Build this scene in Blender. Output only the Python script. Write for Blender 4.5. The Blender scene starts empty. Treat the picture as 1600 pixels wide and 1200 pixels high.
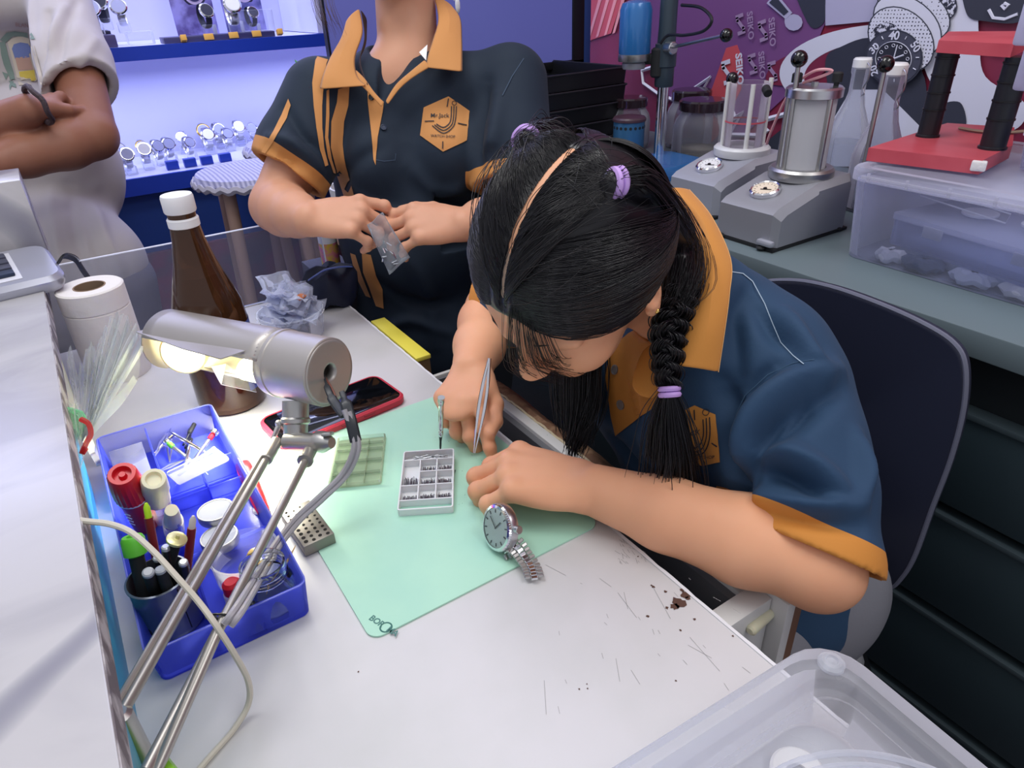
import bpy, bmesh, math, random
import numpy as np
from mathutils import Vector, Matrix
from mathutils.bvhtree import BVHTree

# ------------------------------------------------------------------ camera
# world: x = across the workbench towards the back counter, y = along the bench, z = up (metres)
ROT = np.array([[0.8350, 0.3020, -0.4600], [-0.5490, 0.4000, -0.7330], [-0.0370, 0.8650, 0.5000]])
_u, _s, _v = np.linalg.svd(ROT); ROT = _u @ _v
CAM = np.array([0., 0., 1.30]); FPX = 1070.0
sc = bpy.context.scene
cd = bpy.data.cameras.new('camera'); cam = bpy.data.objects.new('camera', cd); sc.collection.objects.link(cam)
cam.matrix_world = Matrix([list(ROT[i]) + [CAM[i]] for i in range(3)] + [[0, 0, 0, 1]])
cd.sensor_width = 36.0; cd.lens = 36.0 * FPX / 1600; cd.clip_start = 0.02
sc.camera = cam
sc.view_settings.view_transform = 'Standard'; sc.view_settings.look = 'None'
sc.view_settings.exposure = 0.0; sc.view_settings.gamma = 1.0; sc.view_settings.use_curve_mapping = False
# ------------------------------------------------------------------ world and room lights
w = bpy.data.worlds.new('world'); sc.world = w; w.use_nodes = True
w.node_tree.nodes['Background'].inputs[0].default_value = (0.88, 0.90, 1.0, 1)
w.node_tree.nodes['Background'].inputs[1].default_value = 0.58
def area(name, loc, target, sx, sy, power, col):
    l = bpy.data.lights.new(name, 'AREA'); l.shape = 'RECTANGLE'; l.size = sx; l.size_y = sy; l.energy = power; l.color = col
    o = bpy.data.objects.new(name, l); sc.collection.objects.link(o); o.location = loc
    o.rotation_euler = (Vector(target) - Vector(loc)).to_track_quat('-Z', 'Y').to_euler(); return o
area('ceiling_panel', (0.15, 0.9, 2.6), (0.15, 0.9, 0), 1.2, 0.6, 16, (1, 0.985, 0.97))
area('ceiling_panel', (0.9, -0.5, 2.6), (0.8, -0.3, 0), 1.2, 0.6, 13, (1, 0.985, 0.97))
area('ceiling_panel', (-1.2, 0.2, 2.6), (-0.8, 0.3, 0), 0.6, 1.2, 2, (1, 0.985, 0.97))
area('showcase_light', (0.5, 2.72, 1.95), (0.5, 2.65, 0.9), 2.6, 0.12, 13, (0.60, 0.65, 1.0))
area('showcase_light', (0.5, 2.60, 1.10), (0.5, 2.62, 0.2), 2.6, 0.10, 6, (0.60, 0.65, 1.0))
area('showcase_light', (0.5, 2.30, 2.1), (0.5, 2.72, 1.1), 2.6, 0.2, 12, (0.60, 0.65, 1.0))
area('shop_light', (0.7, 1.95, 2.3), (1.3, 1.2, 0.9), 1.0, 0.3, 5, (0.62, 0.62, 1.0))

# ------------------------------------------------------------------ pixel to place
def ray(px, py):
    v = np.array([px - 800., -(py - 600.), -FPX]); return ROT @ v
def P(px, py, d): return CAM + ray(px, py) * (d / FPX)          # at distance d along the view axis
def Z(px, py, z):
    r = ray(px, py); return CAM + r * ((z - CAM[2]) / r[2])       # on a level surface
def XX(px, py, x):
    r = ray(px, py); return CAM + r * (x / r[0])
def YY(px, py, y):
    r = ray(px, py); return CAM + r * (y / r[1])
def C2W(v): return ROT @ np.array(v, float)
def nrm(v): v = np.array(v, float); return v / np.linalg.norm(v)
V = lambda *a: np.array(a, float)

# ------------------------------------------------------------------ materials
def lin(c):
    if isinstance(c, str): c = [int(c[i:i + 2], 16) / 255 for i in (1, 3, 5)]
    return tuple(x / 12.92 if x <= .04045 else ((x + .055) / 1.055) ** 2.4 for x in c) + (1,)
def mat(name, col, rough=.5, metal=0., trans=0., ior=1.45, emis=None, es=0., spec=.5, bump=None, var=None, sss=0., coat=0., sheen=0., aniso=0.):
    m = bpy.data.materials.new(name); m.use_nodes = True; nt = m.node_tree; b = nt.nodes['Principled BSDF']; I = b.inputs
    I['Base Color'].default_value = lin(col); I['Roughness'].default_value = rough; I['Metallic'].default_value = metal
    I['Transmission Weight'].default_value = trans; I['IOR'].default_value = ior; I['Specular IOR Level'].default_value = spec
    I['Coat Weight'].default_value = coat; I['Sheen Weight'].default_value = sheen; I['Anisotropic'].default_value = aniso
    if sss: I['Subsurface Weight'].default_value = sss; I['Subsurface Radius'].default_value = (.012, .005, .003); I['Subsurface Scale'].default_value = .6
    if emis: I['Emission Color'].default_value = lin(emis); I['Emission Strength'].default_value = es
    if bump or var:
        tc = nt.nodes.new('ShaderNodeTexCoord')
    if bump:
        n = nt.nodes.new('ShaderNodeTexNoise'); n.inputs['Scale'].default_value = bump[0]; n.inputs['Detail'].default_value = 4
        bp = nt.nodes.new('ShaderNodeBump'); bp.inputs['Strength'].default_value = bump[1]; bp.inputs['Distance'].default_value = bump[2] if len(bump) > 2 else .001
        nt.links.new(tc.outputs['Object'], n.inputs['Vector']); nt.links.new(n.outputs['Fac'], bp.inputs['Height']); nt.links.new(bp.outputs[0], I['Normal'])
    if var:   # (colour2, scale, lo, hi)
        n = nt.nodes.new('ShaderNodeTexNoise'); n.inputs['Scale'].default_value = var[1]; n.inputs['Detail'].default_value = 6
        cr = nt.nodes.new('ShaderNodeValToRGB'); cr.color_ramp.elements[0].position = var[2]; cr.color_ramp.elements[1].position = var[3]
        cr.color_ramp.elements[0].color = lin(col); cr.color_ramp.elements[1].color = lin(var[0])
        nt.links.new(tc.outputs['Object'], n.inputs['Vector']); nt.links.new(n.outputs['Fac'], cr.inputs['Fac']); nt.links.new(cr.outputs[0], I['Base Color'])
    return m
def film(name, col, alpha, rough=.3, white=.65, bump=None):
    """thin clear or milky plastic: part see-through, part glossy/diffuse (walls have two faces)"""
    alpha = 1 - (1 - alpha) ** .55
    m = bpy.data.materials.new(name); m.use_nodes = True; nt = m.node_tree; nt.nodes.clear()
    out = nt.nodes.new('ShaderNodeOutputMaterial'); mx = nt.nodes.new('ShaderNodeMixShader'); tr = nt.nodes.new('ShaderNodeBsdfTransparent')
    b = nt.nodes.new('ShaderNodeBsdfPrincipled'); b.inputs['Base Color'].default_value = lin(col); b.inputs['Roughness'].default_value = rough
    t = [1 - (1 - c) * (1 - white) for c in lin(col)[:3]]
    tr.inputs[0].default_value = (t[0], t[1], t[2], 1)
    fr = nt.nodes.new('ShaderNodeFresnel'); fr.inputs[0].default_value = 1.45
    mp = nt.nodes.new('ShaderNodeMapRange'); mp.inputs['To Min'].default_value = max(0., alpha - .02); mp.inputs['To Max'].default_value = 1.0
    nt.links.new(fr.outputs[0], mp.inputs['Value'])
    nt.links.new(mp.outputs[0], mx.inputs[0]); nt.links.new(tr.outputs[0], mx.inputs[1]); nt.links.new(b.outputs[0], mx.inputs[2]); nt.links.new(mx.outputs[0], out.inputs[0])
    tl = nt.nodes.new('ShaderNodeBsdfTranslucent'); tl.inputs[0].default_value = lin(col); m2 = nt.nodes.new('ShaderNodeMixShader'); m2.inputs[0].default_value = .45
    nt.links.new(b.outputs[0], m2.inputs[1]); nt.links.new(tl.outputs[0], m2.inputs[2]); nt.links.new(m2.outputs[0], mx.inputs[2])
    if bump:
        tc = nt.nodes.new('ShaderNodeTexCoord'); n = nt.nodes.new('ShaderNodeTexNoise'); n.inputs['Scale'].default_value = bump[0]
        bp = nt.nodes.new('ShaderNodeBump'); bp.inputs['Strength'].default_value = bump[1]; bp.inputs['Distance'].default_value = .004
        nt.links.new(tc.outputs['Object'], n.inputs['Vector']); nt.links.new(n.outputs['Fac'], bp.inputs['Height']); nt.links.new(bp.outputs[0], b.inputs['Normal'])
    return m
def marble(name):
    m = bpy.data.materials.new(name); m.use_nodes = True; nt = m.node_tree; b = nt.nodes['Principled BSDF']
    tc = nt.nodes.new('ShaderNodeTexCoord'); mp = nt.nodes.new('ShaderNodeMapping'); mp.inputs['Rotation'].default_value = (.5, .7, .35); mp.inputs['Scale'].default_value = (1, 1.7, 1)
    n = nt.nodes.new('ShaderNodeTexNoise'); n.inputs['Scale'].default_value = 5.; n.inputs['Detail'].default_value = 5; n.inputs['Distortion'].default_value = .8
    w = nt.nodes.new('ShaderNodeTexWave'); w.inputs['Scale'].default_value = 1.4; w.inputs['Distortion'].default_value = 9; w.inputs['Detail'].default_value = 3; w.inputs['Detail Scale'].default_value = 1.0
    c = nt.nodes.new('ShaderNodeValToRGB'); e = c.color_ramp.elements; e[0].position = 0.0; e[0].color = lin('#94949f'); e[1].position = .10; e[1].color = lin('#c3c2c4')
    c2 = nt.nodes.new('ShaderNodeValToRGB'); e = c2.color_ramp.elements; e[0].position = .36; e[0].color = (.80, .80, .83, 1); e[1].position = .55; e[1].color = (1, 1, 1, 1)
    mx = nt.nodes.new('ShaderNodeMixRGB'); mx.blend_type = 'MULTIPLY'; mx.inputs[0].default_value = 1
    L = nt.links.new; L(tc.outputs['Object'], mp.inputs[0]); L(mp.outputs[0], w.inputs[0]); L(mp.outputs[0], n.inputs[0]); L(w.outputs['Fac'], c.inputs[0]); L(n.outputs['Fac'], c2.inputs[0])
    L(c.outputs[0], mx.inputs[1]); L(c2.outputs[0], mx.inputs[2]); L(mx.outputs[0], b.inputs['Base Color']); b.inputs['Roughness'].default_value = .22
    return m

# ------------------------------------------------------------------ mesh building
def frame(ax):
    z = nrm(ax); h = V(0, 0, 1) if abs(z[2]) < .9 else V(1, 0, 0); x = nrm(np.cross(h, z)); return np.array([x, np.cross(z, x), z]).T
def rot(ax, a):
    return np.array(Matrix.Rotation(a, 3, Vector(ax)))
RZ = lambda a: rot((0, 0, 1), a)
I3 = np.eye(3)
class MB:
    def __init__(s): s.v = []; s.f = []; s.m = []; s.cur = 0
    def mi(s, i): s.cur = i; return s
    def add(s, vs, fs):
        o = len(s.v); s.v += [tuple(map(float, p)) for p in vs]; s.f += [tuple(int(i) + o for i in f) for f in fs]; s.m += [s.cur] * len(fs); return s
    def bm(s, b):
        b.verts.index_update(); s.add([v.co[:] for v in b.verts], [[v.index for v in f.verts] for f in b.faces]); b.free(); return s
    def box(s, c, size, R=I3, bev=0., seg=2):
        b = bmesh.new(); bmesh.ops.create_cube(b, size=1)
        for v in b.verts: v.co = Vector([v.co[i] * size[i] for i in range(3)])
        if bev: bmesh.ops.bevel(b, geom=b.edges[:], offset=bev, segments=seg, affect='EDGES', profile=.5)
        for v in b.verts: v.co = Vector(R @ np.array(v.co) + np.array(c))
        return s.bm(b)
    def boxb(s, lo, hi, bev=0., R=I3):
        lo = V(*lo); hi = V(*hi); return s.box((lo + hi) / 2, hi - lo, R, bev)
    def lathe(s, prof, o, ax=(0, 0, 1), n=32, cap=True, sx=1., ph=0.):
        F = frame(ax) if not isinstance(ax, np.ndarray) or ax.shape != (3, 3) else ax
        vs = []; o = np.array(o, float)
        for r, z in prof:
            for k in range(n):
                a = 2 * math.pi * k / n + ph; vs.append(o + F @ V(r * math.cos(a) * sx, r * math.sin(a), z))
        fs = []
        for i in range(len(prof) - 1):
            for k in range(n):
                a = i * n + k; b = i * n + (k + 1) % n; fs.append((a, b, b + n, a + n))
        if cap: fs.append(tuple(range(n))[::-1]); fs.append(tuple((len(prof) - 1) * n + k for k in range(n)))
        return s.add(vs, fs)
    def cyl(s, a, b, r, r2=None, n=20, bev=0.):
        a = np.array(a, float); b = np.array(b, float); h = np.linalg.norm(b - a); r2 = r if r2 is None else r2
        pr = [(r, 0), (r2, h)] if not bev else [(r - bev, 0), (r, bev), (r2, h - bev), (r2 - bev, h)]
        return s.lathe(pr, a, b - a, n)
    def tube(s, pts, r, n=8, closed=False, flat=1., up=None):
        pts = [np.array(p, float) for p in pts]; N = len(pts); rs = r if hasattr(r, '__len__') else [r] * N
        T = []
        for i in range(N):
            a = pts[(i - 1) % N] if (closed or i) else pts[0]; b = pts[(i + 1) % N] if (closed or i < N - 1) else pts[-1]; T.append(nrm(b - a))
        F = frame(T[0]); x = F[:, 0] if up is None else nrm(np.array(up) - T[0] * np.dot(up, T[0])); vs = []
        for i in range(N):
            x = x - T[i] * np.dot(x, T[i]); x = nrm(x); y = np.cross(T[i], x)
            for k in range(n):
                a = 2 * math.pi * k / n; vs.append(pts[i] + (x * math.cos(a) + y * math.sin(a) * flat) * rs[i])
        fs = []
        for i in range(N if closed else N - 1):
            for k in range(n):
                a = i * n + k; b = i * n + (k + 1) % n; j = ((i + 1) % N) * n; fs.append((a, b, j + (k + 1) % n, j + k))
        if not closed: fs.append(tuple(range(n))[::-1]); fs.append(tuple((N - 1) * n + k for k in range(n)))
        return s.add(vs, fs)
    def sph(s, c, r, n=16, R=I3):
        r = V(r, r, r) if not hasattr(r, '__len__') else np.array(r); vs = []; m = n // 2
        c = np.array(c, float)
        for i in range(1, m):
            t = math.pi * i / m
            for k in range(n):
                a = 2 * math.pi * k / n; vs.append(c + R @ (r * V(math.sin(t) * math.cos(a), math.sin(t) * math.sin(a), math.cos(t))))
        fs = []
        for i in range(m - 2):
            for k in range(n): a = i * n + k; b = i * n + (k + 1) % n; fs.append((a, a + n, b + n, b))
        vs += [c + R @ (r * V(0, 0, 1)), c + R @ (r * V(0, 0, -1))]; t = len(vs) - 2
        for k in range(n): fs.append((t, k, (k + 1) % n)); q = (m - 2) * n; fs.append((t + 1, q + (k + 1) % n, q + k))
        return s.add(vs, fs)
    def prism(s, poly, o, X, Y, h):
        """polygon in the plane o + x*X + y*Y, thickness h along X x Y"""
        X = np.array(X, float); Y = np.array(Y, float); o = np.array(o, float); n = nrm(np.cross(X, Y)) * h; k = len(poly)
        vs = [o + X * p[0] + Y * p[1] for p in poly]; vs += [v + n for v in vs]
        fs = [tuple(range(k))[::-1], tuple(range(k, 2 * k))] + [(i, (i + 1) % k, (i + 1) % k + k, i + k) for i in range(k)]
        return s.add(vs, fs)
    def hull3(s, poly3, n, h):
        k = len(poly3); n = np.array(n, float) * h; vs = [np.array(p, float) for p in poly3]; vs += [v + n for v in vs]
        fs = [tuple(range(k))[::-1], tuple(range(k, 2 * k))] + [(i, (i + 1) % k, (i + 1) % k + k, i + k) for i in range(k)]
        return s.add(vs, fs)
    def grid(s, G, closed=False):
        G = np.array(G); a, b = G.shape[:2]; fs = []
        for i in range(a - 1):
            for j in range(b if closed else b - 1): fs.append((i * b + j, (i + 1) * b + j, (i + 1) * b + (j + 1) % b, i * b + (j + 1) % b))
        return s.add(G.reshape(-1, 3), fs)
    def obj(s, name, mats, parent=None, loc=None, smooth=35, solid=None, sub=0):
        if not isinstance(mats, (list, tuple)): mats = [mats]
        vs = np.array(s.v)
        if parent is not None: base = world_loc(parent)
        else: base = np.array(loc, float) if loc is not None else V(*((vs.min(0) + vs.max(0)) / 2)[:2], vs[:, 2].min())
        me = bpy.data.meshes.new(name); me.from_pydata([tuple(p) for p in vs - base], [], s.f)
        for m_ in mats: me.materials.append(m_)
        me.polygons.foreach_set('material_index', s.m)
        b = bmesh.new(); b.from_mesh(me); bmesh.ops.recalc_face_normals(b, faces=b.faces); b.to_mesh(me); b.free()
        if smooth:
            me.polygons.foreach_set('use_smooth', [True] * len(me.polygons)); me.set_sharp_from_angle(angle=math.radians(smooth))
        me.update()
        o = bpy.data.objects.new(name, me); sc.collection.objects.link(o)
        if parent is not None: o.parent = parent
        else: o.location = base
        if solid: md = o.modifiers.new('solidify', 'SOLIDIFY'); md.thickness = solid; md.offset = 0
        if sub: md = o.modifiers.new('sub', 'SUBSURF'); md.levels = sub; md.render_levels = sub
        return o
BASE = {}
def world_loc(o):
    p = np.zeros(3)
    while o is not None: p = p + np.array(o.location); o = o.parent
    return p
def thing(name, label, cat, loc, group=None):
    o = bpy.data.objects.new(name, None); sc.collection.objects.link(o); o.empty_display_size = .02
    o.location = tuple(map(float, loc)); return tag(o, label, cat, group)
def tag(o, label, cat, group=None):
    o['label'] = label; o['category'] = cat
    if group: o['group'] = group
    return o
def struct(o): o['kind'] = 'structure'; return o
def plabel(o, t): o['label'] = t; return o
def dup(root, loc, rz=0., label=None, scale=1.):
    r = root.copy(); sc.collection.objects.link(r); r.location = tuple(map(float, loc)); r.rotation_euler = (0, 0, rz); r.scale = (scale,) * 3
    if label: r['label'] = label
    for ch in list(root.children):
        c = ch.copy(); sc.collection.objects.link(c); c.parent = r
        for g in list(ch.children): d = g.copy(); sc.collection.objects.link(d); d.parent = c
    return r
def text_mesh(txt, size, font_shear=0, bold=0.):
    """letters as flat triangles, centred on the origin; returns (verts2d, faces)"""
    c = bpy.data.curves.new('txt', 'FONT'); c.body = txt; c.size = size; c.align_x = 'CENTER'; c.align_y = 'CENTER'; c.resolution_u = 3; c.offset = bold; c.shear = font_shear
    o = bpy.data.objects.new('txt', c); sc.collection.objects.link(o); bpy.context.view_layer.update()
    me = o.to_mesh(); vs = [(v.co.x, v.co.y) for v in me.vertices]; fs = [tuple(p.vertices) for p in me.polygons]
    o.to_mesh_clear(); bpy.data.objects.remove(o); bpy.data.curves.remove(c); return vs, fs
def put_text(mb, txt, size, o, X, Y, bold=0.):
    vs, fs = text_mesh(txt, size, bold=bold); mb.add([np.array(o) + np.array(X) * a + np.array(Y) * b for a, b in vs], fs)
def smooth_path(pts, n=8, closed=False):
    pts = [np.array(p, float) for p in pts]; out = []; N = len(pts)
    for i in range(N if closed else N - 1):
        g = (lambda j: pts[j % N]) if closed else (lambda j: pts[min(max(j, 0), N - 1)])
        p0, p1, p2, p3 = g(i - 1), g(i), g(i + 1), g(i + 2)
        for k in range(n):
            t = k / n; out.append(.5 * ((2 * p1) + (-p0 + p2) * t + (2 * p0 - 5 * p1 + 4 * p2 - p3) * t * t + (-p0 + 3 * p1 - 3 * p2 + p3) * t ** 3))
    if not closed: out.append(pts[-1])
    return out
def rrect(w, h, r, n=5):
    out = []
    for cx, cy, a0 in ((w / 2 - r, h / 2 - r, 0), (-w / 2 + r, h / 2 - r, 90), (-w / 2 + r, -h / 2 + r, 180), (w / 2 - r, -h / 2 + r, 270)):
        for k in range(n + 1): a = math.radians(a0 + 90 * k / n); out.append((cx + r * math.cos(a), cy + r * math.sin(a)))
    return out
def tub(mb, c, R, rings):
    """stack of rounded rectangles (w,h,r,z) lofted: open tubs, trays, lids"""
    c = np.array(c, float); vs = []; fs = []; n = 0
    for w_, h_, r_, z_ in rings:
        pl = rrect(w_, h_, r_); n = len(pl); vs += [c + R @ V(x, y, z_) for x, y in pl]
    for i in range(len(rings) - 1):
        for k in range(n): a = i * n + k; b = i * n + (k + 1) % n; fs.append((a, b, b + n, a + n))
    fs.append(tuple(range(n))[::-1]); fs.append(tuple((len(rings) - 1) * n + k for k in range(n)))
    mb.add(vs, fs)
def walls(mb, c, R, w, h, t, z0, z1, r=.01, taper=0.):
    """open box with floor"""
    tub(mb, c, R, [(w - taper, h - taper, r, z0), (w, h, r, z1), (w - 2 * t, h - 2 * t, max(r - t, .001), z1), (w - 2 * t - taper, h - 2 * t - taper, max(r - t, .001), z0 + t)])
random.seed(4)
rnd = random.uniform

# palette
M = dict(
    steel=mat('steel', '#c9c9cc', .28, 1), chrome=mat('chrome', '#e6e6ea', .12, 1), brushed=mat('brushed', '#b9b8b6', .38, 1, bump=(60, .15)),
    alu=mat('aluminium_paint', '#b5b1ae', .42, .55), castgrey=mat('cast_grey', '#a9abb6', .38, .25, bump=(90, .12)), castgrey2=mat('cast_grey_dark', '#9a9ba3', .40, .3, bump=(90, .12)),  # second cast grey: slightly darker, for the nearer tester
    black=mat('black_plastic', '#17181c', .35), blackgloss=mat('black_gloss', '#08080a', .08, coat=.5), rubber=mat('rubber', '#1d1f22', .7),
    white=mat('white_plastic', '#eeeef0', .35), cream=mat('cream_plastic', '#e9e6c8', .35, sss=.2), offwhite=mat('offwhite', '#dcdcda', .45),
    red=mat('red_plastic', '#d4202f', .3), redpaint=mat('red_enamel', '#cc5862', .42, var=('#c04a56', 9, .4, .6)), darkred=mat('dark_red', '#7a2028', .3),
    blue=mat('blue_enamel', '#2f6fb0', .25, .1, coat=.4), navyplastic=mat('navy_plastic', '#22304a', .4),
    green=mat('green_plastic', '#5fbf3a', .35), brown=mat('brown_wood', '#7a5a48', .6, bump=(40, .3)),
    glass=mat('glass', '#f4f8ff', .02, trans=1, ior=1.3), clear=film('clear_plastic', '#f4f6fc', .10, .12), milky=film('milky_plastic', '#e4e7f6', .26, .3), milkylid=film('milky_lid', '#eceef4', .38, .25),
    bag=film('bag_film', '#eef2f0', .20, .25, bump=(60, .8)), baghaze=film('bag_haze', '#e8eaf0', .30, .25, bump=(50, .9)),
    yellow=mat('yellow', '#e3d750', .5), teal=mat('teal_folder', '#3fa3c4', .4), orange=mat('orange', '#cf8d4c', .7),
    wood=mat('stool_wood', '#a98b7c', .6, bump=(30, .2)), paper=mat('paper', '#eceae6', .8), card=mat('cardboard', '#8c7a66', .9),
    bluetray=film('blue_tray', '#6d7cf2', .34, .15, white=.80), stick=mat('toothpick', '#c9a878', .7),
)
# ------------------------------------------------------------------ smooth bodies from distance fields
import openvdb
class SDF:
    def __init__(s, lo, hi, vx):
        s.lo = np.array(lo, float); s.vx = vx; s.n = np.ceil((np.array(hi) - s.lo) / vx).astype(int) + 1; s.d = np.full(s.n, .03, np.float32)
    def _sub(s, lo, hi):
        a = np.clip(np.floor((np.array(lo) - s.lo) / s.vx).astype(int), 0, s.n - 1); b = np.clip(np.ceil((np.array(hi) - s.lo) / s.vx).astype(int) + 1, a + 1, s.n)
        ax = [(s.lo[i] + np.arange(a[i], b[i]) * s.vx).astype(np.float32) for i in range(3)]
        return tuple(slice(a[i], b[i]) for i in range(3)), ax[0][:, None, None], ax[1][None, :, None], ax[2][None, None, :]
    def _op(s, sl, e, k, sub):
        d = s.d[sl]; k = max(k, 1e-5)
        if not sub: h = np.clip(.5 + .5 * (d - e) / k, 0, 1); s.d[sl] = d * (1 - h) + e * h - k * h * (1 - h)
        else: e = -e; h = np.clip(.5 - .5 * (d - e) / k, 0, 1); s.d[sl] = d * (1 - h) + e * h + k * h * (1 - h)
    def cone(s, a, b, ra, rb, k=.01, sub=False, flat=None):
        """tapered capsule; flat=(axis, factor) squashes it along an axis"""
        a = np.array(a, float); b = np.array(b, float); m = max(ra, rb) + k + .014
        sl, x, y, z = s._sub(np.minimum(a, b) - m, np.maximum(a, b) + m); ab = b - a; L2 = max(ab @ ab, 1e-12)
        t = np.clip(((x - a[0]) * ab[0] + (y - a[1]) * ab[1] + (z - a[2]) * ab[2]) / L2, 0, 1)
        px, py, pz = x - a[0] - t * ab[0], y - a[1] - t * ab[1], z - a[2] - t * ab[2]; q = px * px + py * py + pz * pz
        if flat is not None:
            n, f = nrm(flat[0]), flat[1]; c = px * n[0] + py * n[1] + pz * n[2]; q = q + c * c * (1 / f / f - 1)
        s._op(sl, np.sqrt(q) - (ra + (rb - ra) * t), k, sub); return s
    def chain(s, pts, rs, k=.01, flat=None):
        for i in range(len(pts) - 1): s.cone(pts[i], pts[i + 1], rs[i], rs[i + 1], k, flat=flat)
        return s
    def ell(s, c, r, R=I3, k=.01, sub=False):
        c = np.array(c, float); r = np.array(r, float); m = np.abs(R) @ r + k + .014
        sl, x, y, z = s._sub(c - m, c + m); X, Y, Z_ = x - c[0], y - c[1], z - c[2]
        u = [(R[0, i] * X + R[1, i] * Y + R[2, i] * Z_) for i in range(3)]
        k0 = np.sqrt(sum((u[i] / r[i]) ** 2 for i in range(3))); k1 = np.sqrt(sum((u[i] / r[i] ** 2) ** 2 for i in range(3))) + 1e-6
        s._op(sl, (k0 * (k0 - 1) / k1).astype(np.float32), k, sub); return s
    def plane(s, p, n, k=.003, lo=None, hi=None):
        """cut away everything on the side n points to"""
        lo = s.lo if lo is None else lo; hi = s.lo + s.n * s.vx if hi is None else hi; n = nrm(n)
        sl, x, y, z = s._sub(lo, hi); e = -((x - p[0]) * n[0] + (y - p[1]) * n[1] + (z - p[2]) * n[2]); s._op(sl, e.astype(np.float32), k, True); return s
    def mesh(s):
        g = openvdb.FloatGrid(.03); g.copyFromArray(np.clip(s.d, -.03, .03)); p, t, q = g.convertToPolygons(0.0, 0.0) if False else (lambda r: (r[0], None, r[1]))(g.convertToQuads(0.0))
        p = p.astype(float) * s.vx + s.lo; q = q.astype(int); v = p[q]
        vol = np.einsum('ij,ij->i', np.cross(v[:, 1] - v[:, 0], v[:, 2] - v[:, 0]), v[:, 0] - p.mean(0)).sum()
        if vol < 0: q = q[:, ::-1]
        return p, q
def vnormals(p, q):
    n = np.cross(p[q[:, 2]] - p[q[:, 0]], p[q[:, 3]] - p[q[:, 1]]); o = np.zeros_like(p)
    for i in range(4): np.add.at(o, q[:, i], n)
    return o / (np.linalg.norm(o, axis=1, keepdims=True) + 1e-12)
def seg_dist(p, a, b):
    a = np.array(a, float); b = np.array(b, float); ab = b - a; t = np.clip(((p - a) @ ab) / (ab @ ab), 0, 1); return np.linalg.norm(p - a - t[:, None] * ab, axis=1), t
def fold(p, n, pts, amp, w):
    """raise (or sink) the surface along a polyline, fading at its ends"""
    best = np.full(len(p), 1e9); tt = np.zeros(len(p)); N = len(pts) - 1
    for i in range(N):
        d, t = seg_dist(p, pts[i], pts[i + 1]); m = d < best; best[m] = d[m]; tt[m] = (i + t[m]) / N
    return p + n * (amp * np.exp(-(best / w) ** 2) * (.35 + .65 * np.sin(np.pi * np.clip(tt, 0, 1))))[:, None]
def px_line(bvh, pts, start=.2):
    """photo points carried to the cloth surface"""
    out = []
    for x, y in pts:
        r = nrm(ray(x, y)); h = bvh.ray_cast(Vector(CAM + r * start), Vector(r))
        if h[0] is not None: out.append(np.array(h[0]))
    return out
def folds(p, q, items, start=.2, gain=1.3):
    bv = bvh_of(p, q); n = vnormals(p, q)
    for pts, a, w_ in items:
        L_ = px_line(bv, pts, start)
        if len(L_) > 1: p = fold(p, n, smooth_path(L_, 4), a * gain, w_ * .8)
    return p
def masked_mat(name, c0, c1, rough=.78):
    """cloth with a trim colour where the 'trim' attribute is positive"""
    m = mat(name, c0, rough, sheen=.03, bump=(420, .22, .0006)); nt = m.node_tree; b = nt.nodes['Principled BSDF']
    at = nt.nodes.new('ShaderNodeAttribute'); at.attribute_name = 'trim'; g = nt.nodes.new('ShaderNodeMath'); g.operation = 'GREATER_THAN'; g.inputs[1].default_value = 0.
    mx = nt.nodes.new('ShaderNodeMixRGB'); mx.inputs[1].default_value = lin(c0); mx.inputs[2].default_value = lin(c1)
    nt.links.new(at.outputs['Fac'], g.inputs[0]); nt.links.new(g.outputs[0], mx.inputs[0]); nt.links.new(mx.outputs[0], b.inputs['Base Color']); return m
def set_trim(o, vals):
    a = o.data.attributes.new('trim', 'FLOAT', 'POINT'); a.data.foreach_set('value', np.array(vals, np.float32))
def sdf_obj(name, p, q, mats, parent, idx=None, smooth=True):
    base = world_loc(parent) if parent is not None else np.zeros(3)
    me = bpy.data.meshes.new(name); me.vertices.add(len(p)); me.vertices.foreach_set('co', (p - base).astype(np.float32).ravel())
    me.loops.add(q.size); me.loops.foreach_set('vertex_index', q.ravel().astype(np.int32)); me.polygons.add(len(q)); me.polygons.foreach_set('loop_start', np.arange(0, q.size, 4, dtype=np.int32))
    if not isinstance(mats, (list, tuple)): mats = [mats]
    for m_ in mats: me.materials.append(m_)
    if idx is not None: me.polygons.foreach_set('material_index', idx.astype(np.int32))
    me.update(calc_edges=True); me.validate(); me.polygons.foreach_set('use_smooth', [True] * len(me.polygons))
    o = bpy.data.objects.new(name, me); sc.collection.objects.link(o); o.parent = parent; return o
def bvh_of(p, q): return BVHTree.FromPolygons([tuple(v) for v in p], [tuple(int(i) for i in f) for f in q])
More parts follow.
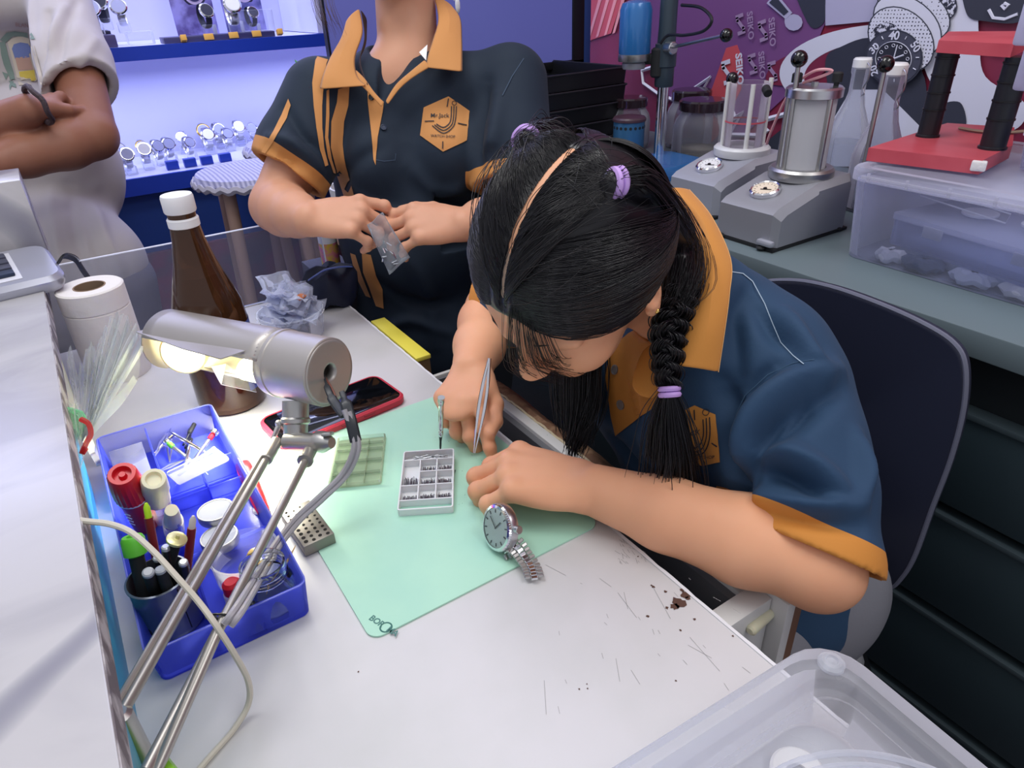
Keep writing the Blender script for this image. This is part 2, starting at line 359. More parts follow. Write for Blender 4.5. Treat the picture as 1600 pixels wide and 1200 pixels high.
def drape(name, verts_px, faces, bvh, matl, parent, off=.0012, dmax=None, solid=None, subdiv=0, start=None):
    """lay a flat print or patch onto a garment: each vertex is carried to the cloth surface"""
    vs = list(verts_px); fs = [tuple(f) for f in faces]
    if subdiv:
        b = bmesh.new(); bv = [b.verts.new((v[0], v[1], 0)) for v in vs]
        for f in fs:
            try: b.faces.new([bv[i] for i in f])
            except ValueError: pass
        bmesh.ops.triangulate(b, faces=b.faces[:]); 
        for _ in range(5):
            es = [e for e in b.edges if e.calc_length() > subdiv]
            if not es: break
            bmesh.ops.subdivide_edges(b, edges=es, cuts=1); bmesh.ops.triangulate(b, faces=b.faces[:])
        b.verts.index_update(); vs = [(v.co.x, v.co.y) for v in b.verts]; fs = [tuple(v.index for v in f.verts) for f in b.faces]; b.free()
    out = []; ok = []
    for x, y in vs:
        r = nrm(ray(x, y)); o = CAM + r * (start or .2); h = bvh.ray_cast(Vector(o), Vector(r))
        if h[0] is None: out.append((0, 0, 0)); ok.append(False)
        else:
            n = np.array(h[1]); 
            if n @ r > 0: n = -n
            out.append(np.array(h[0]) + n * off); ok.append(True)
    depth = [np.linalg.norm(np.array(o) - CAM) for o in out]
    f2 = [f for f in fs if all(ok[i] for i in f) and max(depth[i] for i in f) - min(depth[i] for i in f) < .03]
    used = sorted({i for f in f2 for i in f}); mp = {i: k for k, i in enumerate(used)}
    if not f2: return None
    b = MB(); b.add([out[i] for i in used], [tuple(mp[i] for i in f) for f in f2]); return b.obj(name, matl, parent, smooth=60, solid=solid)
def poly_px(pts): return list(pts), [tuple(range(len(pts)))]
def text_px(txt, size, cx, cy, ux, uy, bold=0.):
    """letters laid out along ux (right) and uy (up), both in photo pixels per unit"""
    vs, fs = text_mesh(txt, size, bold=bold); return [(cx + ux[0] * a + uy[0] * b_, cy + ux[1] * a + uy[1] * b_) for a, b_ in vs], fs
def line_px(pts, w):
    vs = []; N = len(pts)
    for i, p in enumerate(pts):
        a = pts[max(0, i - 1)]; c = pts[min(N - 1, i + 1)]; d = np.array([c[0] - a[0], c[1] - a[1]], float); d /= np.linalg.norm(d) + 1e-9; n = np.array([-d[1], d[0]]) * w / 2
        vs += [(p[0] + n[0], p[1] + n[1]), (p[0] - n[0], p[1] - n[1])]
    return vs, [(2 * i, 2 * i + 1, 2 * i + 3, 2 * i + 2) for i in range(N - 1)]
# ------------------------------------------------------------------ anatomy
def add_head(S, C, L, U, F, s=1., man=False):
    R = np.array([L, F, U]).T; q = lambda l, f, u: C + (L * l + F * f + U * u) * s
    S.ell(q(0, -.008, .030), V(.073, .092, .082) * s, R, .01)
    S.ell(q(0, .030, -.025), V(.060, .060, .075) * s, R, .03); S.ell(q(0, .048, -.070), V(.043, .040, .040) * s, R, .03)
    S.ell(q(0, .070, -.102), V(.020, .016, .016) * s, R, .018)
    for e in (-1, 1):
        S.ell(q(e * .036, .062, -.035), V(.024, .022, .026) * s, R, .02)
        S.cone(q(e * .010, .088, .014), q(e * .050, .070, .012), .009 * s, .007 * s, .012)
        S.ell(q(e * .031, .094, -.008), V(.018, .012, .011) * s, R, .008, sub=True)
        S.ell(q(e * .031, .072, -.009), V(.0155, .0145, .0125) * s, R, .003)
        S.cone(q(e * .018, .0855, -.013), q(e * .045, .079, -.012), .0012 * s, .0010 * s, .002)
        Re = R @ rot((0, 0, 1), -e * .35); S.ell(q(e * .076, -.008, -.012), V(.0075, .017, .030) * s, Re, .004); S.ell(q(e * .083, -.003, -.008), V(.006, .009, .018) * s, Re, .003, sub=True)
        S.ell(q(e * .077, .000, -.036), V(.006, .008, .009) * s, R, .004)
        S.ell(q(e * .010, .098, -.046), V(.0065, .008, .0065) * s, R, .005); S.cone(q(e * .020, .078, -.066), q(e * .006, .088, -.064), .0035 * s, .0045 * s, .006)
    S.cone(q(0, .088, .005), q(0, .106, -.040), .006 * s, .0105 * s, .010); S.ell(q(0, .105, -.043), V(.010, .010, .009) * s, R, .005)
    S.cone(q(-.018, .081, -.077), q(.018, .081, -.077), .0045 * s, .0045 * s, .006); S.cone(q(-.020, .092, -.0705), q(.020, .092, -.0705), .0012, .0012, .002, sub=True)
def finger(S, root, f, n, lens, curls, r, k=.004):
    """phalanx chain: f forward, n back-of-hand; curls bend towards the palm"""
    ax = np.cross(n, f); p = np.array(root); pts = [p]; a = 0; rr = [r * 1.08, r, r * .90, r * .74]
    for l, c in zip(lens, curls):
        a += c; d = rot(ax, a) @ f; p = p + d * l; pts.append(p)
    for i in range(3): S.cone(pts[i], pts[i + 1], rr[i], rr[i + 1], k)
    S.ell(pts[1], (rr[1] * 1.06,) * 3, I3, k); return pts
def add_hand(S, W, f, n, thumb_side, s=1., curls=((.5, .7, .4),) * 4, splay=(.10, .03, -.05, -.14), thumb=None, palm=(.082, .086, .080, .070)):
    """W wrist, f towards the knuckles, n out of the back of the hand, thumb_side=+1/-1 picks cross(f,n) side"""
    f = nrm(f); n = nrm(n - f * np.dot(n, f)); t = np.cross(f, n) * thumb_side; out = []
    lat = (.028, .0095, -.0095, -.0275); L = ((.040, .024, .018), (.044, .028, .019), (.041, .026, .019), (.032, .019, .017)); rr = (.0090, .0092, .0086, .0076)
    R = np.array([f, t, n]).T
    S.ell(W + (f * .045 + t * .001 - n * .002) * s, V(.048, .036, .0155) * s, R, .012)
    for i in range(4):
        m = W + (f * palm[i] + t * lat[i]) * s; S.cone(W + (f * .012 + t * lat[i] * .45) * s, m, .0125 * s, .0100 * s, .010)
        S.ell(m + n * .002 * s, V(.0098, .0098, .0092) * s, R, .006)
        a = splay[i]; fi = nrm(f * math.cos(a) + t * math.sin(a)); out.append(finger(S, m, fi, n, [l * s for l in L[i]], curls[i], rr[i] * s))
    if thumb is None: thumb = (nrm(f * .75 + t * .55 - n * .35), nrm(f * .95 + t * .1 - n * .25))
    a = W + (f * .018 + t * .020 - n * .006) * s; b = a + thumb[0] * .040 * s; c = b + nrm(thumb[0] * .4 + thumb[1] * .6) * .030 * s; d = c + thumb[1] * .024 * s
    S.cone(a, b, .0150 * s, .0115 * s, .012); S.cone(b, c, .0108 * s, .0098 * s, .004); S.cone(c, d, .0098 * s, .0078 * s, .004); out.append([a, b, c, d]); return out
def nail(mb, pts, n, r):
    d = nrm(pts[-1] - pts[-2]); nn = nrm(n - d * np.dot(n, d)); sd = np.cross(d, nn); c = pts[-1] - d * .001
    mb.grid([[c + d * (r * 1.1 * (u - .35)) + sd * r * .62 * v + nn * r * (.74 * math.sqrt(max(0, 1 - .45 * v * v)) + .02 - .12 * max(0, u - .5) ** 2) for v in np.linspace(-1, 1, 7)] for u in np.linspace(-.5, 1.0, 6)])
def skin_mat(name, col, col2):
    return mat(name, col, .48, sss=.18, bump=(160, .12, .0006), var=(col2, 9, .35, .7), spec=.35)
def hair_mat(name, col='#141318'):
    m = mat(name, col, .34, spec=.6, aniso=.5); return m
def strands_mesh(paths, r, name, matl, parent):
    """thin 3-sided hairs, all in one mesh"""
    Pp = np.array(paths); n, k = Pp.shape[:2]; T = np.gradient(Pp, axis=1); T /= np.linalg.norm(T, axis=2, keepdims=True) + 1e-9
    a = np.cross(T, np.array([.31, .82, .48])); a /= np.linalg.norm(a, axis=2, keepdims=True) + 1e-9; b = np.cross(T, a)
    rr = (r * np.concatenate([np.linspace(.8, 1, k // 3), np.ones(k - 2 * (k // 3)), np.linspace(1, .3, k // 3)]))[None, :, None]
    vs = np.stack([Pp + (a * math.cos(u) + b * math.sin(u)) * rr for u in (0, 2.094, 4.189)], axis=2).reshape(-1, 3)
    i = np.arange(n)[:, None, None] * k * 3; j = np.arange(k - 1)[None, :, None] * 3; c = np.arange(3)[None, None, :]; c2 = (c + 1) % 3
    q = np.stack([i + j + c, i + j + c2, i + j + 3 + c2, i + j + 3 + c], axis=-1).reshape(-1, 4)
    return sdf_obj(name, vs, q, matl, parent)
def slerp(a, b, t):
    w_ = math.acos(max(-1, min(1, float(np.dot(a, b))))); 
    if w_ < 1e-4: return np.tile(a, (len(t), 1))
    return (np.sin((1 - t) * w_)[:, None] * a + np.sin(t * w_)[:, None] * b) / math.sin(w_)
# ------------------------------------------------------------------ room shell
floor_m = mat('floor_tile', '#5d5560', .35, var=('#4c4550', 3, .4, .6))
b = MB(); b.boxb((-3, -1.5, -.05), (2.2, 3.2, 0)); struct(b.obj('floor', floor_m, smooth=0))
wall_m = mat('showcase_wall', '#cfd0ee', .6)
b = MB(); b.boxb((-3, 2.78, 0), (2.2, 2.85, 2.7)); struct(b.obj('wall_back', wall_m, smooth=0))
mural_m = mat('mural_maroon', '#8f2a44', .4, var=('#74304f', 1.6, .35, .65))
b = MB(); b.boxb((1.50, -1.5, 0), (1.58, 2.78, 2.7)); struct(b.obj('wall_right', mural_m, smooth=0))

# ------------------------------------------------------------------ workbench
desk_m = mat('worn_laminate', '#d5d4d6', .42, bump=(25, .05), var=('#c9cac9', 7, .45, .75))
dark_m = mat('chip_brown', '#5b4036', .9)
bench = thing('workbench', 'long light grey laminate repair bench with chipped worn front edge', 'workbench', (.13, .55, 0))
b = MB(); b.boxb((-.10, -.35, .782), (.371, 1.25, .81), bev=.0015); b.obj('benchtop', desk_m, bench)
b = MB()
for x0, y0, x1, y1 in ((-.09, -.32, -.05, -.28), (-.09, 1.18, -.05, 1.22), (.33, -.33, .35, .2), (.33, 1.12, .35, 1.24)):
    b = MB(); b.boxb((x0, y0, 0), (x1, y1, .782)); b.obj('leg', M['offwhite'], bench)
# chipped patches in the laminate (real wear marks with their own shape)
b = MB()
def blob(cx, cy, r, n=13, zz=.8104, sx=1.):
    ps = [V(cx + r * sx * rnd(.45, 1) * math.cos(a), cy + r * rnd(.45, 1) * math.sin(a), zz) for a in np.linspace(0, 2 * math.pi, n, endpoint=False)]
    b.add(ps + [V(cx, cy, zz)], [(i, (i + 1) % n, n) for i in range(n)])
for px, py, r in ((1060, 942, .0085), (1072, 930, .006), (1054, 948, .005), (1040, 925, .002), (1021, 917, .002), (1012, 963, .0018), (1042, 950, .002), (1085, 968, .0016), (1145, 994, .0012), (1063, 985, .0014), (918, 1076, .0009), (905, 1077, .0009), (917, 1069, .0008), (1056, 1064, .001), (560, 1050, .001), (1018, 915, .0012), (997, 870, .001), (1066, 922, .003), (1075, 935, .003)):
    q = Z(px, py, .81); blob(q[0], q[1], r)
cm_ = b.obj('chip_mark', dark_m, bench); cm_['kind'] = 'stuff'
b = MB()
for i in range(70):
    q = Z(rnd(965, 1010), rnd(845, 880), .81) if i < 40 else Z(rnd(850, 1180), rnd(890, 1120), .81)
    a = rnd(1.0, 1.9); l = rnd(.001, .004) if i < 60 else rnd(.006, .02); d = V(math.cos(a), math.sin(a), 0) * l; n = V(-d[1], d[0], 0) / l * .00018
    q = V(q[0], q[1], .8103); b.add([q - d - n, q + d - n, q + d + n, q - d + n], [(0, 1, 2, 3)])
sx_ = plabel(b.obj('scratch', mat('scratch', '#a3a1a2', .8), bench), 'fine dark scratches'); sx_['kind'] = 'stuff'
# ragged white edge strip of laminate
b = MB(); pts = []
ys = np.linspace(1.24, -.3, 160)
b.grid([[V(.368, y, .8106), V(.3716 + rnd(-.0006, .0006), y, .8104), V(.3718 + rnd(-.0006, .0006), y, .806 + rnd(-.002, .002))] for y in ys]); b.obj('edge_banding', mat('edge_white', '#e6e6ea', .6), bench)

# open drawer under the bench front
dr = thing('drawer', 'open grey drawer pulled out below the bench edge with a worn brown wooden lip', 'drawer', (.40, .55, .70))
grey_m = mat('drawer_grey', '#6d6e72', .45)
b = MB(); b.boxb((.20, .272, .712), (.435, .86, .718)); b.boxb((.20, .272, .712), (.435, .277, .772)); b.boxb((.20, .855, .712), (.435, .86, .772)); b.boxb((.425, .272, .712), (.434, .86, .772)); b.obj('drawer_tray', grey_m, dr)
b = MB(); b.boxb((.434, .268, .70), (.449, .86, .778), bev=.001); b.obj('front_panel', M['offwhite'], dr)
b = MB(); g = []
for y in np.linspace(.285, .80, 60):
    wv = .004 * math.sin(y * 35) + rnd(-.0012, .0012); g.append([V(.449, y, .775), V(.462 + wv * .3, y, .7765), V(.468 + wv, y, .774), V(.490 + wv * .6, y, .752), V(.490, y, .72)])
b.grid(g); b.obj('wooden_lip', mat('worn_wood', '#7d5b45', .75, bump=(120, .7, .002), var=('#9b7a5e', 60, .45, .6)), dr, solid=.003)
b = MB(); b.tube([V(.4495 + rnd(0, .0015), y, .7785 + rnd(-.001, .001)) for y in np.linspace(.33, .80, 60)], .0016, 5); b.obj('torn_edge', mat('torn_paper', '#d8c8a8', .9), dr)
b = MB(); b.boxb((.382, .262, .62), (.448, .285, .785), bev=.001); b.boxb((.449, .245, .60), (.462, .285, .790), bev=.001); b.obj('side_post', M['offwhite'], dr)
b = MB(); b.boxb((.462, .247, .60), (.478, .284, .789), bev=.001); plabel(b.obj('end_board', M['brown'], dr), 'brown board end')
b = MB(); b.cyl((.415, .258, .765), (.450, .262, .765), .0055, n=14, bev=.002); b.obj('wooden_peg', M['cream'], dr)
# grey metal tray of second drawer line
b = MB(); pts = smooth_path([(.375, .35, .7235), (.425, .30, .7235), (.427, .285, .7235), (.40, .285, .7235)], 5); b.tube(pts, .0012, 5); b.obj('wire_guide', M['black'], dr)

yb = thing('storage_box', 'long narrow box with bright yellow top beside the bench far corner', 'box', (.40, .96, .70))
b = MB(); b.boxb((.3735, .872, .70), (.398, 1.045, .805), bev=.001); b.obj('side', mat('box_brown', '#6b5236', .7), yb)
b = MB(); b.boxb((.3735, .870, .805), (.399, 1.045, .812), bev=.001); b.obj('top', M['yellow'], yb)
b = MB(); b.boxb((.373, .862, .60), (.43, .8695, .776), bev=.002); tag(b.obj('drawer_unit', M['offwhite']), 'small off-white drawer front between the bench corner and the standing worker', 'drawer')

# ------------------------------------------------------------------ marble customer ledge on the left
mar = marble('marble_laminate')
lg = thing('customer_counter', 'raised white marble-patterned counter ledge running along the left side', 'counter', (-.4, .4, 0))
b = MB(); b.boxb((-.75, -.6, .93), (-.066, 1.32, .96), bev=.001); b.obj('ledge_top', mar, lg)
b = MB(); b.boxb((-.70, -.6, 0), (-.103, 1.31, .93)); b.obj('front_panel', mar, lg)
b = MB(); b.boxb((-.0662, -.6, .9315), (-.0652, 1.32, .9585)); b.obj('edge_trim', mat('edge_dark', '#6d6468', .7, var=('#b9b4b6', 40, .45, .6)), lg)
b = MB(); b.boxb((-.60, 1.255, .96), (-.050, 1.36, 1.083), bev=.001); b.boxb((-.60, 1.325, 0), (-.05, 1.36, .96)); tag(b.obj('counter_upstand', mar), 'white marble-patterned block standing on the far end of the ledge behind the calculator', 'counter')

# calculator
ca = thing('calculator', 'silver desk calculator with dark blue keys lying on the ledge', 'calculator', (-.13, 1.19, .96))
Rk = RZ(.12); Rt = Rk @ rot((0, 1, 0), .0) @ rot((1, 0, 0), .10)
o_ = V(-.135, 1.165, .976)
b = MB(); tub(b, o_, Rt, [(.18, .13, .02, -.014), (.188, .138, .022, -.004), (.188, .138, .022, .002), (.178, .128, .02, .009)]); b.obj('body', mat('silver_plastic', '#a9abb8', .3, .4), ca)
b = MB(); b.box(o_ + Rt @ V(-.02, .0, .0095), (.13, .105, .0012), Rt, .0005); b.obj('keypad_panel', mat('panel', '#d2d4dc', .4), ca)
for i in range(4):
    for j in range(4):
        b = MB(); b.box(o_ + Rt @ V(.028 - i * .027, .034 - j * .022, .0125), (.022, .017, .006), Rt, .0022); b.obj('key', M['navyplastic'] if (i == 0 and j == 3) else mat('key_dark', '#3c3f50', .4), ca)

# ------------------------------------------------------------------ clear acrylic screen
ac = thing('acrylic_screen', 'low clear acrylic screen standing at the far end of the bench', 'screen', (.16, 1.25, .81))
acr = film('acrylic', '#dfe4f0', .10, .04); edge = mat('acrylic_edge', '#e8ecf8', .2, emis=None)
b = MB(); b.boxb((-.049, 1.251, .811), (.376, 1.255, .950)); b.obj('panel', acr, ac)
b = MB(); b.boxb((-.049, 1.2508, .950), (.378, 1.2552, .9515)); b.boxb((.376, 1.2508, .811), (.378, 1.2552, .9515)); b.boxb((-.049, 1.2508, .8102), (.378, 1.2552, .812)); b.obj('polished_edge', edge, ac)

# ------------------------------------------------------------------ back counter with drawers
cg = mat('counter_green', '#67757a', .38); dg = mat('cabinet_green', '#2c3a40', .42)
ct = thing('back_counter', 'dark green-grey cabinet with worktop along the mural wall', 'cabinet', (1.18, .7, 0))
b = MB(); b.boxb((.87, -.6, .885), (1.499, 2.1, .92), bev=.002); b.obj('worktop', cg, ct)
b = MB(); b.boxb((.915, -.6, 0), (1.49, 2.1, .885)); b.obj('carcass', mat('carcass_dark', '#141b1f', .6), ct)
for k, (z0, z1) in enumerate(((.655, .80), (.48, .638), (.30, .463), (.06, .283))):
    for y0, y1 in ((-.55, .93), (.94, 2.08)):
        b = MB(); b.boxb((.893, y0, z0), (.916, y1, z1), bev=.002); d_ = b.obj('drawer_front', dg, ct)
        b = MB(); b.boxb((.888, y0, z1 - .006), (.914, y1, z1 + .002), bev=.001); b.obj('grip_rail', mat('rail', '#3b474c', .4), d_)

# ------------------------------------------------------------------ mural on the right wall (flat print on the wall)
mu = thing('wall_mural', 'printed wall mural with watch dial, white sweeping ring and red and violet brand panels', 'mural', (1.499, .7, 1.0))
def wallpoly(pts, layer, matl, name, lab=None, sm=0):
    b = MB(); b.hull3([XX(p[0], p[1], 1.4985 - .0012 * layer) for p in pts], (-1, 0, 0), .0008); o = b.obj(name, matl, mu, smooth=0)
    if lab: o['label'] = lab
    return o
def sp(pts, n=6): return [tuple(p) for p in smooth_path([(a, c, 0) for a, c in pts], n, True)]
def quadsurf(name, matl, layer, rows):
    b = MB(); x = 1.4985 - .0012 * layer; b.grid([[XX(p[0], p[1], x) for p in r] for r in rows]); return b.obj(name, matl, mu, smooth=0, solid=.0006)
pv = mat('print_violet', '#7d5088', .4); pc = mat('print_coral', '#d2575f', .4); pw = mat('print_white', '#dfe0f2', .4); pk = mat('print_black', '#3a3d4c', .4); pp = mat('print_pale', '#f0a0a0', .4)
pl = mat('print_lilac', '#b9b6d6', .4); pgrey = mat('print_grey', '#8b8ba4', .4)
wallpoly([(1000, -60), (1330, -60), (1250, 130), (1120, 250), (1060, 180), (1000, 60)], 1, pv, 'violet_panel')
wallpoly([(1135, 75), (1152, 70), (1161, 95), (1158, 140), (1120, 215), (1102, 230), (1098, 180)], 2, pc, 'coral_panel')
wallpoly([(916, -40), (985, -40), (955, 52), (914, 66)], 2, pc, 'ray_panel')
for k in range(4): wallpoly([(918 + k * 13, 62 - k * 3), (922 + k * 13, 60 - k * 3), (952 + k * 12, -40), (946 + k * 12, -40)], 3, pp, 'ray_stripe')
# white sweeping ring
def ring(cx, cy, ax, ay, wx, wy, a0, a1, tilt=0, n=40):
    inn = []; out = []
    for k in range(n + 1):
        a = math.radians(a0 + (a1 - a0) * k / n); f = math.sin(math.pi * k / n) ** .5
        out.append((cx + ax * math.cos(a), cy - ay * math.sin(a))); inn.append((cx + (ax - wx * f) * math.cos(a), cy - (ay - wy * f) * math.sin(a)))
    return [out, inn]
quadsurf('white_ring', pw, 5, ring(1400, 115, 182, 78, 46, 24, 20, 236))
wallpoly(sp([(1200, 130), (1270, 125), (1340, 60), (1350, 50), (1285, 70), (1215, 95)]), 4, mural_m, 'maroon_gap')
wallpoly(sp([(1290, 95), (1310, 75), (1370, 60), (1440, 110), (1440, 190), (1380, 240), (1280, 260), (1180, 250), (1230, 195), (1290, 160)]), 6, pk, 'dark_jacket')
wallpoly(sp([(1230, -60), (1285, -60), (1290, 10), (1285, 38), (1262, 35)]), 3, pk, 'dark_blot')
wallpoly([(1290, -60), (1420, -60), (1400, 30), (1290, 40)], 3, pl, 'lilac_cloth')
wallpoly(sp([(1460, -30), (1520, -30), (1530, 60), (1540, 120), (1600, 160), (1590, 200), (1520, 210), (1455, 130), (1440, 60)]), 5, pw, 'white_cloth')
wallpoly([(1330, 140), (1380, 140), (1440, 200), (1400, 260), (1290, 260), (1300, 190)], 7, pw, 'white_weave')
wallpoly(sp([(1470, 165), (1500, 160), (1510, 190), (1500, 200), (1465, 195)]), 7, pk, 'dark_patch')
wallpoly(sp([(1512, -40), (1610, -40), (1600, 30), (1540, 33), (1510, 20)]), 7, pk, 'dark_sleeve')
b = MB(); b.tube([XX(p[0], p[1], 1.489) for p in ((1545, 15), (1552, 28), (1570, 30), (1590, 22))], .003, 5); b.tube([XX(p[0], p[1], 1.489) for p in ((1565, 8), (1570, 14), (1576, 8), (1569, 5))], .003, 5); b.obj('script_line', pw, mu)
# dotted ruffle above the dial
dots = bpy.data.materials.new('dotted_print'); dots.use_nodes = True; nt = dots.node_tree; bb = nt.nodes['Principled BSDF']
tc = nt.nodes.new('ShaderNodeTexCoord'); vo = nt.nodes.new('ShaderNodeTexVoronoi'); vo.inputs['Scale'].default_value = 150; vo.inputs['Randomness'].default_value = .15
cr = nt.nodes.new('ShaderNodeValToRGB'); cr.color_ramp.interpolation = 'CONSTANT'; cr.color_ramp.elements[0].color = lin('#35374a'); cr.color_ramp.elements[1].position = .22; cr.color_ramp.elements[1].color = lin('#dedff0')
nt.links.new(tc.outputs['Object'], vo.inputs['Vector']); nt.links.new(vo.outputs['Distance'], cr.inputs[0]); nt.links.new(cr.outputs[0], bb.inputs['Base Color'])
hatch = mat('hatch_print', '#dddef0', .5, var=('#2c2e40', 130, .47, .53))
def ell(cx, cy, a, b_, t=0, n=28): 
    t = math.radians(t); return [(cx + a * math.cos(u) * math.cos(t) - b_ * math.sin(u) * math.sin(t), cy + a * math.cos(u) * math.sin(t) + b_ * math.sin(u) * math.cos(t)) for u in np.linspace(0, 2 * math.pi, n, endpoint=False)]
for k, (cx, cy, a, b_, t) in enumerate(((1440, -2, 56, 34, 20), (1428, 18, 60, 38, 30), (1418, 40, 58, 40, 38), (1408, 62, 56, 44, 45))):
    wallpoly(ell(cx, cy, a + 2, b_ + 2, t), 8 + 2 * k, pk, 'ruffle_outline'); wallpoly(ell(cx, cy, a, b_, t), 8.6 + 2 * k, hatch if k < 1 else dots, 'ruffle_fold')
    wallpoly(ell(cx - 22, cy - 2, a * .45, b_ * .55, t + 20), 9 + 2 * k, hatch, 'ruffle_hatch')
wallpoly(ell(1397, 90, 45, 44), 17, pk, 'dial_outline'); wallpoly(ell(1397, 90, 42, 41), 17.8, mat('dial_grey', '#4b4d5e', .4), 'bezel'); wallpoly(ell(1396, 92, 28, 27), 18.6, mat('dial_dark', '#31333f', .35), 'dial_face')
b = MB(); xw = 1.4985 - .0012 * 20
def wl(pts, wd=.0014): b.tube([XX(p[0], p[1], xw) for p in pts], wd, 4)
for k in range(12):
    a = k * math.pi / 6; wl([(1397 + 34 * math.cos(a), 90 + 33 * math.sin(a)), (1397 + 39 * math.cos(a), 90 + 38 * math.sin(a))], .001)
    wl([tuple(p[:2]) for p in [(1396 + 22 * math.cos(a) + 2.5 * math.cos(u), 92 + 21 * math.sin(a) + 2.5 * math.sin(u)) for u in np.linspace(0, 6.28, 8)]], .0006)
wl([(1396, 92), (1402, 70)], .0012); wl([(1396, 92), (1412, 86)], .0018); wl([(1396, 92), (1385, 96)], .0018)
wl([(1396 + 28 * math.cos(u), 92 + 27 * math.sin(u)) for u in np.linspace(0, 6.29, 40)], .0007)
b.obj('dial_marks', pw, mu)
def wall_text(txt, size, px, py, ang, matl, layer=8, bold=0.002, name='lettering'):
    if abs(ang) > 1.5 and txt == 'SEIKO': ang = -1.32
    b = MB(); o = XX(px, py, 1.4985 - .0012 * layer); up = V(0, math.sin(ang), math.cos(ang)); rt = V(0, -math.cos(ang), math.sin(ang)); put_text(b, txt, size, o, rt, up, bold); return b.obj(name, matl, mu, smooth=0)
wall_text('40', .022, 1397, 56, 0, pw, 20, .0005); wall_text('50', .02, 1430, 73, -.8, pw, 20, .0005); wall_text('30', .02, 1366, 76, .9, pw, 20, .0005); wall_text('20', .02, 1366, 110, 2, pw, 20, .0005)
def smark(px, py, s, ang, matl):     # slanted double-bar S mark
    b = MB(); o = XX(px, py, 1.4985 - .0012 * 6); up = V(0, math.sin(ang), math.cos(ang)); rt = V(0, -math.cos(ang), math.sin(ang))
    A = [(-.5, .5), (.5, .5), (.5, .3), (-.1, .3), (-.1, .18), (-.5, .18)]
    pts = [[(-.5, .95), (.45, .95), (.45, .60), (-.5, .60)], [(-.5, .75), (-.16, .75), (-.16, .30), (-.5, .30)], [(-.5, .45), (-.16, .55), (.5, -.45), (.16, -.55)], [(.16, -.30), (.5, -.30), (.5, -.75), (.16, -.75)], [(-.45, -.60), (.5, -.60), (.5, -.95), (-.45, -.95)]]
    for q in pts: b.hull3([o + rt * x * s + up * y * s for x, y in q], (-1, 0, 0), .0006)
    b.obj('logo_mark', matl, mu, smooth=0)
faint = mat('print_faint', '#a58ab0', .5)
wall_text('SEIKO', .027, 1155, 108, 1.32 - math.pi + .0, pw, 8, .001); smark(1136, 113, .030, .30, pw)
for px, py, mm in ((1157, 38, faint), (1192, 48, faint), (1176, 100, faint), (1207, 112, faint)): smark(px, py, .024, .30, mm)
for px, py in ((1172, 40), (1206, 50), (1190, 102)): wall_text('SEIKO', .023, px, py, 1.32 - math.pi + .0, faint, 8, .0005)
# white sketched lines
b = MB(); xw = 1.490
wl([(1035, 100), (1003, 110), (1005, 130), (1030, 148), (1062, 160)], .005); wl([(1085, 158), (1098, 140), (1110, 120), (1084, 138)], .004)
wl([(1130, 195), (1160, 175), (1140, 210), (1190, 212), (1200, 205), (1185, 190), (1240, 175), (1260, 168)], .006); wl([(1140, 160), (1150, 185), (1135, 190)], .005)
b.obj('sketched_line', pw, mu)
quadsurf('ball_shape', pl, 6, [[(1226, 28)] * 13, [(1240 + 14 * math.cos(u), 35 + 13 * math.sin(u)) for u in np.linspace(0, 6.283, 13)]])
wallpoly([(1198, 5), (1212, -12), (1238, 20), (1228, 30)], 6, pl, 'pointed_shape'); wallpoly([(1202, 4), (1212, -6), (1232, 18), (1225, 24)], 7, pk, 'pointed_shape_inner')
T = .81   # bench top height
# ------------------------------------------------------------------ green mat
mt = thing('cutting_mat', 'pale green rubber work mat with small round logo printed at its near corner', 'mat', (.23, .58, T))
mm_ = mat('mat_green', '#b3e2ca', .45, bump=(300, .1), var=('#a8dac6', 8, .4, .65))
b = MB(); c = [(x + .2335, y + .584) for x, y in rrect(.257, .336, .012, 6)]
b.prism(c, (0, 0, T + .0003), (1, 0, 0), (0, 1, 0), .0018); b.obj('mat_sheet', mm_, mt)
b = MB(); o = Z(600, 978, T + .0023); d = nrm(V(.35, -.94, 0)); up = np.cross(V(0, 0, 1), d)
for k, ch in enumerate('BORGMA'):
    if ch != 'G': put_text(b, ch, .0085, o + d * (k - 2.6) * .0058, d, up, .0002)
ink = mat('mat_ink', '#4c7f78', .6)
b.tube([o + d * .0025 + (d * math.cos(a) + up * math.sin(a)) * .0052 for a in np.linspace(0, 6.283, 20)[:-1]], .0007, 4, closed=True)
plabel(b.obj('printed_logo', ink, mt), 'small round logo with lettering')
b = MB()
for i in range(60):
    q = Z(rnd(650, 860), rnd(660, 790), T + .0022); b.box(q, (rnd(.0004, .0012), rnd(.0003, .0008), .0002), RZ(rnd(0, 3)))
b.obj('speck', mat('speck', '#6f9d90', .9), mt)

# ------------------------------------------------------------------ red phone
ph = thing('smartphone', 'smartphone in a red case lying face up with a black screen', 'phone', (.216, .823, T))
a_ = math.atan2(.06, .174); Rp = RZ(math.atan2(.8405 - .818, .297 - .123) - .02); cph = V(.214, .795, T)
b = MB(); tub(b, cph, Rp, [(.176, .083, .014, .0003), (.18, .087, .016, .003), (.18, .087, .016, .0095), (.175, .082, .014, .0118), (.171, .078, .012, .0118), (.171, .078, .012, .0105)]); b.obj('case', mat('case_red', '#c23044', .5), ph)
b = MB(); tub(b, cph, Rp, [(.1705, .0775, .012, .0106), (.1705, .0775, .012, .0114), (.169, .076, .011, .0117)]); b.obj('screen', mat('screen_glass', '#08090c', .06, spec=.6), ph)
b = MB(); b.box(cph + Rp @ V(.03, -.0437, .007), (.016, .0015, .003), Rp, .0006); b.box(cph + Rp @ V(.0, -.0437, .007), (.022, .0015, .003), Rp, .0006); b.obj('side_button', mat('case_red_dark', '#a02436', .5), ph)

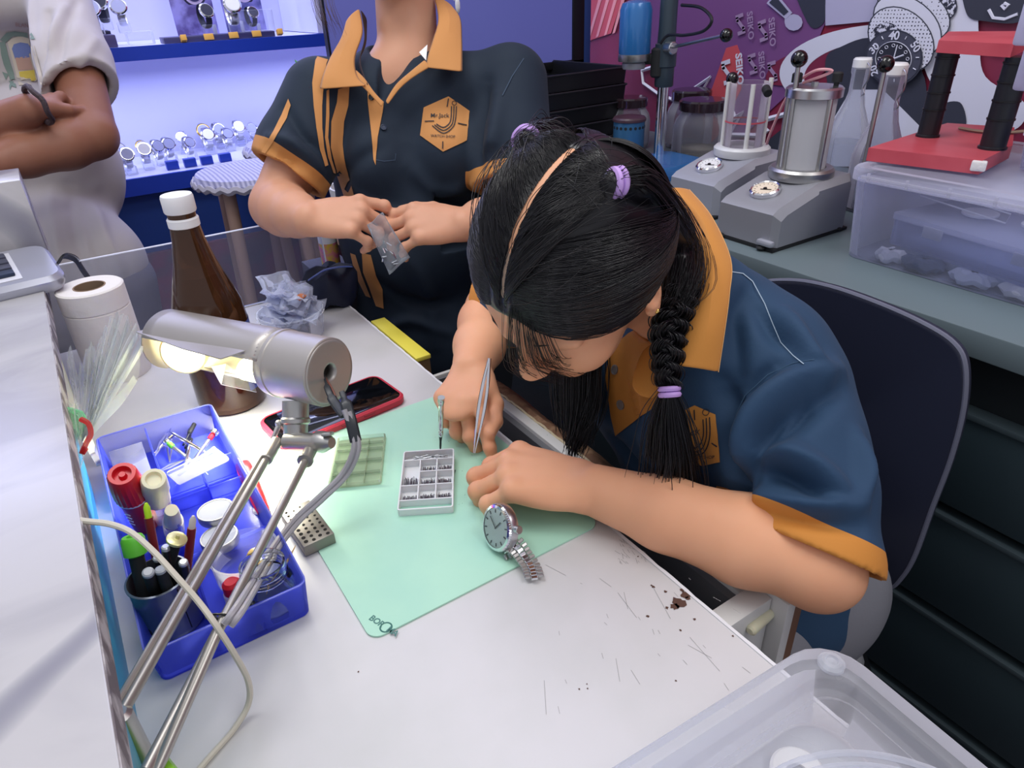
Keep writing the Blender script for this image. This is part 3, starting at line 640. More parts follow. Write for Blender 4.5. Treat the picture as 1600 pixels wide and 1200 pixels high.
# ------------------------------------------------------------------ compartment box of watch pins
def quadframe(p00, p10, p01):  # corner, along width, along length -> frame
    X = nrm(p10 - p00); Y = nrm((p01 - p00) - X * np.dot(p01 - p00, X)); return np.array([X, Y, np.cross(X, Y)]).T, np.linalg.norm(p10 - p00), np.linalg.norm(p01 - p00)
c00 = Z(622, 807, T + .002); c10 = Z(697, 802, T + .002); c01 = Z(622, 716, T + .008)
Rb, bw, bl = quadframe(c00, c10, c01); bw = .060; bl = .100; cb = c00 + Rb @ V(bw / 2, bl / 2, 0); cb[2] = T + .0022
pb = thing('parts_box', 'open white compartment box of tiny watch pins on the green mat', 'box', cb)
b = MB(); hgt = .012
tub(b, cb, Rb, [(bw, bl, .003, 0), (bw, bl, .003, hgt), (bw - .003, bl - .003, .002, hgt), (bw - .003, bl - .003, .002, .002)])
def loc(x, y, z): return cb + Rb @ V((x - .5) * bw, (y - .5) * bl, z)
for fy in (.16, .40, .63, .84): b.box(loc(.5 if fy not in (.40, .63) or 1 else .6, fy, hgt / 2), (bw - .003, .0014, hgt - .002), Rb) if fy != .63 else b.box(loc(.67, fy - .0, hgt / 2), (bw * .64, .0014, hgt - .002), Rb)
for fx in (.345, .67): b.box(loc(fx, .5, hgt / 2), (.0014, bl * .68, hgt - .002), Rb)
b.obj('tray', mat('box_white', '#e3e4e6', .4, sss=.1), pb)
pinm = mat('pin_metal', '#8f9196', .25, 1); cells = [((.03, .34), (.17, .39)), ((.36, .66), (.17, .39)), ((.68, .97), (.17, .39)), ((.03, .34), (.42, .82)), ((.36, .66), (.42, .62)), ((.68, .97), (.42, .62)), ((.36, .66), (.64, .83)), ((.68, .97), (.64, .83)), ((.03, .97), (.85, .97))]
b = MB()
for k, ((x0, x1), (y0, y1)) in enumerate(cells):
    for i in range(34 if k == 8 else 22):
        if k == 8: x = rnd(x0 + .12, x1 - .12); y = rnd(y0 + .02, y1 - .02); a = rnd(-.35, .35); L = .010
        else: x = x0 + .03 + (x1 - x0 - .06) * (i / 21); y = y0 + .05 + rnd(0, .02); a = math.pi / 2 + rnd(-.12, .12); L = .0045 + rnd(0, .002) + (.004 if k == 3 else 0)
        z0 = .003 + rnd(0, .004 if k == 8 else .003); p = loc(x, y, z0) ; d = Rb @ V(math.cos(a), math.sin(a), rnd(-.08, .25) if k < 8 else rnd(-.1, .1)) * L
        b.cyl(p - d * (1 if k == 8 else .6), p + d, .00045, n=5)
o = b.obj('watch_pins', pinm, pb); o['kind'] = 'stuff'
# lid with grid lying behind
l00 = Z(527, 757, T + .004); l10 = Z(592, 751, T + .004); l01 = Z(540, 692, T + .004)
Rl, _, _ = quadframe(l00, l10, l01); lw, ll = .060, .098; clid = Z(561, 721, T + .0024)
ld = thing('box_lid', 'clear plastic compartment box lid with grid ribs lying on the green mat', 'lid', clid)
lidm = film('smoky_clear', '#cfd8c4', .16, .2, white=.9)
b = MB(); tub(b, clid, Rl, [(lw, ll, .004, 0), (lw, ll, .004, .0055), (lw - .003, ll - .003, .003, .0055), (lw - .003, ll - .003, .003, .0012)]); b.obj('cover', lidm, ld)
b = MB()
for fx in (-.17, .17): b.box(clid + Rl @ V(lw * fx, -.004, .0035), (.0010, ll * .86, .004), Rl)
for fy in (-.28, -.03, .2, .34): b.box(clid + Rl @ V(0, ll * fy, .0035), (lw * .92, .0010, .004), Rl)
b.obj('grid_rib', film('rib_clear', '#b4c2ac', .35, .2, white=.9), ld)

# pin, screwdriver, tweezers handled in people part; loose pin on mat
b = MB(); b.cyl(Z(707, 748, T + .003), Z(711, 735, T + .003), .0008, n=8); tag(b.obj('spring_pin', mat('pin_dark', '#3c4444', .4, .8)), 'tiny dark loose spring pin lying alone on the mat right of the parts box', 'pin')
sd = thing('screwdriver', 'small steel precision screwdriver standing tip down on the mat under the right hand', 'screwdriver', Z(688, 708, T + .002))
p0 = Z(688, 708, T + .0025); p1 = P(689, 652, .80); d = nrm(p1 - p0); L = np.linalg.norm(p1 - p0) + .03
b = MB(); b.lathe([(.0022, .028), (.0030, .031), (.0030, .036), (.0026, .037), (.0030, .038), (.0034, .042), (.0034, L - .012), (.0030, L - .01), (.0042, L - .006), (.0042, L)], p0, d, 16); b.obj('handle', M['chrome'], sd)
b = MB(); b.lathe([(.0006, 0), (.0008, .004), (.0013, .012), (.0013, .020), (.0022, .028)], p0, d, 12); b.obj('blade', mat('blade_dark', '#3a3b3e', .3, .9), sd)

# ------------------------------------------------------------------ bench block with holes
h00 = Z(443, 800, T + .014); h10 = Z(484, 860, T + .014); h01 = Z(474, 780, T + .014); h11 = Z(517, 836, T + .014)
Xb = nrm(h10 - h00); Yb = nrm((h01 - h00) - Xb * np.dot(h01 - h00, Xb)); Rh = np.array([Xb, Yb, np.cross(Xb, Yb)]).T; ch = (h00 + h10 + h01 + h11) / 4; ch[2] = T + .009
W_, H_ = .068, .033
bk = thing('bench_block', 'grey steel bench block drilled with rows of small holes, at the mat edge', 'tool block', ch - V(0, 0, .007))
b = MB(); b.box(ch, (W_, H_, .013), Rh, .001); b.obj('block', mat('block_steel', '#8d8880', .45, .7, bump=(80, .3)), bk)
b = MB()
for r_ in range(4):
    for c_ in range(9):
        rr = .0010 + .00012 * c_ if r_ else .0014 + .0001 * c_
        q = ch + Rh @ V((c_ - 4) * .0070 + (.002 if r_ % 2 else 0), (r_ - 1.5) * .0075, .0067); b.cyl(q - V(0, 0, .002), q + V(0, 0, .00015), rr, n=10)
b.obj('drilled_hole', mat('hole', '#1c1a18', .9), bk)

# ------------------------------------------------------------------ sauce bottle
o = V(.110, .915, T)
bo = thing('sauce_bottle', 'tall brown glass sauce bottle with white cap standing on the bench behind the lamp', 'bottle', o)
b = MB(); b.lathe([(.037, .001), (.044, .004), (.0455, .012), (.0455, .125), (.043, .150), (.034, .180), (.026, .205), (.0195, .235), (.0165, .262), (.0162, .278)], o, (0, 0, 1), 40)
b.obj('bottle_glass', mat('brown_glass', '#5a3822', .05, trans=.55, ior=1.35, coat=.3), bo)
b = MB(); b.lathe([(.033, .006), (.041, .010), (.0425, .015), (.0425, .125), (.040, .149), (.032, .176), (.026, .192), (.0001, .192)], o, (0, 0, 1), 32); b.obj('dark_liquid', mat('sauce', '#2b1c15', .25), bo)
b = MB(); b.lathe([(.0172, .252), (.0185, .253), (.0185, .262), (.0170, .264)], o, (0, 0, 1), 32); b.obj('tamper_ring', M['white'], bo)
b = MB(); pr = []
b.lathe([(.0178, .270), (.0188, .272), (.0188, .288), (.0178, .291), (.0001, .2915)], o, (0, 0, 1), 40); b.obj('cap', M['white'], bo)
b = MB(); pr = [V(math.cos(a), math.sin(a), 0) for a in np.linspace(-1.15, 2.4, 30)]
b.grid([[o + q * .0460 + V(0, 0, z) for q in pr] for z in (.030, .123)]); b.obj('label_band', mat('label_blue', '#3a4c9a', .5), bo)
b = MB(); b.grid([[o + q * .0463 + V(0, 0, z) for q in pr] for z in (.060, .112)]); b.obj('label_face', mat('label_white', '#e9dfe2', .5), bo)
b = MB(); b.grid([[o + q * .0466 + V(0, 0, z) for q in pr[2:7]] for z in (.085, .105)]); b.obj('label_mark', mat('label_red', '#c0474a', .5), bo)

# ------------------------------------------------------------------ paper roll in a bag
o = V(-.012, 1.115, T + .0)
pr_ = thing('paper_roll', 'white tissue paper roll standing upright at the left beside the ledge', 'paper roll', o)
b = MB(); b.lathe([(.043, 0), (.044, .003), (.0445, .10), (.0445, .108), (.043, .1095), (.0445, .111), (.0445, .140), (.042, .142), (.021, .141), (.020, .139), (.020, .01)], o, (0, 0, 1), 40); b.obj('tissue', mat('tissue', '#e6e2de', .9, bump=(50, .5, .003)), pr_)
b = MB(); b.lathe([(.0215, .02), (.0215, .1415), (.0195, .1415), (.0195, .02)], o, (0, 0, 1), 32); b.obj('card_core', mat('core', '#8a745e', .9), pr_)
sh = V(0, 0, 0)
def crumple(cx, cy, z0, prof, seed, n=44, amp=.25, ecc=1.0, tilt=(0, 0), fold=7):
    rs = random.Random(seed); ph_ = [rs.uniform(0, 6.28) for _ in range(8)]; G = []
    for i, (r, z) in enumerate(prof):
        row = []
        for k in range(n):
            a = 2 * math.pi * k / n; f = 1 + amp * (math.sin(fold * a + ph_[0] + z * 9) * .5 + math.sin((fold * 2 + 1) * a + ph_[1] + z * 31) * .35 + math.sin(3 * a + ph_[2] - z * 40) * .4) * (.4 + i / len(prof)) + rs.uniform(-.04, .04)
            row.append(V(cx + tilt[0] * z + r * f * math.cos(a), cy + tilt[1] * z + r * f * ecc * math.sin(a), z0 + z + r * .18 * math.sin(fold * a + ph_[3])))
        G.append(row)
    return G
# plastic bag leaning by the ledge
bg = thing('plastic_bag', 'clear crumpled plastic bag tied low and fanned open between the ledge and the paper roll', 'bag', V(-.055, .86, T))
def fan(name, pts_edge, root, matl, seed, rows=10, amp=.007, parent=bg):
    rs = random.Random(seed); n = len(pts_edge); G = []; off = [rs.uniform(-1, 1) for _ in range(n)]
    nn = nrm(np.cross(pts_edge[-1] - root, pts_edge[0] - root))
    for i in range(rows + 1):
        t = i / rows; row = []
        for k in range(n): row.append(root * (1 - t) + pts_edge[k] * t + nn * off[k] * amp * (.25 + .75 * t) * (1 + .3 * math.sin(7 * t + k)))
        G.append(row)
    b = MB(); b.grid(G); return b.obj(name, matl, parent, smooth=40)
root = P(128, 690, .70)
edgepts = [P(x, y, d) for x, y, d in ((104, 560, .80), (110, 540, .82), (122, 575, .80), (130, 560, .83), (142, 540, .82), (150, 545, .85), (160, 525, .84), (168, 505, .87), (178, 492, .86), (186, 494, .88), (196, 498, .86), (206, 508, .88), (214, 512, .86), (216, 520, .85), (206, 545, .83), (197, 575, .82))]
ep = smooth_path(edgepts, 3); fan('film_fan', ep, root, M['bag'], 3, amp=.010)
edge2 = [e + V(.004, -.02, -.01) for e in edgepts[3:]]; fan('film_fold', smooth_path(edge2, 3), root + V(.004, -.004, 0), M['bag'], 8, amp=.012)
root2 = P(122, 700, .70)
e3 = [P(x, y, .70) for x, y in ((98, 640), (104, 625), (112, 632), (122, 628), (130, 640), (140, 650), (142, 670), (138, 690))]
fan('gathered_neck', smooth_path(e3, 3), P(125, 735, .69), M['bag'], 5, amp=.006)
b = MB(); b.tube(smooth_path([P(x, y, .685) for x, y in ((126, 655), (138, 662), (142, 678), (135, 692), (128, 708), (134, 700))], 5), [.0028] * 26, 6); plabel(b.obj('red_tie', film('red_film', '#e04848', .7, .3), bg), 'red plastic tie')
b = MB(); b.grid(crumple(*P(112, 660, .71)[:2], P(112, 660, .71)[2] - .02, [(.004, 0), (.010, .008), (.013, .018), (.011, .028), (.004, .036)], 7)); plabel(b.obj('green_content', film('green_film', '#7fe0a8', .5, .3), bg), 'pale green crumpled film inside')
# teal folder standing in the gap
tf = thing('folder', 'teal blue plastic folder standing on edge in the gap beside the ledge', 'folder', V(-.085, .65, T))
b = MB(); b.hull3([V(-.078, .32, T), V(-.078, .80, T), V(-.070, .80, .905), V(-.072, .32, .905)], (-1, 0, 0), .004); b.obj('cover', M['teal'], tf)
b = MB(); b.hull3([V(-.085, .32, T), V(-.085, .78, T), V(-.083, .78, .925), V(-.083, .32, .915)], (-1, 0, 0), .002); b.obj('clear_sleeve', film('sleeve_film', '#cfe8ee', .35, .2), tf)
sn = thing('snack_packet', 'slim clear packet with red and green print wedged between folder and ledge', 'packet', V(-.092, .60, T + .05))
b = MB(); b.hull3([V(-.090, .56, .86), V(-.090, .70, .86), V(-.0745, .70, .938), V(-.0745, .56, .938)], (-1, 0, 0), .003); b.obj('film', film('packet_film', '#d8d8dc', .6, .25), sn)
b = MB(); b.hull3([V(-.0737, .66, .915), V(-.0737, .69, .915), V(-.0735, .69, .938), V(-.0735, .665, .938)], (-1, 0, 0), .001); b.obj('red_print', M['red'], sn)
b = MB(); b.hull3([V(-.0737, .585, .905), V(-.0737, .60, .905), V(-.0735, .60, .935), V(-.0735, .588, .935)], (-1, 0, 0), .001); b.obj('green_print', M['green'], sn)
# beige board leaning (edge seen at the top of the gap)
b = MB(); b.hull3([Z(68, 500, .955), Z(112, 660, .90), Z(150, 725, .83), Z(160, 722, .83), Z(118, 625, .90), Z(74, 500, .955)], (0, -.2, -1), .003)
tag(b.obj('ruler', M['cream']), 'long cream plastic strip leaning between the ledge and the blue tray', 'ruler')
b = MB(); b.tube(smooth_path([P(66, 440, 1.02), P(78, 425, 1.01), P(90, 412, 1.0), P(100, 400, 1.0), P(118, 405, 1.06), P(128, 420, 1.14), P(142, 440, 1.20)], 6), [.008, .009, .010, .009, .008, .007, .007, .008, .008, .007, .006] + [.005] * 26, 8, flat=.3)
tag(b.obj('strap', mat('strap_black', '#1f2224', .25)), 'black glossy strap looped over the ledge end above the paper roll', 'strap')

# ------------------------------------------------------------------ container with small bags
o = V(.250, 1.075, T)
cb_ = thing('plastic_container', 'clear round container overflowing with small zip bags at the far end of the bench', 'container', o)
b = MB(); b.lathe([(.042, .001), (.048, .003), (.052, .045), (.053, .046), (.051, .046), (.0465, .004)], o, (0, 0, 1), 36); b.obj('cup', M['clear'], cb_)
b = MB(); b.lathe([(.052, .040), (.055, .041), (.055, .045), (.052, .046)], o, (0, 0, 1), 36, cap=False); b.obj('rim', M['clear'], cb_)
hz = film('zip_film', '#e3e7f5', .38, .22, bump=(90, .8))
for k in range(14):
    a = rnd(0, 6.28); r = rnd(.0, .028); c = o + V(r * math.cos(a), r * math.sin(a), .03 + .055 * rnd(0, 1)); G = []
    F_ = rot((0, 0, 1), rnd(0, 6.3)) @ rot((1, 0, 0), rnd(-1.1, 1.1)) @ rot((0, 1, 0), rnd(-.6, .6)); w_, h_ = rnd(.02, .032), rnd(.025, .038)
    for i in range(7): G.append([c + F_ @ V((j / 6 - .5) * 2 * w_, (i / 6 - .5) * 2 * h_, .006 * math.sin(j * 1.7 + k) * math.cos(i * 1.3 + k)) for j in range(7)])
    b = MB(); b.grid(G); q = b.obj('zip_bag', hz, cb_, solid=.0004)
b = MB(); G = []
for i, t in enumerate(np.linspace(0, 1, 7)): G.append([P(448 + 55 * t + 14 * math.sin(j) * .3, 452 + 40 * t - j * (7 - 3 * t) + 12, 1.12) + V(0, 0, .004 * math.sin(3 * i + j)) for j in range(6)])
b.grid(G); b.obj('bag_flap', hz, cb_)
b = MB(); b.box(o + V(.018, -.02, .072), (.022, .010, .004), RZ(.6) @ rot((1, 0, 0), .5), .001); plabel(b.obj('copper_part', mat('copper', '#d98a66', .3, .5), cb_), 'small copper coloured piece')

# navy pouch and pink bottle beyond
po = thing('pouch', 'dark navy fabric pouch resting on the far bench corner beside the standing worker', 'bag', V(.35, 1.14, T))
b = MB(); G = []
b.grid(crumple(.352, 1.165, T, [(.006, .001), (.040, .003), (.050, .020), (.048, .045), (.040, .062), (.020, .072), (.003, .070)], 11, amp=.10, ecc=.8, fold=4)); b.obj('fabric_body', mat('pouch_navy', '#131a33', .6, bump=(90, .4)), po)
b = MB(); b.tube(smooth_path([V(.31, 1.15, T + .06), V(.335, 1.135, T + .076), V(.36, 1.13, T + .078), V(.39, 1.15, T + .066)], 6), .004, 6, flat=.4); b.obj('zip', mat('zip_blue', '#4c5c9a', .4), po)
pk_ = thing('spray_bottle', 'small pink and yellow labelled bottle just beyond the acrylic screen', 'bottle', V(.405, 1.30, .80))
b = MB(); b.lathe([(.016, 0), (.018, .004), (.018, .075), (.012, .085), (.010, .088)], V(.402, 1.30, .82), (0, 0, 1), 24); b.obj('body', M['offwhite'], pk_)
b = MB(); b.lathe([(.0184, .012), (.0184, .062)], V(.402, 1.30, .82), (0, 0, 1), 24, cap=False); b.obj('label', mat('label_yellow', '#e0b840', .5, var=('#e0759a', 60, .45, .6)), pk_)
b = MB(); b.lathe([(.011, .086), (.012, .087), (.012, .108), (.008, .112)], V(.402, 1.30, .82), (0, 0, 1), 20); b.obj('cap', mat('pink', '#e86aa8', .4), pk_)
b = MB(); b.boxb((.37, 1.27, .0), (.45, 1.40, .82)); tag(b.obj('side_cabinet', mat('side_cab', '#3c3c48', .6)), 'dark narrow cabinet standing beyond the acrylic screen corner', 'cabinet')

# ------------------------------------------------------------------ translucent lid, bottom right
cl = P(1290, 1030, .50); a0 = Z(1290, 1000, .872); a1 = Z(975, 1200, .872); a2 = Z(1570, 1200, .872)
X_ = nrm(a1 - a0); Y_ = nrm(a2 - a0); Y_ = nrm(Y_ - X_ * np.dot(X_, Y_)); wl_, hl_ = .26, .34
Rq = np.array([X_, Y_, np.cross(X_, Y_)]).T
if Rq[2, 2] < 0: Rq = np.array([Y_, X_, np.cross(Y_, X_)]).T; wl_, hl_ = hl_, wl_
cc = a0 + Rq @ V(wl_ / 2 - .004, hl_ / 2 - .004, 0)
tb = thing('plastic_tub', 'large milky translucent plastic box with embossed rings and small discs at the bottom right corner', 'box', V(cc[0], cc[1], T))
b = MB(); tub(b, cc, Rq, [(wl_ - .03, hl_ - .03, .03, -.060), (wl_ - .014, hl_ - .014, .032, -.012), (wl_, hl_, .034, -.012), (wl_, hl_, .034, .0), (wl_ - .006, hl_ - .006, .032, .004), (wl_ - .045, hl_ - .045, .026, .004), (wl_ - .052, hl_ - .052, .024, -.002), (wl_ - .062, hl_ - .062, .022, -.002), (wl_ - .070, hl_ - .070, .020, .002)]); b.obj('lid', M['milkylid'], tb)
b = MB()
for r_, zc in ((.105, .003), (.097, .003)):
    q = cc + Rq @ V(-.01, -.01, zc); b.tube([q + Rq @ V(r_ * math.cos(a), r_ * math.sin(a), 0) for a in np.linspace(0, 6.283, 60)[:-1]], .0022, 6, closed=True)
b.obj('embossed_ring', film('ring_milky', '#f2f4fa', .55, .25), tb)
cpos = a0 + Rq @ V(.018, .018, .004)
b = MB(); b.lathe([(.009, 0), (.009, .003), (.007, .005), (.0045, .005), (.004, .003)], cpos, Rq, 24); b.obj('corner_stud', film('stud', '#f4f6fa', .5, .2), tb)
for (px, py, s) in ((1258, 1172, 1.), (1240, 1200, .62), (1150, 1215, .8)):
    q = Z(px, py, .845); dk = thing('bobbin_disc', {1258: 'largest white disc with a grey hole in the milky box', 1240: 'small white disc touching the largest disc in the milky box', 1150: 'white disc furthest left in the milky box'}[px], 'disc', q - V(0, 0, .034))
    b = MB(); b.lathe([(.017 * s, 0), (.019 * s, .003), (.019 * s, .008), (.017 * s, .010), (.009 * s, .006), (.008 * s, .006), (.008 * s, .0)], q - V(0, 0, .034), (0, 0, 1), 32, cap=False); b.obj('flange', mat('disc_white', '#e8e6e4', .5), dk)
    b = MB(); b.cyl(q - V(0, 0, .034), q - V(0, 0, .030), .0085 * s, n=24); b.obj('core', mat('disc_grey', '#8f9099', .5), dk)
# ------------------------------------------------------------------ blue organiser tray
tc_ = V(.008, .664, T); tw, tl_ = .134, .378
ty = thing('organiser_tray', 'translucent blue divided organiser tray full of repair tools on the left of the bench', 'tray', tc_)
b = MB(); walls(b, tc_, I3, tw, tl_, .0028, .001, .040, .008, .006); b.obj('tray_shell', M['bluetray'], ty)
def ww(x0, y0, x1, y1, h=.034): 
    c = V((x0 + x1) / 2, (y0 + y1) / 2, T + .003 + h / 2); b.box(c, (max(abs(x1 - x0), .002), max(abs(y1 - y0), .002), h), bev=.0006)
b = MB(); ww(-.006, .482, -.006, .848); ww(-.006, .735, .070, .735, .030); ww(-.006, .700, .070, .700, .018); ww(-.054, .628, -.006, .628, .02); ww(.034, .700, .034, .735, .02); ww(-.006, .600, .070, .600, .016); ww(.032, .480, .032, .52, .03)
b.obj('divider', M['bluetray'], ty)
b = MB(); b.tube([tc_ + V(x, y, .0402) for x, y in rrect(tw - .001, tl_ - .001, .008)], .0009, 5, closed=True); b.obj('bright_rim', film('rim_blue', '#aab4ff', .8, .15), ty)

# helper for slim tools between two points
def stick_thing(name, label, cat, p0, p1, parts, group=None):
    d = nrm(p1 - p0); t = thing(name, label, cat, p0, group)
    for nm, prof, m_ in parts:
        b = MB(); b.lathe(prof, p0, d, 18); b.obj(nm, m_, t)
    return t
# red glue bottle
p0 = V(-.035, .695, T + .006); p1 = Z(190, 740, .915)
L = np.linalg.norm(p1 - p0)
t = stick_thing('glue_bottle', 'red glue bottle with ribbed red cap leaning in the tray corner', 'bottle', p0, p1, [
    ('bottle_body', [(.008, 0), (.0125, .003), (.0135, L * .5), (.0145, L * .56), (.0148, L * .60)], M['red']), ('white_ring', [(.0152, L * .60), (.0156, L * .605), (.0156, L * .625), (.0150, L * .63)], M['white'])])
F = frame(p1 - p0); vs = []; b = MB(); n = 48; rings = [(.0160, L * .63), (.0155, L * .80), (.0135, L * .98), (.0118, L), (.0085, L), (.0078, L - .006)]
for r_, z_ in rings:
    for k in range(n): a = 2 * math.pi * k / n; rr = r_ * (1.0 if k % 2 else .955) if r_ > .012 else r_; vs.append(p0 + F @ V(rr * math.cos(a), rr * math.sin(a), z_))
fs = [(i * n + k, i * n + (k + 1) % n, (i + 1) * n + (k + 1) % n, (i + 1) * n + k) for i in range(5) for k in range(n)] + [tuple(5 * n + k for k in range(n))]
b.add(vs, fs); b.lathe([(.004, L - .006), (.003, L - .001)], p0, F, 10); b.obj('cap', M['red'], t)
cv = C2W((0, 0, 1)); dd = nrm(p1 - p0); out = nrm(cv - dd * np.dot(cv, dd)); side = np.cross(out, dd)
b = MB(); oo = p0 + dd * L * .36 + out * .0142 + side * 0
put_text(b, 'Fukuen', .009, oo, -dd, -side, .0002) if False else None
for k in range(4): b.tube(smooth_path([oo + dd * (.010 - k * .007) + side * -.003, oo + dd * (.012 - k * .007) + out * .0004, oo + dd * (.009 - k * .007) + side * .003], 4), .0006, 4)
b.obj('white_print', M['white'], t)
# cream cap bottle
p0 = V(-.020, .700, T + .006); p1 = Z(240, 748, .905); L = np.linalg.norm(p1 - p0)
t = stick_thing('glue_bottle', 'clear glue bottle with tall cream ribbed cap beside the red bottle', 'bottle', p0, p1, [('bottle_body', [(.011, 0), (.012, .003), (.012, L * .5), (.010, L * .56)], film('glue_clear', '#e9e6dc', .35, .2)), ('cap', [(.0115, L * .48), (.0125, L * .5), (.0118, L * .74), (.0130, L * .76), (.0115, L * .98), (.0105, L), (.0075, L), (.006, L - .004)], M['cream'])])
p0 = V(-.012, .665, T + .006); p1 = Z(268, 797, .875); L = np.linalg.norm(p1 - p0)
stick_thing('glue_bottle', 'small clear tube with cream tapered cap below the tall cream cap', 'bottle', p0, p1, [('tube_body', [(.009, 0), (.010, .002), (.010, L * .5)], film('glue_clear2', '#e9e6dc', .35, .2)), ('cap', [(.0085, L * .48), (.0085, L * .5), (.007, L * .9), (.006, L), (.0001, L)], M['cream'])])
b = MB(); b.box(V(-.032, .79, T + .022), (.036, .075, .0015), rot((1, 0, 0), .25), .0004); tag(b.obj('zip_bag', M['baghaze']), 'hazy zip bag lying in the upper left tray compartment', 'bag')
# steel pen cup, cylinder with seam
pc_ = V(-.034, .540, T + .004)
cp = thing('pen_cup', 'round tin cup holding pens and markers in the near left of the tray', 'cup', pc_)
tin = mat('tin', '#7d8492', .28, .8, bump=(20, .1))
tilt = nrm(V(-.02, .05, 1)); 
b = MB(); b.lathe([(.0255, 0), (.0260, .002), (.0250, .004), (.0250, .052), (.0263, .053), (.0263, .0545), (.0245, .055), (.0240, .052), (.0240, .004)], pc_, (0, 0, 1), 40, ); b.obj('can_wall', tin, cp)
b = MB(); b.cyl(pc_ + V(0, 0, .004), pc_ + V(0, 0, .006), .0240, n=32); b.obj('can_floor', M['rubber'], cp)
a = -1.1; b = MB(); b.tube([pc_ + V(.0252 * math.cos(a), .0252 * math.sin(a), z) for z in (.004, .03, .051)], .0005, 4); b.obj('seam', M['rubber'], cp)
pm = [(-.018, -.012), (-.008, .008), (.004, -.014), (.010, .004), (-.014, .012), (.0, .0), (.016, -.006), (.012, .014), (-.004, .018)]
pens = [ # px,py of the top, depth, kind, label
    (206, 838, .905, 'green', 'black marker with bright green cap end in the tin cup'),
    (231, 893, .893, 'black', 'black marker with grey end at the left of the tin cup'), (250, 888, .890, 'black', 'black pen standing behind the grey-ended marker'),
    (245, 870, .892, 'grey', 'black pen with clear round end in the middle of the cup'), (277, 840, .905, 'brass', 'pen with brass ring end, tallest dark one in the cup'),
    (259, 853, .900, 'grey', 'dark pen with silver tip behind the brass-ended pen'), (286, 877, .893, 'grey', 'black pen with silver end at the right of the cup'),
    (302, 806, .905, 'dred', 'dark red pen with pale tip leaning right in the cup'), (228, 786, .915, 'lime', 'dark red pen with lime green tip leaning left in the cup')]
for k, (px, py, dpt, kind, lab) in enumerate(pens):
    top = Z(px, py, dpt); bx, by = pm[k]; p0 = pc_ + V(bx, by, .007); d = top - p0; L = np.linalg.norm(d); r = .0048 if kind in ('green', 'black', 'brass') else .0038
    if kind == 'green': r = .0062
    body = {'dred': M['darkred'], 'lime': M['darkred']}.get(kind, M['rubber'] if kind != 'grey' else M['black'])
    endm = dict(green=M['green'], black=mat('end_grey', '#9da3ab', .3), grey=mat('end_silver', '#c5c8ce', .25, .5), brass=mat('brass_end', '#d9d49a', .3, .6), dred=mat('tip_pale', '#cfc8c6', .4), lime=mat('lime', '#b4e02a', .4))[kind]
    e0 = L * (.80 if kind == 'green' else .86 if kind in ('dred', 'lime') else .955)
    parts = [('barrel', [(r * .8, 0), (r, .004), (r, e0)], body)]
    if kind == 'green': parts.append(('cap_end', [(r * 1.02, e0), (r * 1.55, e0 + .002), (r * 1.55, L - .003), (r * 1.3, L), (r * .7, L), (r * .6, L - .004)], endm))
    elif kind in ('dred', 'lime'): parts.append(('tip', [(r * .8, e0), (r * .75, L - .004), (r * .3, L)], endm))
    elif kind == 'brass': parts.append(('end', [(r * 1.6, e0), (r * 1.75, e0 + .001), (r * 1.75, L - .001), (r * 1.3, L), (r * .4, L), (r * .3, L + .003)], endm))
    else: parts.append(('end', [(r * 1.02, e0), (r * .98, L - .001), (r * .7, L)], endm))
    stick_thing('pen' if kind in ('dred', 'lime', 'grey') else 'marker_pen', lab, 'pen', p0, top, parts, 'pens in the tin cup')
# precision screwdrivers in the far compartment
for (x1, y1, d1), (x0, y0), col, lab in (((260, 690, .83), (.040, .745), 'green', 'precision screwdriver with green band and silver swivel head'), ((337, 673, .83), (.004, .745), 'red', 'precision screwdriver with red band and silver swivel head')):
    top = P(x1, y1, d1); p0 = V(x0, y0, T + .008); d = nrm(top - p0); L = np.linalg.norm(top - p0)
    stick_thing('screwdriver', lab, 'screwdriver', p0, top, [('shaft', [(.0006, 0), (.0010, .01), (.0010, L * .30), (.0022, L * .33), (.0026, L * .80), (.0015, L * .84)], M['steel']), ('colour_band', [(.0030, L * .84), (.0032, L * .85), (.0032, L * .93)], M[col]), ('swivel_head', [(.0026, L * .93), (.0050, L * .94), (.0054, L * .97), (.0050, L), (.0030, L), (.0025, L - .001)], M['chrome'])])
for k in range(9):
    c = V(rnd(.004, .045), rnd(.765, .835), T + .010 + k * .0018); a = rnd(-1.2, 1.2); d = V(math.cos(a + 1.2), math.sin(a + 1.2), rnd(-.1, .2)) * rnd(.018, .034)
    t = thing(('tweezers', 'screwdriver_bit', 'spring_bar_tool')[k % 3], 'metal hand tool jumbled in the far tray compartment under the screwdrivers', 'tool', c, 'jumbled steel tools in the tray')
    b = MB(); 
    if k % 3 == 0: s_ = nrm(np.cross(d, V(0, 0, 1))); b.tube([c - d, c + s_ * .003, c + d], [.0006, .0016, .0012], 6, flat=.5); b.tube([c - d, c - s_ * .003, c + d], [.0006, .0016, .0012], 6, flat=.5)
    elif k % 3 == 1: b.lathe([(.001, 0), (.001, .02), (.0028, .022), (.0028, np.linalg.norm(d) * 2)], c - d, d, 10)
    else: b.lathe([(.0008, 0), (.002, .01), (.0024, .04), (.002, np.linalg.norm(d) * 2), (.0007, np.linalg.norm(d) * 2 + .008)], c - d, d, 10)
    b.obj('tool_body', [M['steel'], mat('dark_steel', '#3f4146', .35, .8), M['chrome']][k % 3], t)
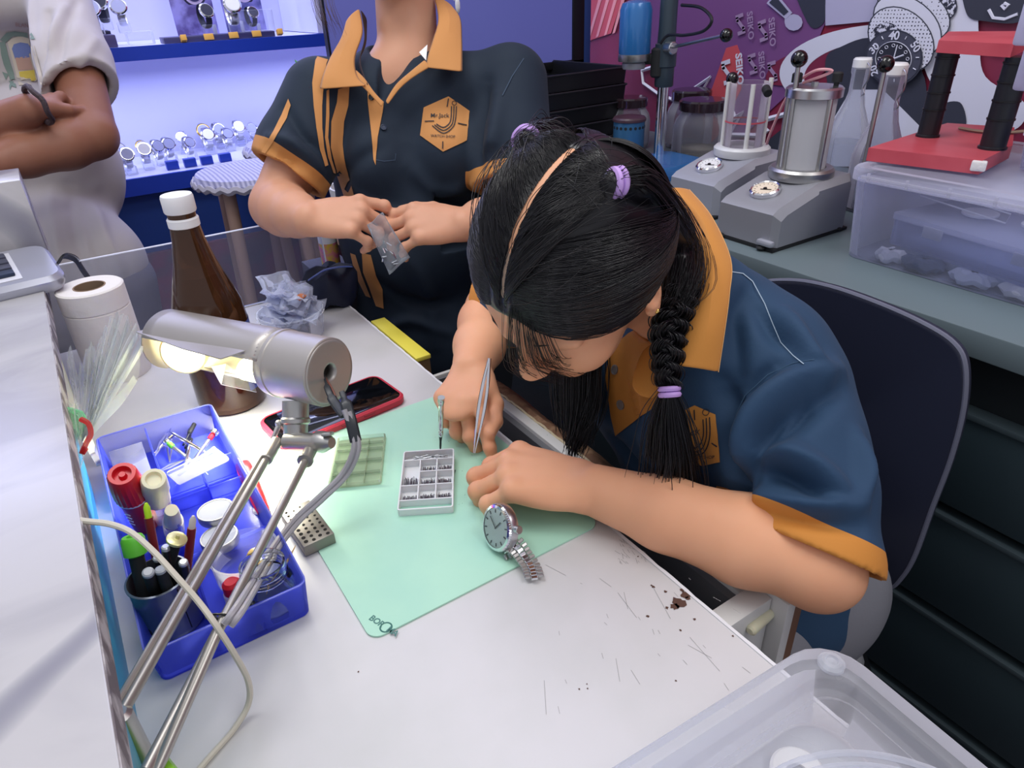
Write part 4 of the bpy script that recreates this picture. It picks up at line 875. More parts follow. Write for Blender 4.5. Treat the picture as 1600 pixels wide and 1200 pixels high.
# clear plastic pieces (crystals) in next compartment
cp2 = thing('plastic_sleeve', 'clear plastic sleeve lying across the middle tray compartment', 'sleeve', V(.03, .72, T + .03))
b = MB(); b.box(V(.032, .722, T + .038), (.060, .030, .006), RZ(.25), .0025); b.obj('sleeve_body', M['clear'], cp2)
b = MB(); b.cyl(V(.01, .712, T + .042), V(.055, .738, T + .044), .0022, n=8); b.obj('rod', M['clear'], cp2)
# round clear dishes and steel tins of parts
def tin_dish(px, py, z, r, lab, content='#cfd0cf', lid=True):
    c = Z(px, py, z); t = thing('parts_tin', lab, 'tin', c - V(0, 0, .010)); b = MB(); b.lathe([(r * .96, -.010), (r, -.008), (r, -.001), (r * .97, 0), (r * .90, 0), (r * .88, -.003), (r * .88, -.007)], c, (0, 0, 1), 36); b.obj('rim', M['brushed'], t)
    b = MB()
    for i in range(26):
        a = rnd(0, 6.28); q = c + V(math.cos(a), math.sin(a), 0) * r * .8 * rnd(0, 1) ** .5 - V(0, 0, .005); b.cyl(q, q + V(rnd(-1, 1), rnd(-1, 1), .4) * .0035, .0012, n=6)
    o = b.obj('loose_parts', mat('parts_mix', content, .3, .7), t); o['kind'] = 'stuff'
    b = MB(); b.cyl(c - V(0, 0, .0008), c, r * .9, n=32); b.obj('window', M['clear'], t)
tin_dish(336, 796, .842, .0185, 'round steel tin with glass top, the farther of two in the tray'); tin_dish(342, 837, .835, .0185, 'round steel tin with glass top, the nearer of two in the tray')
c = Z(388, 862, .842); dsh = thing('glass_dish', 'shallow clear round dish with amber piece and toothpicks in the tray', 'dish', V(c[0], c[1], T + .006))
c = V(c[0] - .004, c[1], T + .006)
b = MB(); b.lathe([(.026, 0), (.030, .002), (.031, .028), (.0322, .030), (.0300, .030), (.0285, .004), (.0001, .003)], c, (0, 0, 1), 40, cap=False); b.obj('dish_wall', M['clear'], dsh)
b = MB(); b.lathe([(.0001, 0), (.006, .001), (.008, .004), (.006, .007), (.0001, .008)], c + V(.010, .010, .008), (0, 0, 1), 20, cap=False); plabel(b.obj('amber_piece', mat('amber', '#d8b45c', .3, sss=.2), dsh), 'small amber piece')
b = MB()
for k in range(7): q = c + V(rnd(-.015, .01), rnd(-.02, 0), .006 + k * .001); b.cyl(q, q + V(rnd(-.012, .012), -.02 - rnd(0, .008), rnd(0, .01)), .0009, n=6)
o = b.obj('toothpick_pile', M['cream'], dsh); o['kind'] = 'stuff'
# clear lidded beads, glass jar
jc = V(.046, .502, T + .004)
jr = thing('glass_jar', 'small clear screw-neck glass jar with a toothpick in the near right tray corner', 'jar', jc)
gl = mat('jar_glass', '#eef4f8', .03, trans=1, ior=1.25)
b = MB(); b.lathe([(.0195, 0), (.0225, .002), (.0235, .008), (.0235, .030), (.0215, .036), (.0195, .039), (.0205, .041), (.0195, .0425), (.0207, .0445), (.0195, .046), (.0205, .048), (.0195, .050), (.0198, .054), (.0180, .055), (.0172, .052), (.0175, .040), (.0205, .032), (.0210, .008), (.0180, .005), (.0001, .004)], jc, (0, 0, 1), 44, cap=False); b.obj('jar_glass', gl, jr)
b = MB(); b.cyl(jc + V(0, 0, .008), jc + V(0, 0, .020), .0205, n=32); b.obj('liquid', mat('liquid', '#e9f0f5', .02, trans=1, ior=1.2), jr)
def pick(p0, p1, lab): 
    b = MB(); d = nrm(p1 - p0); L = np.linalg.norm(p1 - p0); b.lathe([(.0003, 0), (.0011, .006), (.0012, L * .5), (.0010, L - .008), (.0003, L)], p0, d, 8); tag(b.obj('toothpick', M['stick'], loc=p0), lab, 'toothpick')
pick(jc + V(-.004, .002, .010), P(462, 852, .655), 'wooden toothpick standing in the glass jar')
pick(V(.018, .480, T + .045), P(424, 878, .63), 'pale toothpick leaning over the amber vial in the tray')
def vial(px, py, d_, r, h, capc, lab, body=None):
    top = P(px, py, d_); c = V(top[0], top[1], T + .004); h = max(.02, top[2] - c[2]); t = thing('small_bottle', lab, 'bottle', c)
    b = MB(); b.lathe([(r * .9, 0), (r, .002), (r, h * .55), (r * .8, h * .6)], c, (0, 0, 1), 24); b.obj('body', body or M['clear'], t)
    b = MB(); b.lathe([(r * .85, h * .58), (r * .9, h * .6), (r * .88, h * .9), (r * .6, h)], c, (0, 0, 1), 24); b.obj('cap', capc, t)
vial(360, 908, .62, .0095, .04, M['red'], 'small bottle with red domed cap behind the lamp arm'); vial(392, 945, .60, .0085, .03, M['blackgloss'], 'small vial with black cap left of the glass jar')
vial(374, 955, .60, .0075, .03, mat('amber_cap', '#e89a20', .3, sss=.3), 'tiny amber vial in the near corner of the tray')
# red handled tool beyond the tray
rk = thing('case_knife', 'red handled watch case opener lying right of the blue tray', 'tool', Z(395, 770, T))
q0 = Z(378, 722, T + .012); q1 = Z(412, 800, T + .008); d = nrm(q1 - q0); s_ = nrm(np.cross(V(0, 0, 1), d)); L = np.linalg.norm(q1 - q0)
b = MB(); rowp = [(.0, .004, .003), (.004, .0085, .007), (.02, .0095, .008), (.05, .0090, .007), (L * .8, .008, .006), (L, .0065, .004)]
b.tube([q0 + d * a for a, _, _ in rowp], [r for _, r, _ in rowp], 16, flat=.6, up=s_); b.obj('handle', mat('handle_red', '#e0252c', .3), rk)
b = MB(); b.box(q1 + d * .006, (.012, .010, .003), np.array([d, s_, V(0, 0, 1)]).T, .001); b.obj('blade', M['brushed'], rk)
b = MB(); b.sph(Z(408, 796, T + .004), (.010, .008, .005), 12); tag(b.obj('cotton_ball', mat('cotton', '#eceae6', .9, bump=(200, 1, .002))), 'small white cotton wad at the right side of the tray', 'cotton')

# ------------------------------------------------------------------ lamp
cap_c = P(515, 582, .745); left_c = P(262, 530, .86); ax = nrm(left_c - cap_c); LL = np.linalg.norm(left_c - cap_c); RR = .0375
lp = thing('desk_lamp', 'grey metal cylinder lamp on a double jointed arm, lit, over the bench', 'lamp', V(-.088, .42, T))
# frame: u = up-ish, across
up = nrm(V(0, 0, 1) - ax * ax[2]); sd_ = np.cross(ax, up)
if np.dot(sd_, C2W((0, 0, 1))) < 0: sd_ = -sd_          # sd_ points towards the viewer side
def rp(r, a, z): return cap_c + ax * z + (up * math.cos(a) + sd_ * math.sin(a)) * r
b = MB(); b.lathe([(RR * .96, 0), (RR, .002), (RR, .062), (RR * 1.03, .063), (RR * 1.03, .067), (RR, .068), (RR, .075)], cap_c, ax, 56, cap=False)
# half shell beyond the collar: open towards the bench
SH = mat('lamp_shell', '#b4afab', .4, .55, bump=(30, .1))
G = [[rp(RR, a, z) for a in np.linspace(math.radians(-175), math.radians(62), 40)] for z in np.linspace(.068, LL - .004, 12)]
b.grid(G); b.obj('shell', SH, lp, solid=.0016)
b = MB(); F = frame(ax); pts = []
G = [[rp(RR * .97 * t, a, 0.0) for a in np.linspace(0, 2 * math.pi, 49)[:-1]] for t in (1, .9, .6, .32, .27)]
b.grid(G, closed=True); G2 = [[rp(RR * .27, a, z) for a in np.linspace(0, 2 * math.pi, 49)[:-1]] for z in (0, .012)]; b.grid(G2, closed=True); b.obj('end_cap', SH, lp, solid=.0012)
b = MB(); b.lathe([(RR * .27, 0), (RR * .27, .001)], cap_c + ax * .012, ax, 24); b.obj('cable_hole', mat('hole_dark', '#2b2522', .8), lp)
b = MB(); b.lathe([(RR * .98, 0), (RR * .98, .002)], cap_c + ax * (LL - .003), ax, 40); b.obj('far_cap', SH, lp)
inner = mat('reflector', '#f4efdc', .25, .3)
G = [[rp(RR * .93, a, z) for a in np.linspace(math.radians(-170), math.radians(57), 30)] for z in np.linspace(.075, LL - .008, 8)]
b = MB(); b.grid(G); b.obj('reflector', inner, lp)
bulb = mat('bulb_glow', '#fff8d8', .3, emis='#fff6c8', es=22)
b = MB(); b.cyl(cap_c + ax * .085 + sd_ * .016 - up * .008, cap_c + ax * .118 + sd_ * .016 - up * .008, .0125, n=20, bev=.004); b.obj('bulb', bulb, lp)
# round glowing reflector disc at far end
dc = P(289, 549, .838); dn = C2W(nrm((.08, -.45, .88)))
b = MB(); b.lathe([(.0255, -.004), (.0275, -.003), (.0275, .006), (.0255, .007), (.0240, .004), (.0240, .003)], dc, dn, 40, cap=False); b.obj('lens_ring', mat('lens_ring', '#e9e2a8', .3, sss=.2), lp)
b = MB(); b.cyl(dc + dn * .001, dc + dn * .0035, .0240, n=36); b.obj('lens', mat('lens_glow', '#fff8d8', .3, emis='#fffad0', es=12), lp)
# flap
fl = [P(213, 520, .83), P(256, 507, .86), P(330, 522, .83), P(396, 545, .755), P(345, 562, .735), P(285, 546, .77)]
b = MB(); b.hull3(fl, -nrm(np.cross(fl[2] - fl[0], fl[4] - fl[0])), .0012); b.obj('flap', SH, lp, smooth=0)
ps = [P(330, 573, .75), P(352, 569, .74), P(396, 600, .735), P(400, 613, .735), P(345, 601, .745)]
b = MB(); b.hull3(ps, nrm(np.cross(ps[1] - ps[0], ps[3] - ps[0])), .001); b.obj('clear_guard', M['clear'], lp, smooth=0)
# neck and joint
j0 = P(462, 632, .765); j1 = P(462, 690, .765)
b = MB(); d = nrm(j1 - j0); b.lathe([(.0145, -.004), (.0145, .014), (.0160, .016), (.0160, .020), (.0135, .022), (.0125, .045)], j0, d, 28); b.obj('neck', M['brushed'], lp)
ka = P(435, 664, .765); kb = P(520, 690, .735)
b = MB(); b.cyl(P(447, 690, .76), P(505, 692, .74), .0105, n=20, bev=.002); b.lathe([(.012, 0), (.012, .008), (.007, .018), (.006, .020)], P(497, 690, .745), nrm(P(520, 692, .735) - P(497, 690, .745)), 20); b.obj('joint_knuckle', M['brushed'], lp)
b = MB(); b.box(P(512, 678, .735), (.010, .004, .016), ROT @ rot((0, 0, 1), .1), .001); b.obj('wing_nut', M['brushed'], lp)
b = MB(); b.tube([P(438, 664, .762), P(463, 690, .758)], .0025, 6); b.tube([P(436, 664, .762), P(418, 705, .75)], .0030, 6); b.sph(P(436, 662, .762), .0045, 10); b.obj('link_bar', M['steel'], lp)
# lower arms: two pairs of rods down to the clamp
rod = mat('rod_metal', '#aaa6a0', .35, .75)
e1 = Z(188, 1118, .885); s1 = P(432, 690, .757)
b = MB(); b.cyl(s1, e1, .0042, n=14); b.cyl(s1 + C2W((-.006, .002, 0)), e1 + C2W((-.0055, .003, 0)), .0026, n=10); b.lathe([(.0068, 0), (.0068, .035), (.006, .036)], s1, nrm(e1 - s1), 16); b.obj('left_arm', rod, lp)
s2 = P(487, 700, .745); e2 = Z(228, 1205, .872)
b = MB(); b.cyl(s2, e2, .0043, n=14); b.lathe([(.0070, 0), (.0070, .02), (.0085, .021), (.0085, .024), (.006, .025)], s2, nrm(e2 - s2), 16); b.obj('right_arm', rod, lp)
m2 = Z(352, 960, .905); e3 = Z(243, 1208, .868)
b = MB(); b.cyl(m2, e3, .0040, n=12); b.obj('cable_conduit', rod, lp)
b = MB(); q = Z(345, 965, .903)
b.tube([q + C2W((.011 * math.cos(a), .0045 * math.sin(a), .006 * math.sin(a))) for a in np.linspace(0, 6.283, 20)[:-1]], .0009, 5, closed=True); b.cyl(Z(335, 962, .906), Z(340, 968, .906), .0012, n=6); b.obj('cable_tie', M['black'], lp)
# electric cable from the end cap
wire = mat('grey_cable', '#a3a0a6', .4)
pth = smooth_path([P(538, 640, .70), P(548, 670, .70), P(553, 700, .70), P(535, 740, .705), P(500, 775, .70), P(462, 810, .69), P(430, 850, .655), P(400, 900, .605), Z(370, 948, .908), Z(350, 975, .906)], 8)
b = MB(); b.tube(pth, .0030, 8); b.tube([p + C2W((.0046, -.002, -.001)) for p in pth], .0026, 8); b.obj('twin_cable', wire, lp)
tape = mat('tape', '#2c3036', .35)
b = MB(); b.tube(smooth_path([P(508, 590, .745), P(520, 610, .73), P(532, 640, .715)], 6), .0012, 6); b.obj('brown_wire', mat('wire_brown', '#7a4438', .5), lp)
b = MB(); b.tube(smooth_path([P(506, 585, .745), P(512, 608, .725), P(522, 628, .715), P(538, 650, .70)], 6), [.0012] * 5 + [.0035] * 5 + [.005] * 9, 8, flat=.5); b.obj('taped_wire', tape, lp)
b = MB(); b.tube(smooth_path([P(534, 612, .715), P(541, 632, .705), P(549, 660, .70), P(556, 690, .70)], 6), [.003] * 5 + [.006] * 14, 8, flat=.45); b.obj('tape_wrap', tape, lp)
cl_ = thing('lamp_clamp', 'bright green end of a clamp at the foot of the lamp arms', 'clamp', V(-.085, .36, T))
q = Z(228, 1215, .865)
b = MB(); b.box(q - V(0, 0, .026), (.034, .026, .052), RZ(.3), .006); b.obj('grip', mat('clamp_green', '#86c832', .35), cl_)
b = MB(); b.cyl(V(e1[0], e1[1], T), V(e1[0], e1[1], e1[2] + .004), .008, n=24, bev=.003); b.obj('pivot_post', M['brushed'], cl_)
l = bpy.data.lights.new('lamp_light', 'SPOT'); l.energy = 5; l.color = (1, .95, .80); l.shadow_soft_size = .025; l.spot_size = math.radians(150); l.spot_blend = .8
lo = bpy.data.objects.new('lamp_light', l); sc.collection.objects.link(lo); q = rp(0, 0, LL * .55) - up * .025 + sd_ * .012; lo.location = q; lo.rotation_euler = Vector(-up * .9 + sd_ * .35).to_track_quat('-Z', 'Y').to_euler()
# beige cable loop
b = MB(); b.tube(smooth_path([Z(a, c, z) for a, c, z in ((118, 812, .957), (140, 815, .957), (172, 819, .957), (205, 832, .955), (240, 862, .947), (275, 900, .935), (310, 940, .92), (338, 978, .907), (368, 1025, .880), (388, 1065, .845), (388, 1100, .822), (365, 1140, .8128), (330, 1180, .8128), (300, 1215, .8128))], 8), .0024, 8)
tag(b.obj('power_cable', mat('beige_cable', '#cfcabb', .45)), 'beige power cable looping from the ledge past the tin cup down to the bench', 'cable')
K = .92   # back counter height
def dome(mb, c, r, ax=(0, 0, 1)): mb.sph(c, r, 20)
# ------------------------------------------------------------------ pressure testers
def tester(o, label, body_m, clear, sx=1.):
    """o = front near corner on the counter; runs away along +x, width along +y"""
    t = thing('pressure_tester', label, 'watch tester', o + V(.09, .06, 0)); 
    W, D = .125, .19; o = np.array(o)
    # side profile (x,z), extruded in y with chamfered edges
    prof = [(0, .006), (0, .058), (.012, .066), (.085, .086), (.105, .091), (.185, .094), (.19, .088), (.19, .006)]
    b = MB(); vs = []; fs = []; ins = [(0.0, .010), (.010, 0), (W - .010, 0), (W, .010)]
    rows = []
    for y, shr in ins:
        cx_, cz_ = .095, .045; row = []
        for x, z in prof: row.append(o + V(x + (shr if x < cx_ else -shr) * 1., y, z - (shr if z > .02 else 0)))
        rows.append(row)
    n = len(prof); b.add([p for r in rows for p in r], [tuple(i * n + k for k in range(n))[::(-1 if i == 0 else 1)] for i in (0, 3)] + [(i * n + k, i * n + (k + 1) % n, (i + 1) * n + (k + 1) % n, (i + 1) * n + k) for i in range(3) for k in range(n)])
    b.obj('housing', body_m, t, smooth=30)
    b = MB()
    for x, y in ((-.004, .02), (-.004, W - .02), (.17, .004), (.17, W - .004)): b.cyl(o + V(x, y, .001), o + V(x, y, .008), .008, n=16, bev=.003)
    b.boxb(o + V(-.002, -.001, 0), o + V(.192, W + .001, .005)); plabel(b.obj('foot_plate', M['rubber'], t), 'black rubber foot plate')
    # gauge on the sloped top
    n_ = nrm(V(-.020, 0, .073)); n_ = nrm(V(-.265, 0, .96)); g = o + V(.046, W * .52, .0775); Fg = np.array([V(0, -1, 0), np.cross(n_, V(0, -1, 0)), n_]).T
    b = MB(); b.lathe([(.0225, -.004), (.0245, .001), (.0245, .005), (.0225, .007), (.0205, .006), (.0205, .004)], g, Fg, 36, cap=False); ga = b.obj('gauge', M['chrome'], t)
    b = MB(); b.lathe([(.0205, .003), (.0205, .0042)], g, Fg, 36); b.obj('gauge_face', mat('gauge_face', '#e9d9c4' if not clear else '#ececee', .4), ga)
    b = MB(); b.box(g + Fg @ V(.003, -.002, .005), (.018, .0015, .0006), Fg @ RZ(.3)); b.cyl(g + Fg @ V(0, 0, .0045), g + Fg @ V(0, 0, .006), .003, n=12)
    for k in range(16): a = k * math.pi / 8; b.box(g + Fg @ V(.0165 * math.cos(a), .0165 * math.sin(a), .0045), (.003, .0006, .0003), Fg @ RZ(a))
    b.obj('needle', M['black'], ga)
    c = o + V(.128, W * .50, .088)
    b = MB(); b.lathe([(.050, 0), (.052, .004), (.052, .014), (.048, .018), (.038, .018), (.036, .010)], c, (0, 0, 1), 40); b.obj('chamber_base', mat('chamber_ring', '#d8d9dc', .3) if clear else M['brushed'], t)
    h = .128
    if clear:
        b = MB(); b.lathe([(.036, .010), (.036, h), (.033, h), (.033, .012)], c, (0, 0, 1), 36, cap=False); b.obj('cylinder', film('perspex', '#f3f0f4', .10, .05), t)
        b = MB(); b.lathe([(.037, .060), (.037, .0625), (.0355, .0625), (.0355, .060)], c, (0, 0, 1), 36, cap=False); plabel(b.obj('level_line', M['redpaint'], t), 'thin red level line')
        for a in (2.3, 4.0, 5.6): b = MB(); q = c + V(.037 * math.cos(a), .037 * math.sin(a), .012); b.cyl(q, q + V(0, 0, h - .012 + (.006 if a > 5 else 0)), .0042, n=12); b.obj('guide_rod', M['offwhite'], t)
        q = c + V(-.008, .035, h + .004); b = MB(); b.sph(q, .0115, 18); b.obj('ball_knob', M['blackgloss'], t)
        b = MB(); q = c + V(.0, -.036, h - .008); b.cyl(q, q + V(-.012, -.016, -.006), .0075, n=14, bev=.001); b.obj('valve_knob', M['rubber'], t)
    else:
        b = MB(); b.lathe([(.0365, .010), (.0365, h), (.0345, h), (.0345, .012)], c, (0, 0, 1), 40, cap=False); b.obj('cylinder', mat('frosted_cylinder', '#d8d8de', .10, trans=.35, ior=1.2), t)
        b = MB(); b.cyl(c + V(0, 0, .012), c + V(0, 0, h - .004), .0325, n=36); b.obj('inner_sleeve', mat('sleeve_grey', '#bdbcc0', .35, .5), t)
        b = MB(); b.lathe([(.0360, h - .004), (.0435, h - .002), (.0435, h + .010), (.040, h + .013), (.010, h + .014), (.0001, h + .014)], c, (0, 0, 1), 44); b.obj('top_plate', M['steel'], t)
        for a in (.2, 2.4, 4.5): b = MB(); q = c + V(.037 * math.cos(a), .037 * math.sin(a), 0); b.cyl(q + V(0, 0, .010), q + V(0, 0, h), .0045, n=12); b.obj('guide_rod', M['brushed'], t)
        for a in (2.5, 5.4): 
            q = c + V(.030 * math.cos(a), .030 * math.sin(a), h + .012); b = MB(); b.lathe([(.004, 0), (.004, .006), (.008, .007), (.008, .019), (.006, .021)], q, (0, 0, 1), 16); b.obj('knurled_knob', M['rubber'], t)
        b = MB(); b.cyl(c + V(-.002, .0, h + .014), c + V(-.002, 0, h + .019), .006, n=6); b.obj('centre_nut', M['brushed'], t)
    return t, c
dbm = M['castgrey']
t1, c1 = tester(V(.910, .655, K), 'nearer grey cast pressure tester with a steel topped cylinder and cream gauge', M['castgrey2'], False)
t2, c2 = tester(V(.975, .835, K), 'farther grey cast pressure tester with a clear cylinder and white gauge', M['castgrey'], True)
for (t, px, py, bx, by, x, lab) in ((t1, 1249, 92, 1224, 262, 1.0, 'left'), (t1, 1384, 100, 1357, 225, 1.105, 'right')):
    a = XX(px, py, x); c = XX(bx, by, x); b = MB(); b.cyl(V(c[0], c[1], 1.0), a, .0036, n=12); r = b.obj('lever_rod', M['brushed'], t); b = MB(); b.sph(a, .0125, 20); b.obj('ball_knob', M['blackgloss'], t)
b = MB(); b.tube(smooth_path([c1 + V(-.005, .02, .144), XX(1300, 112, 1.04), XX(1275, 110, 1.03), XX(1245, 130, 1.03), XX(1225, 160, 1.04), XX(1205, 205, 1.05), XX(1198, 225, 1.06)], 8), .0022, 8); b.obj('pink_hose', mat('pink_hose', '#d9a0a8', .3, sss=.2), t1)
b = MB(); b.box(V(.9115, .72, .955), (.0016, .004, .028), bev=.0006); b.box(V(.906, .668, .934), (.012, .030, .010), bev=.004); b.obj('casting_mark', M['castgrey'], t1)
# ------------------------------------------------------------------ blue press with motor on a column
pr = thing('drill_press', 'blue bench press with motor head on a steel column and black ball lever', 'press', V(1.20, 1.215, K))
b = MB(); tub(b, V(1.155, 1.165, K), I3, [(.19, .15, .02, 0), (.19, .15, .02, .012), (.17, .13, .02, .028)]); b.obj('base', M['blue'], pr)
colc = V(1.20, 1.215, K)
b = MB(); b.cyl(colc + V(0, 0, .02), colc + V(0, 0, .25), .0130, n=24); b.obj('column', M['chrome'], pr)
b = MB(); b.lathe([(.019, .175), (.021, .178), (.021, .215), (.024, .217), (.024, .262), (.020, .264), (.019, .30), (.019, .55)], colc, (0, 0, 1), 28); b.obj('column_sleeve', mat('sleeve_grey2', '#3d4a55', .35, .3), pr)
mc = V(1.150, 1.262, 1.145)
b = MB(); b.lathe([(.0335, .018), (.0350, .022), (.0350, .105), (.030, .118), (.015, .123), (.0001, .124)], mc, (0, 0, 1), 40); b.obj('motor_housing', M['blue'], pr)
b = MB(); b.lathe([(.0001, .004), (.0345, .004), (.0355, .006), (.0355, .018), (.0335, .019)], mc, (0, 0, 1), 40); b.obj('motor_flange', M['brushed'], pr)
b = MB(); b.lathe([(.0001, -.012), (.024, -.012), (.026, -.008), (.026, .0), (.022, .004)], mc, (0, 0, 1), 36); b.obj('chuck_ring', mat('ring_grey', '#a9a9b0', .4, .4), pr)
b = MB(); b.box((mc + colc + V(0, 0, .24)) / 2 + V(.004, -.0, -.0), (.05, .022, .022), RZ(-.75), .004); b.cyl(V(1.185, 1.222, 1.115), V(1.185, 1.222, 1.175), .016, n=16, bev=.004); b.obj('bracket', M['rubber'], pr)
lv0 = colc + V(-.01, -.02, .255); lv1 = XX(1128, 56, 1.15)
b = MB(); b.cyl(colc + V(-.01, -.012, .255), colc + V(-.012, -.035, .255), .013, n=16, bev=.002); b.cyl(lv0, lv1, .0034, n=10); b.obj('lever', M['steel'], pr)
b = MB(); b.sph(XX(1135, 55, 1.15), .0125, 20); b.obj('ball_knob', M['blackgloss'], pr)
b = MB(); b.tube(smooth_path([XX(1065, 8, 1.18), XX(1095, 12, 1.17), XX(1112, 30, 1.16), XX(1100, 48, 1.16), XX(1070, 55, 1.165), XX(1045, 55, 1.17), XX(1032, 68, 1.165)], 8), .0032, 8); b.obj('power_lead', M['black'], pr)
# blue perforated canister
cc_ = V(1.165, 1.285, K)
cn = thing('canister', 'blue perforated metal canister with dark lid beside the press', 'canister', cc_)
b = MB(); b.lathe([(.036, 0), (.037, .002), (.037, .098), (.036, .099)], cc_, (0, 0, 1), 40); b.obj('can_body', mat('can_blue', '#3c6f99', .35, .3, coat=.2), cn)
b = MB(); b.lathe([(.0375, .098), (.0395, .099), (.0395, .104), (.036, .108), (.0001, .108)], cc_, (0, 0, 1), 40); b.obj('lid', mat('lid_plum', '#4a3540', .35), cn)
b = MB()
for k in range(20): a = k * 2 * math.pi / 20; q = cc_ + V(.0368 * math.cos(a), .0368 * math.sin(a), .086); b.cyl(q, q + V(math.cos(a), math.sin(a), 0) * .0006, .0035, n=10)
b.obj('round_hole', M['rubber'], cn)
# glass jars
def jar(o, r, h, lab, fill=None, grp=None):
    t = thing('glass_jar', lab, 'jar', o, grp); s = 1.0
    b = MB(); b.lathe([(r * .80, 0), (r * .98, .004), (r, .012), (r, h * .55), (r * .92, h * .68), (r * .74, h * .80), (r * .74, h * .84), (r * .71, h * .84), (r * .71, h * .80), (r * .88, h * .66), (r * .96, h * .54), (r * .96, .012), (r * .75, .006)], o, (0, 0, 1), 10 if fill else 36, ph=.3); b.obj('glass_body', film('jar_film', '#dcdde4', .20, .06), t, smooth=50)
    b = MB(); b.lathe([(r * .80, h * .82), (r * .84, h * .83), (r * .84, h * .97), (r * .78, h), (r * .5, h * 1.005), (.0001, h * 1.0)], o, (0, 0, 1), 40); b.obj('lid', mat('lid_black', '#2b1f26', .15, coat=.4), t)
    if fill: b = MB(); b.lathe([(r * .7, .006), (r * .92, .010), (r * .92, h * .16), (.0001, h * .18)], o, (0, 0, 1), 24); b.obj('contents', mat('powder', '#a09b8a', .9), t)
    return t
jar(V(1.335, 1.215, K), .068, .135, 'wide clear glass jar with black lid and a little pale powder inside', True)
jar(V(1.415, 1.330, K), .060, .140, 'clear jar with dark lid standing behind the wide powder jar')
jar(V(1.295, 1.430, K), .055, .125, 'jar with plum lid half hidden behind the blue canister')
# swing-top bottles
def swing(o, s, lab):
    t = thing('swing_bottle', lab, 'bottle', o)
    b = MB(); b.lathe([(.030 * s, 0), (.0375 * s, .004), (.038 * s, .085 * s), (.034 * s, .105 * s), (.020 * s, .140 * s), (.0145 * s, .165 * s), (.0145 * s, .195 * s), (.0165 * s, .200 * s), (.0165 * s, .208 * s), (.0125 * s, .209 * s), (.0115 * s, .165 * s), (.017 * s, .14 * s), (.031 * s, .104 * s), (.035 * s, .085 * s), (.034 * s, .006)], o, (0, 0, 1), 36); b.obj('glass_body', film('bottle_film', '#eef0f6', .16, .04), t)
    b = MB(); b.lathe([(.012 * s, .206 * s), (.0165 * s, .209 * s), (.0165 * s, .222 * s), (.014 * s, .225 * s), (.0001, .225 * s)], o, (0, 0, 1), 24); b.obj('stopper', M['white'], t)
    b = MB(); q = o + V(0, 0, .21 * s); X_ = nrm(V(-.4, -.9, 0)); b.tube(smooth_path([q + X_ * .016 * s + V(0, 0, .008 * s), q + X_ * .026 * s, q + X_ * .027 * s - V(0, 0, .02 * s), q + X_ * .018 * s - V(0, 0, .035 * s), q + X_ * .024 * s - V(0, 0, .045 * s), q + X_ * .016 * s - V(0, 0, .05 * s)], 5), .0014, 6); b.obj('wire_bail', M['steel'], t)
    b = MB(); b.cyl(o + V(0, 0, .006), o + V(0, 0, .075 * s), .0335 * s, n=32); b.obj('water', film('water', '#eef2fa', .12, .02), t)
swing(V(1.235, .705, K), 1.10, 'clear swing-top bottle with white stopper behind the lever'); swing(V(1.39, .865, K), 1.05, 'farther swing-top bottle behind the steel tester cylinder')
# black stacked trays
for k in range(5):
    z = K + .0 + k * .040; c = V(1.125, 1.60, z + .001); t = thing('stacking_tray', ('bottom', 'second', 'middle', 'fourth', 'top')[k] + ' black plastic tray of the stack beside the blue press', 'tray', c, 'stack of black trays')
    b = MB(); walls(b, c, RZ(0.05), .30, .36, .004, 0, .036, .012, .006); b.obj('tray_wall', M['black'], t)
    b = MB(); b.tube([c + RZ(.05) @ V(x, y, .0365) for x, y in rrect(.303, .363, .013)], .0025, 6, closed=True); b.obj('rim', mat('rim_black', '#26272d', .3), t)
# ------------------------------------------------------------------ clear storage box with contents
BX = V(1.14, .36, K); bw_, bl_ = .325, .46
sb = thing('storage_box', 'large clear plastic storage box with lid holding small cases on the back counter', 'box', BX)
b = MB(); walls(b, BX, I3, bw_, bl_, .003, .001, .118, .022, .016); b.obj('box_wall', M['milky'], sb)
b = MB(); tub(b, BX, I3, [(bw_ + .002, bl_ + .002, .024, .116), (bw_ + .012, bl_ + .012, .026, .118), (bw_ + .012, bl_ + .012, .026, .132), (bw_ + .006, bl_ + .006, .024, .136), (bw_ - .02, bl_ - .02, .02, .136), (bw_ - .026, bl_ - .026, .018, .133)]); b.obj('lid', film('lid_milk', '#e3e4f2', .40, .3), sb)
b = MB()
for x in np.linspace(-.2, .2, 8): b.boxb(BX + V(-bw_ / 2 - .007, x - .002, .119), BX + V(-bw_ / 2 - .0055, x + .002, .131))
b.boxb(BX + V(-bw_ / 2 - .0075, -.21, .1235), BX + V(-bw_ / 2 - .006, .21, .1265)); b.obj('rim_rib', film('rib_milk', '#f2f2fa', .7, .3), sb)
ic = thing('component_case', 'flat clear plastic case with two latches inside the storage box', 'case', V(1.12, .40, K + .02))
mc2 = film('case_film', '#cdd4ee', .45, .25); 
b = MB(); walls(b, V(1.115, .395, K + .022), RZ(-.16), .22, .26, .003, 0, .038, .008, 0); b.obj('case_body', mc2, ic)
b = MB(); tub(b, V(1.115, .395, K + .060), RZ(-.16), [(.224, .264, .008, 0), (.224, .264, .008, .008), (.215, .255, .007, .009)]); b.obj('case_lid', film('case_lid', '#dfe3f4', .5, .25), ic)
for y in (-.07, .06): b = MB(); b.box(V(1.115, .395, K + .055) + RZ(-.16) @ V(-.113, y, 0), (.003, .030, .016), RZ(-.16), .001); b.obj('latch', film('latch', '#eceff8', .7, .3), ic)
b = MB(); b.box(V(1.115, .395, K + .02), (.20, .23, .028), RZ(-.16), .004); tag(b.obj('blue_insert', mat('blue_content', '#c0cbe6', .5)), 'pale blue bundle lying inside the flat case', 'insert')
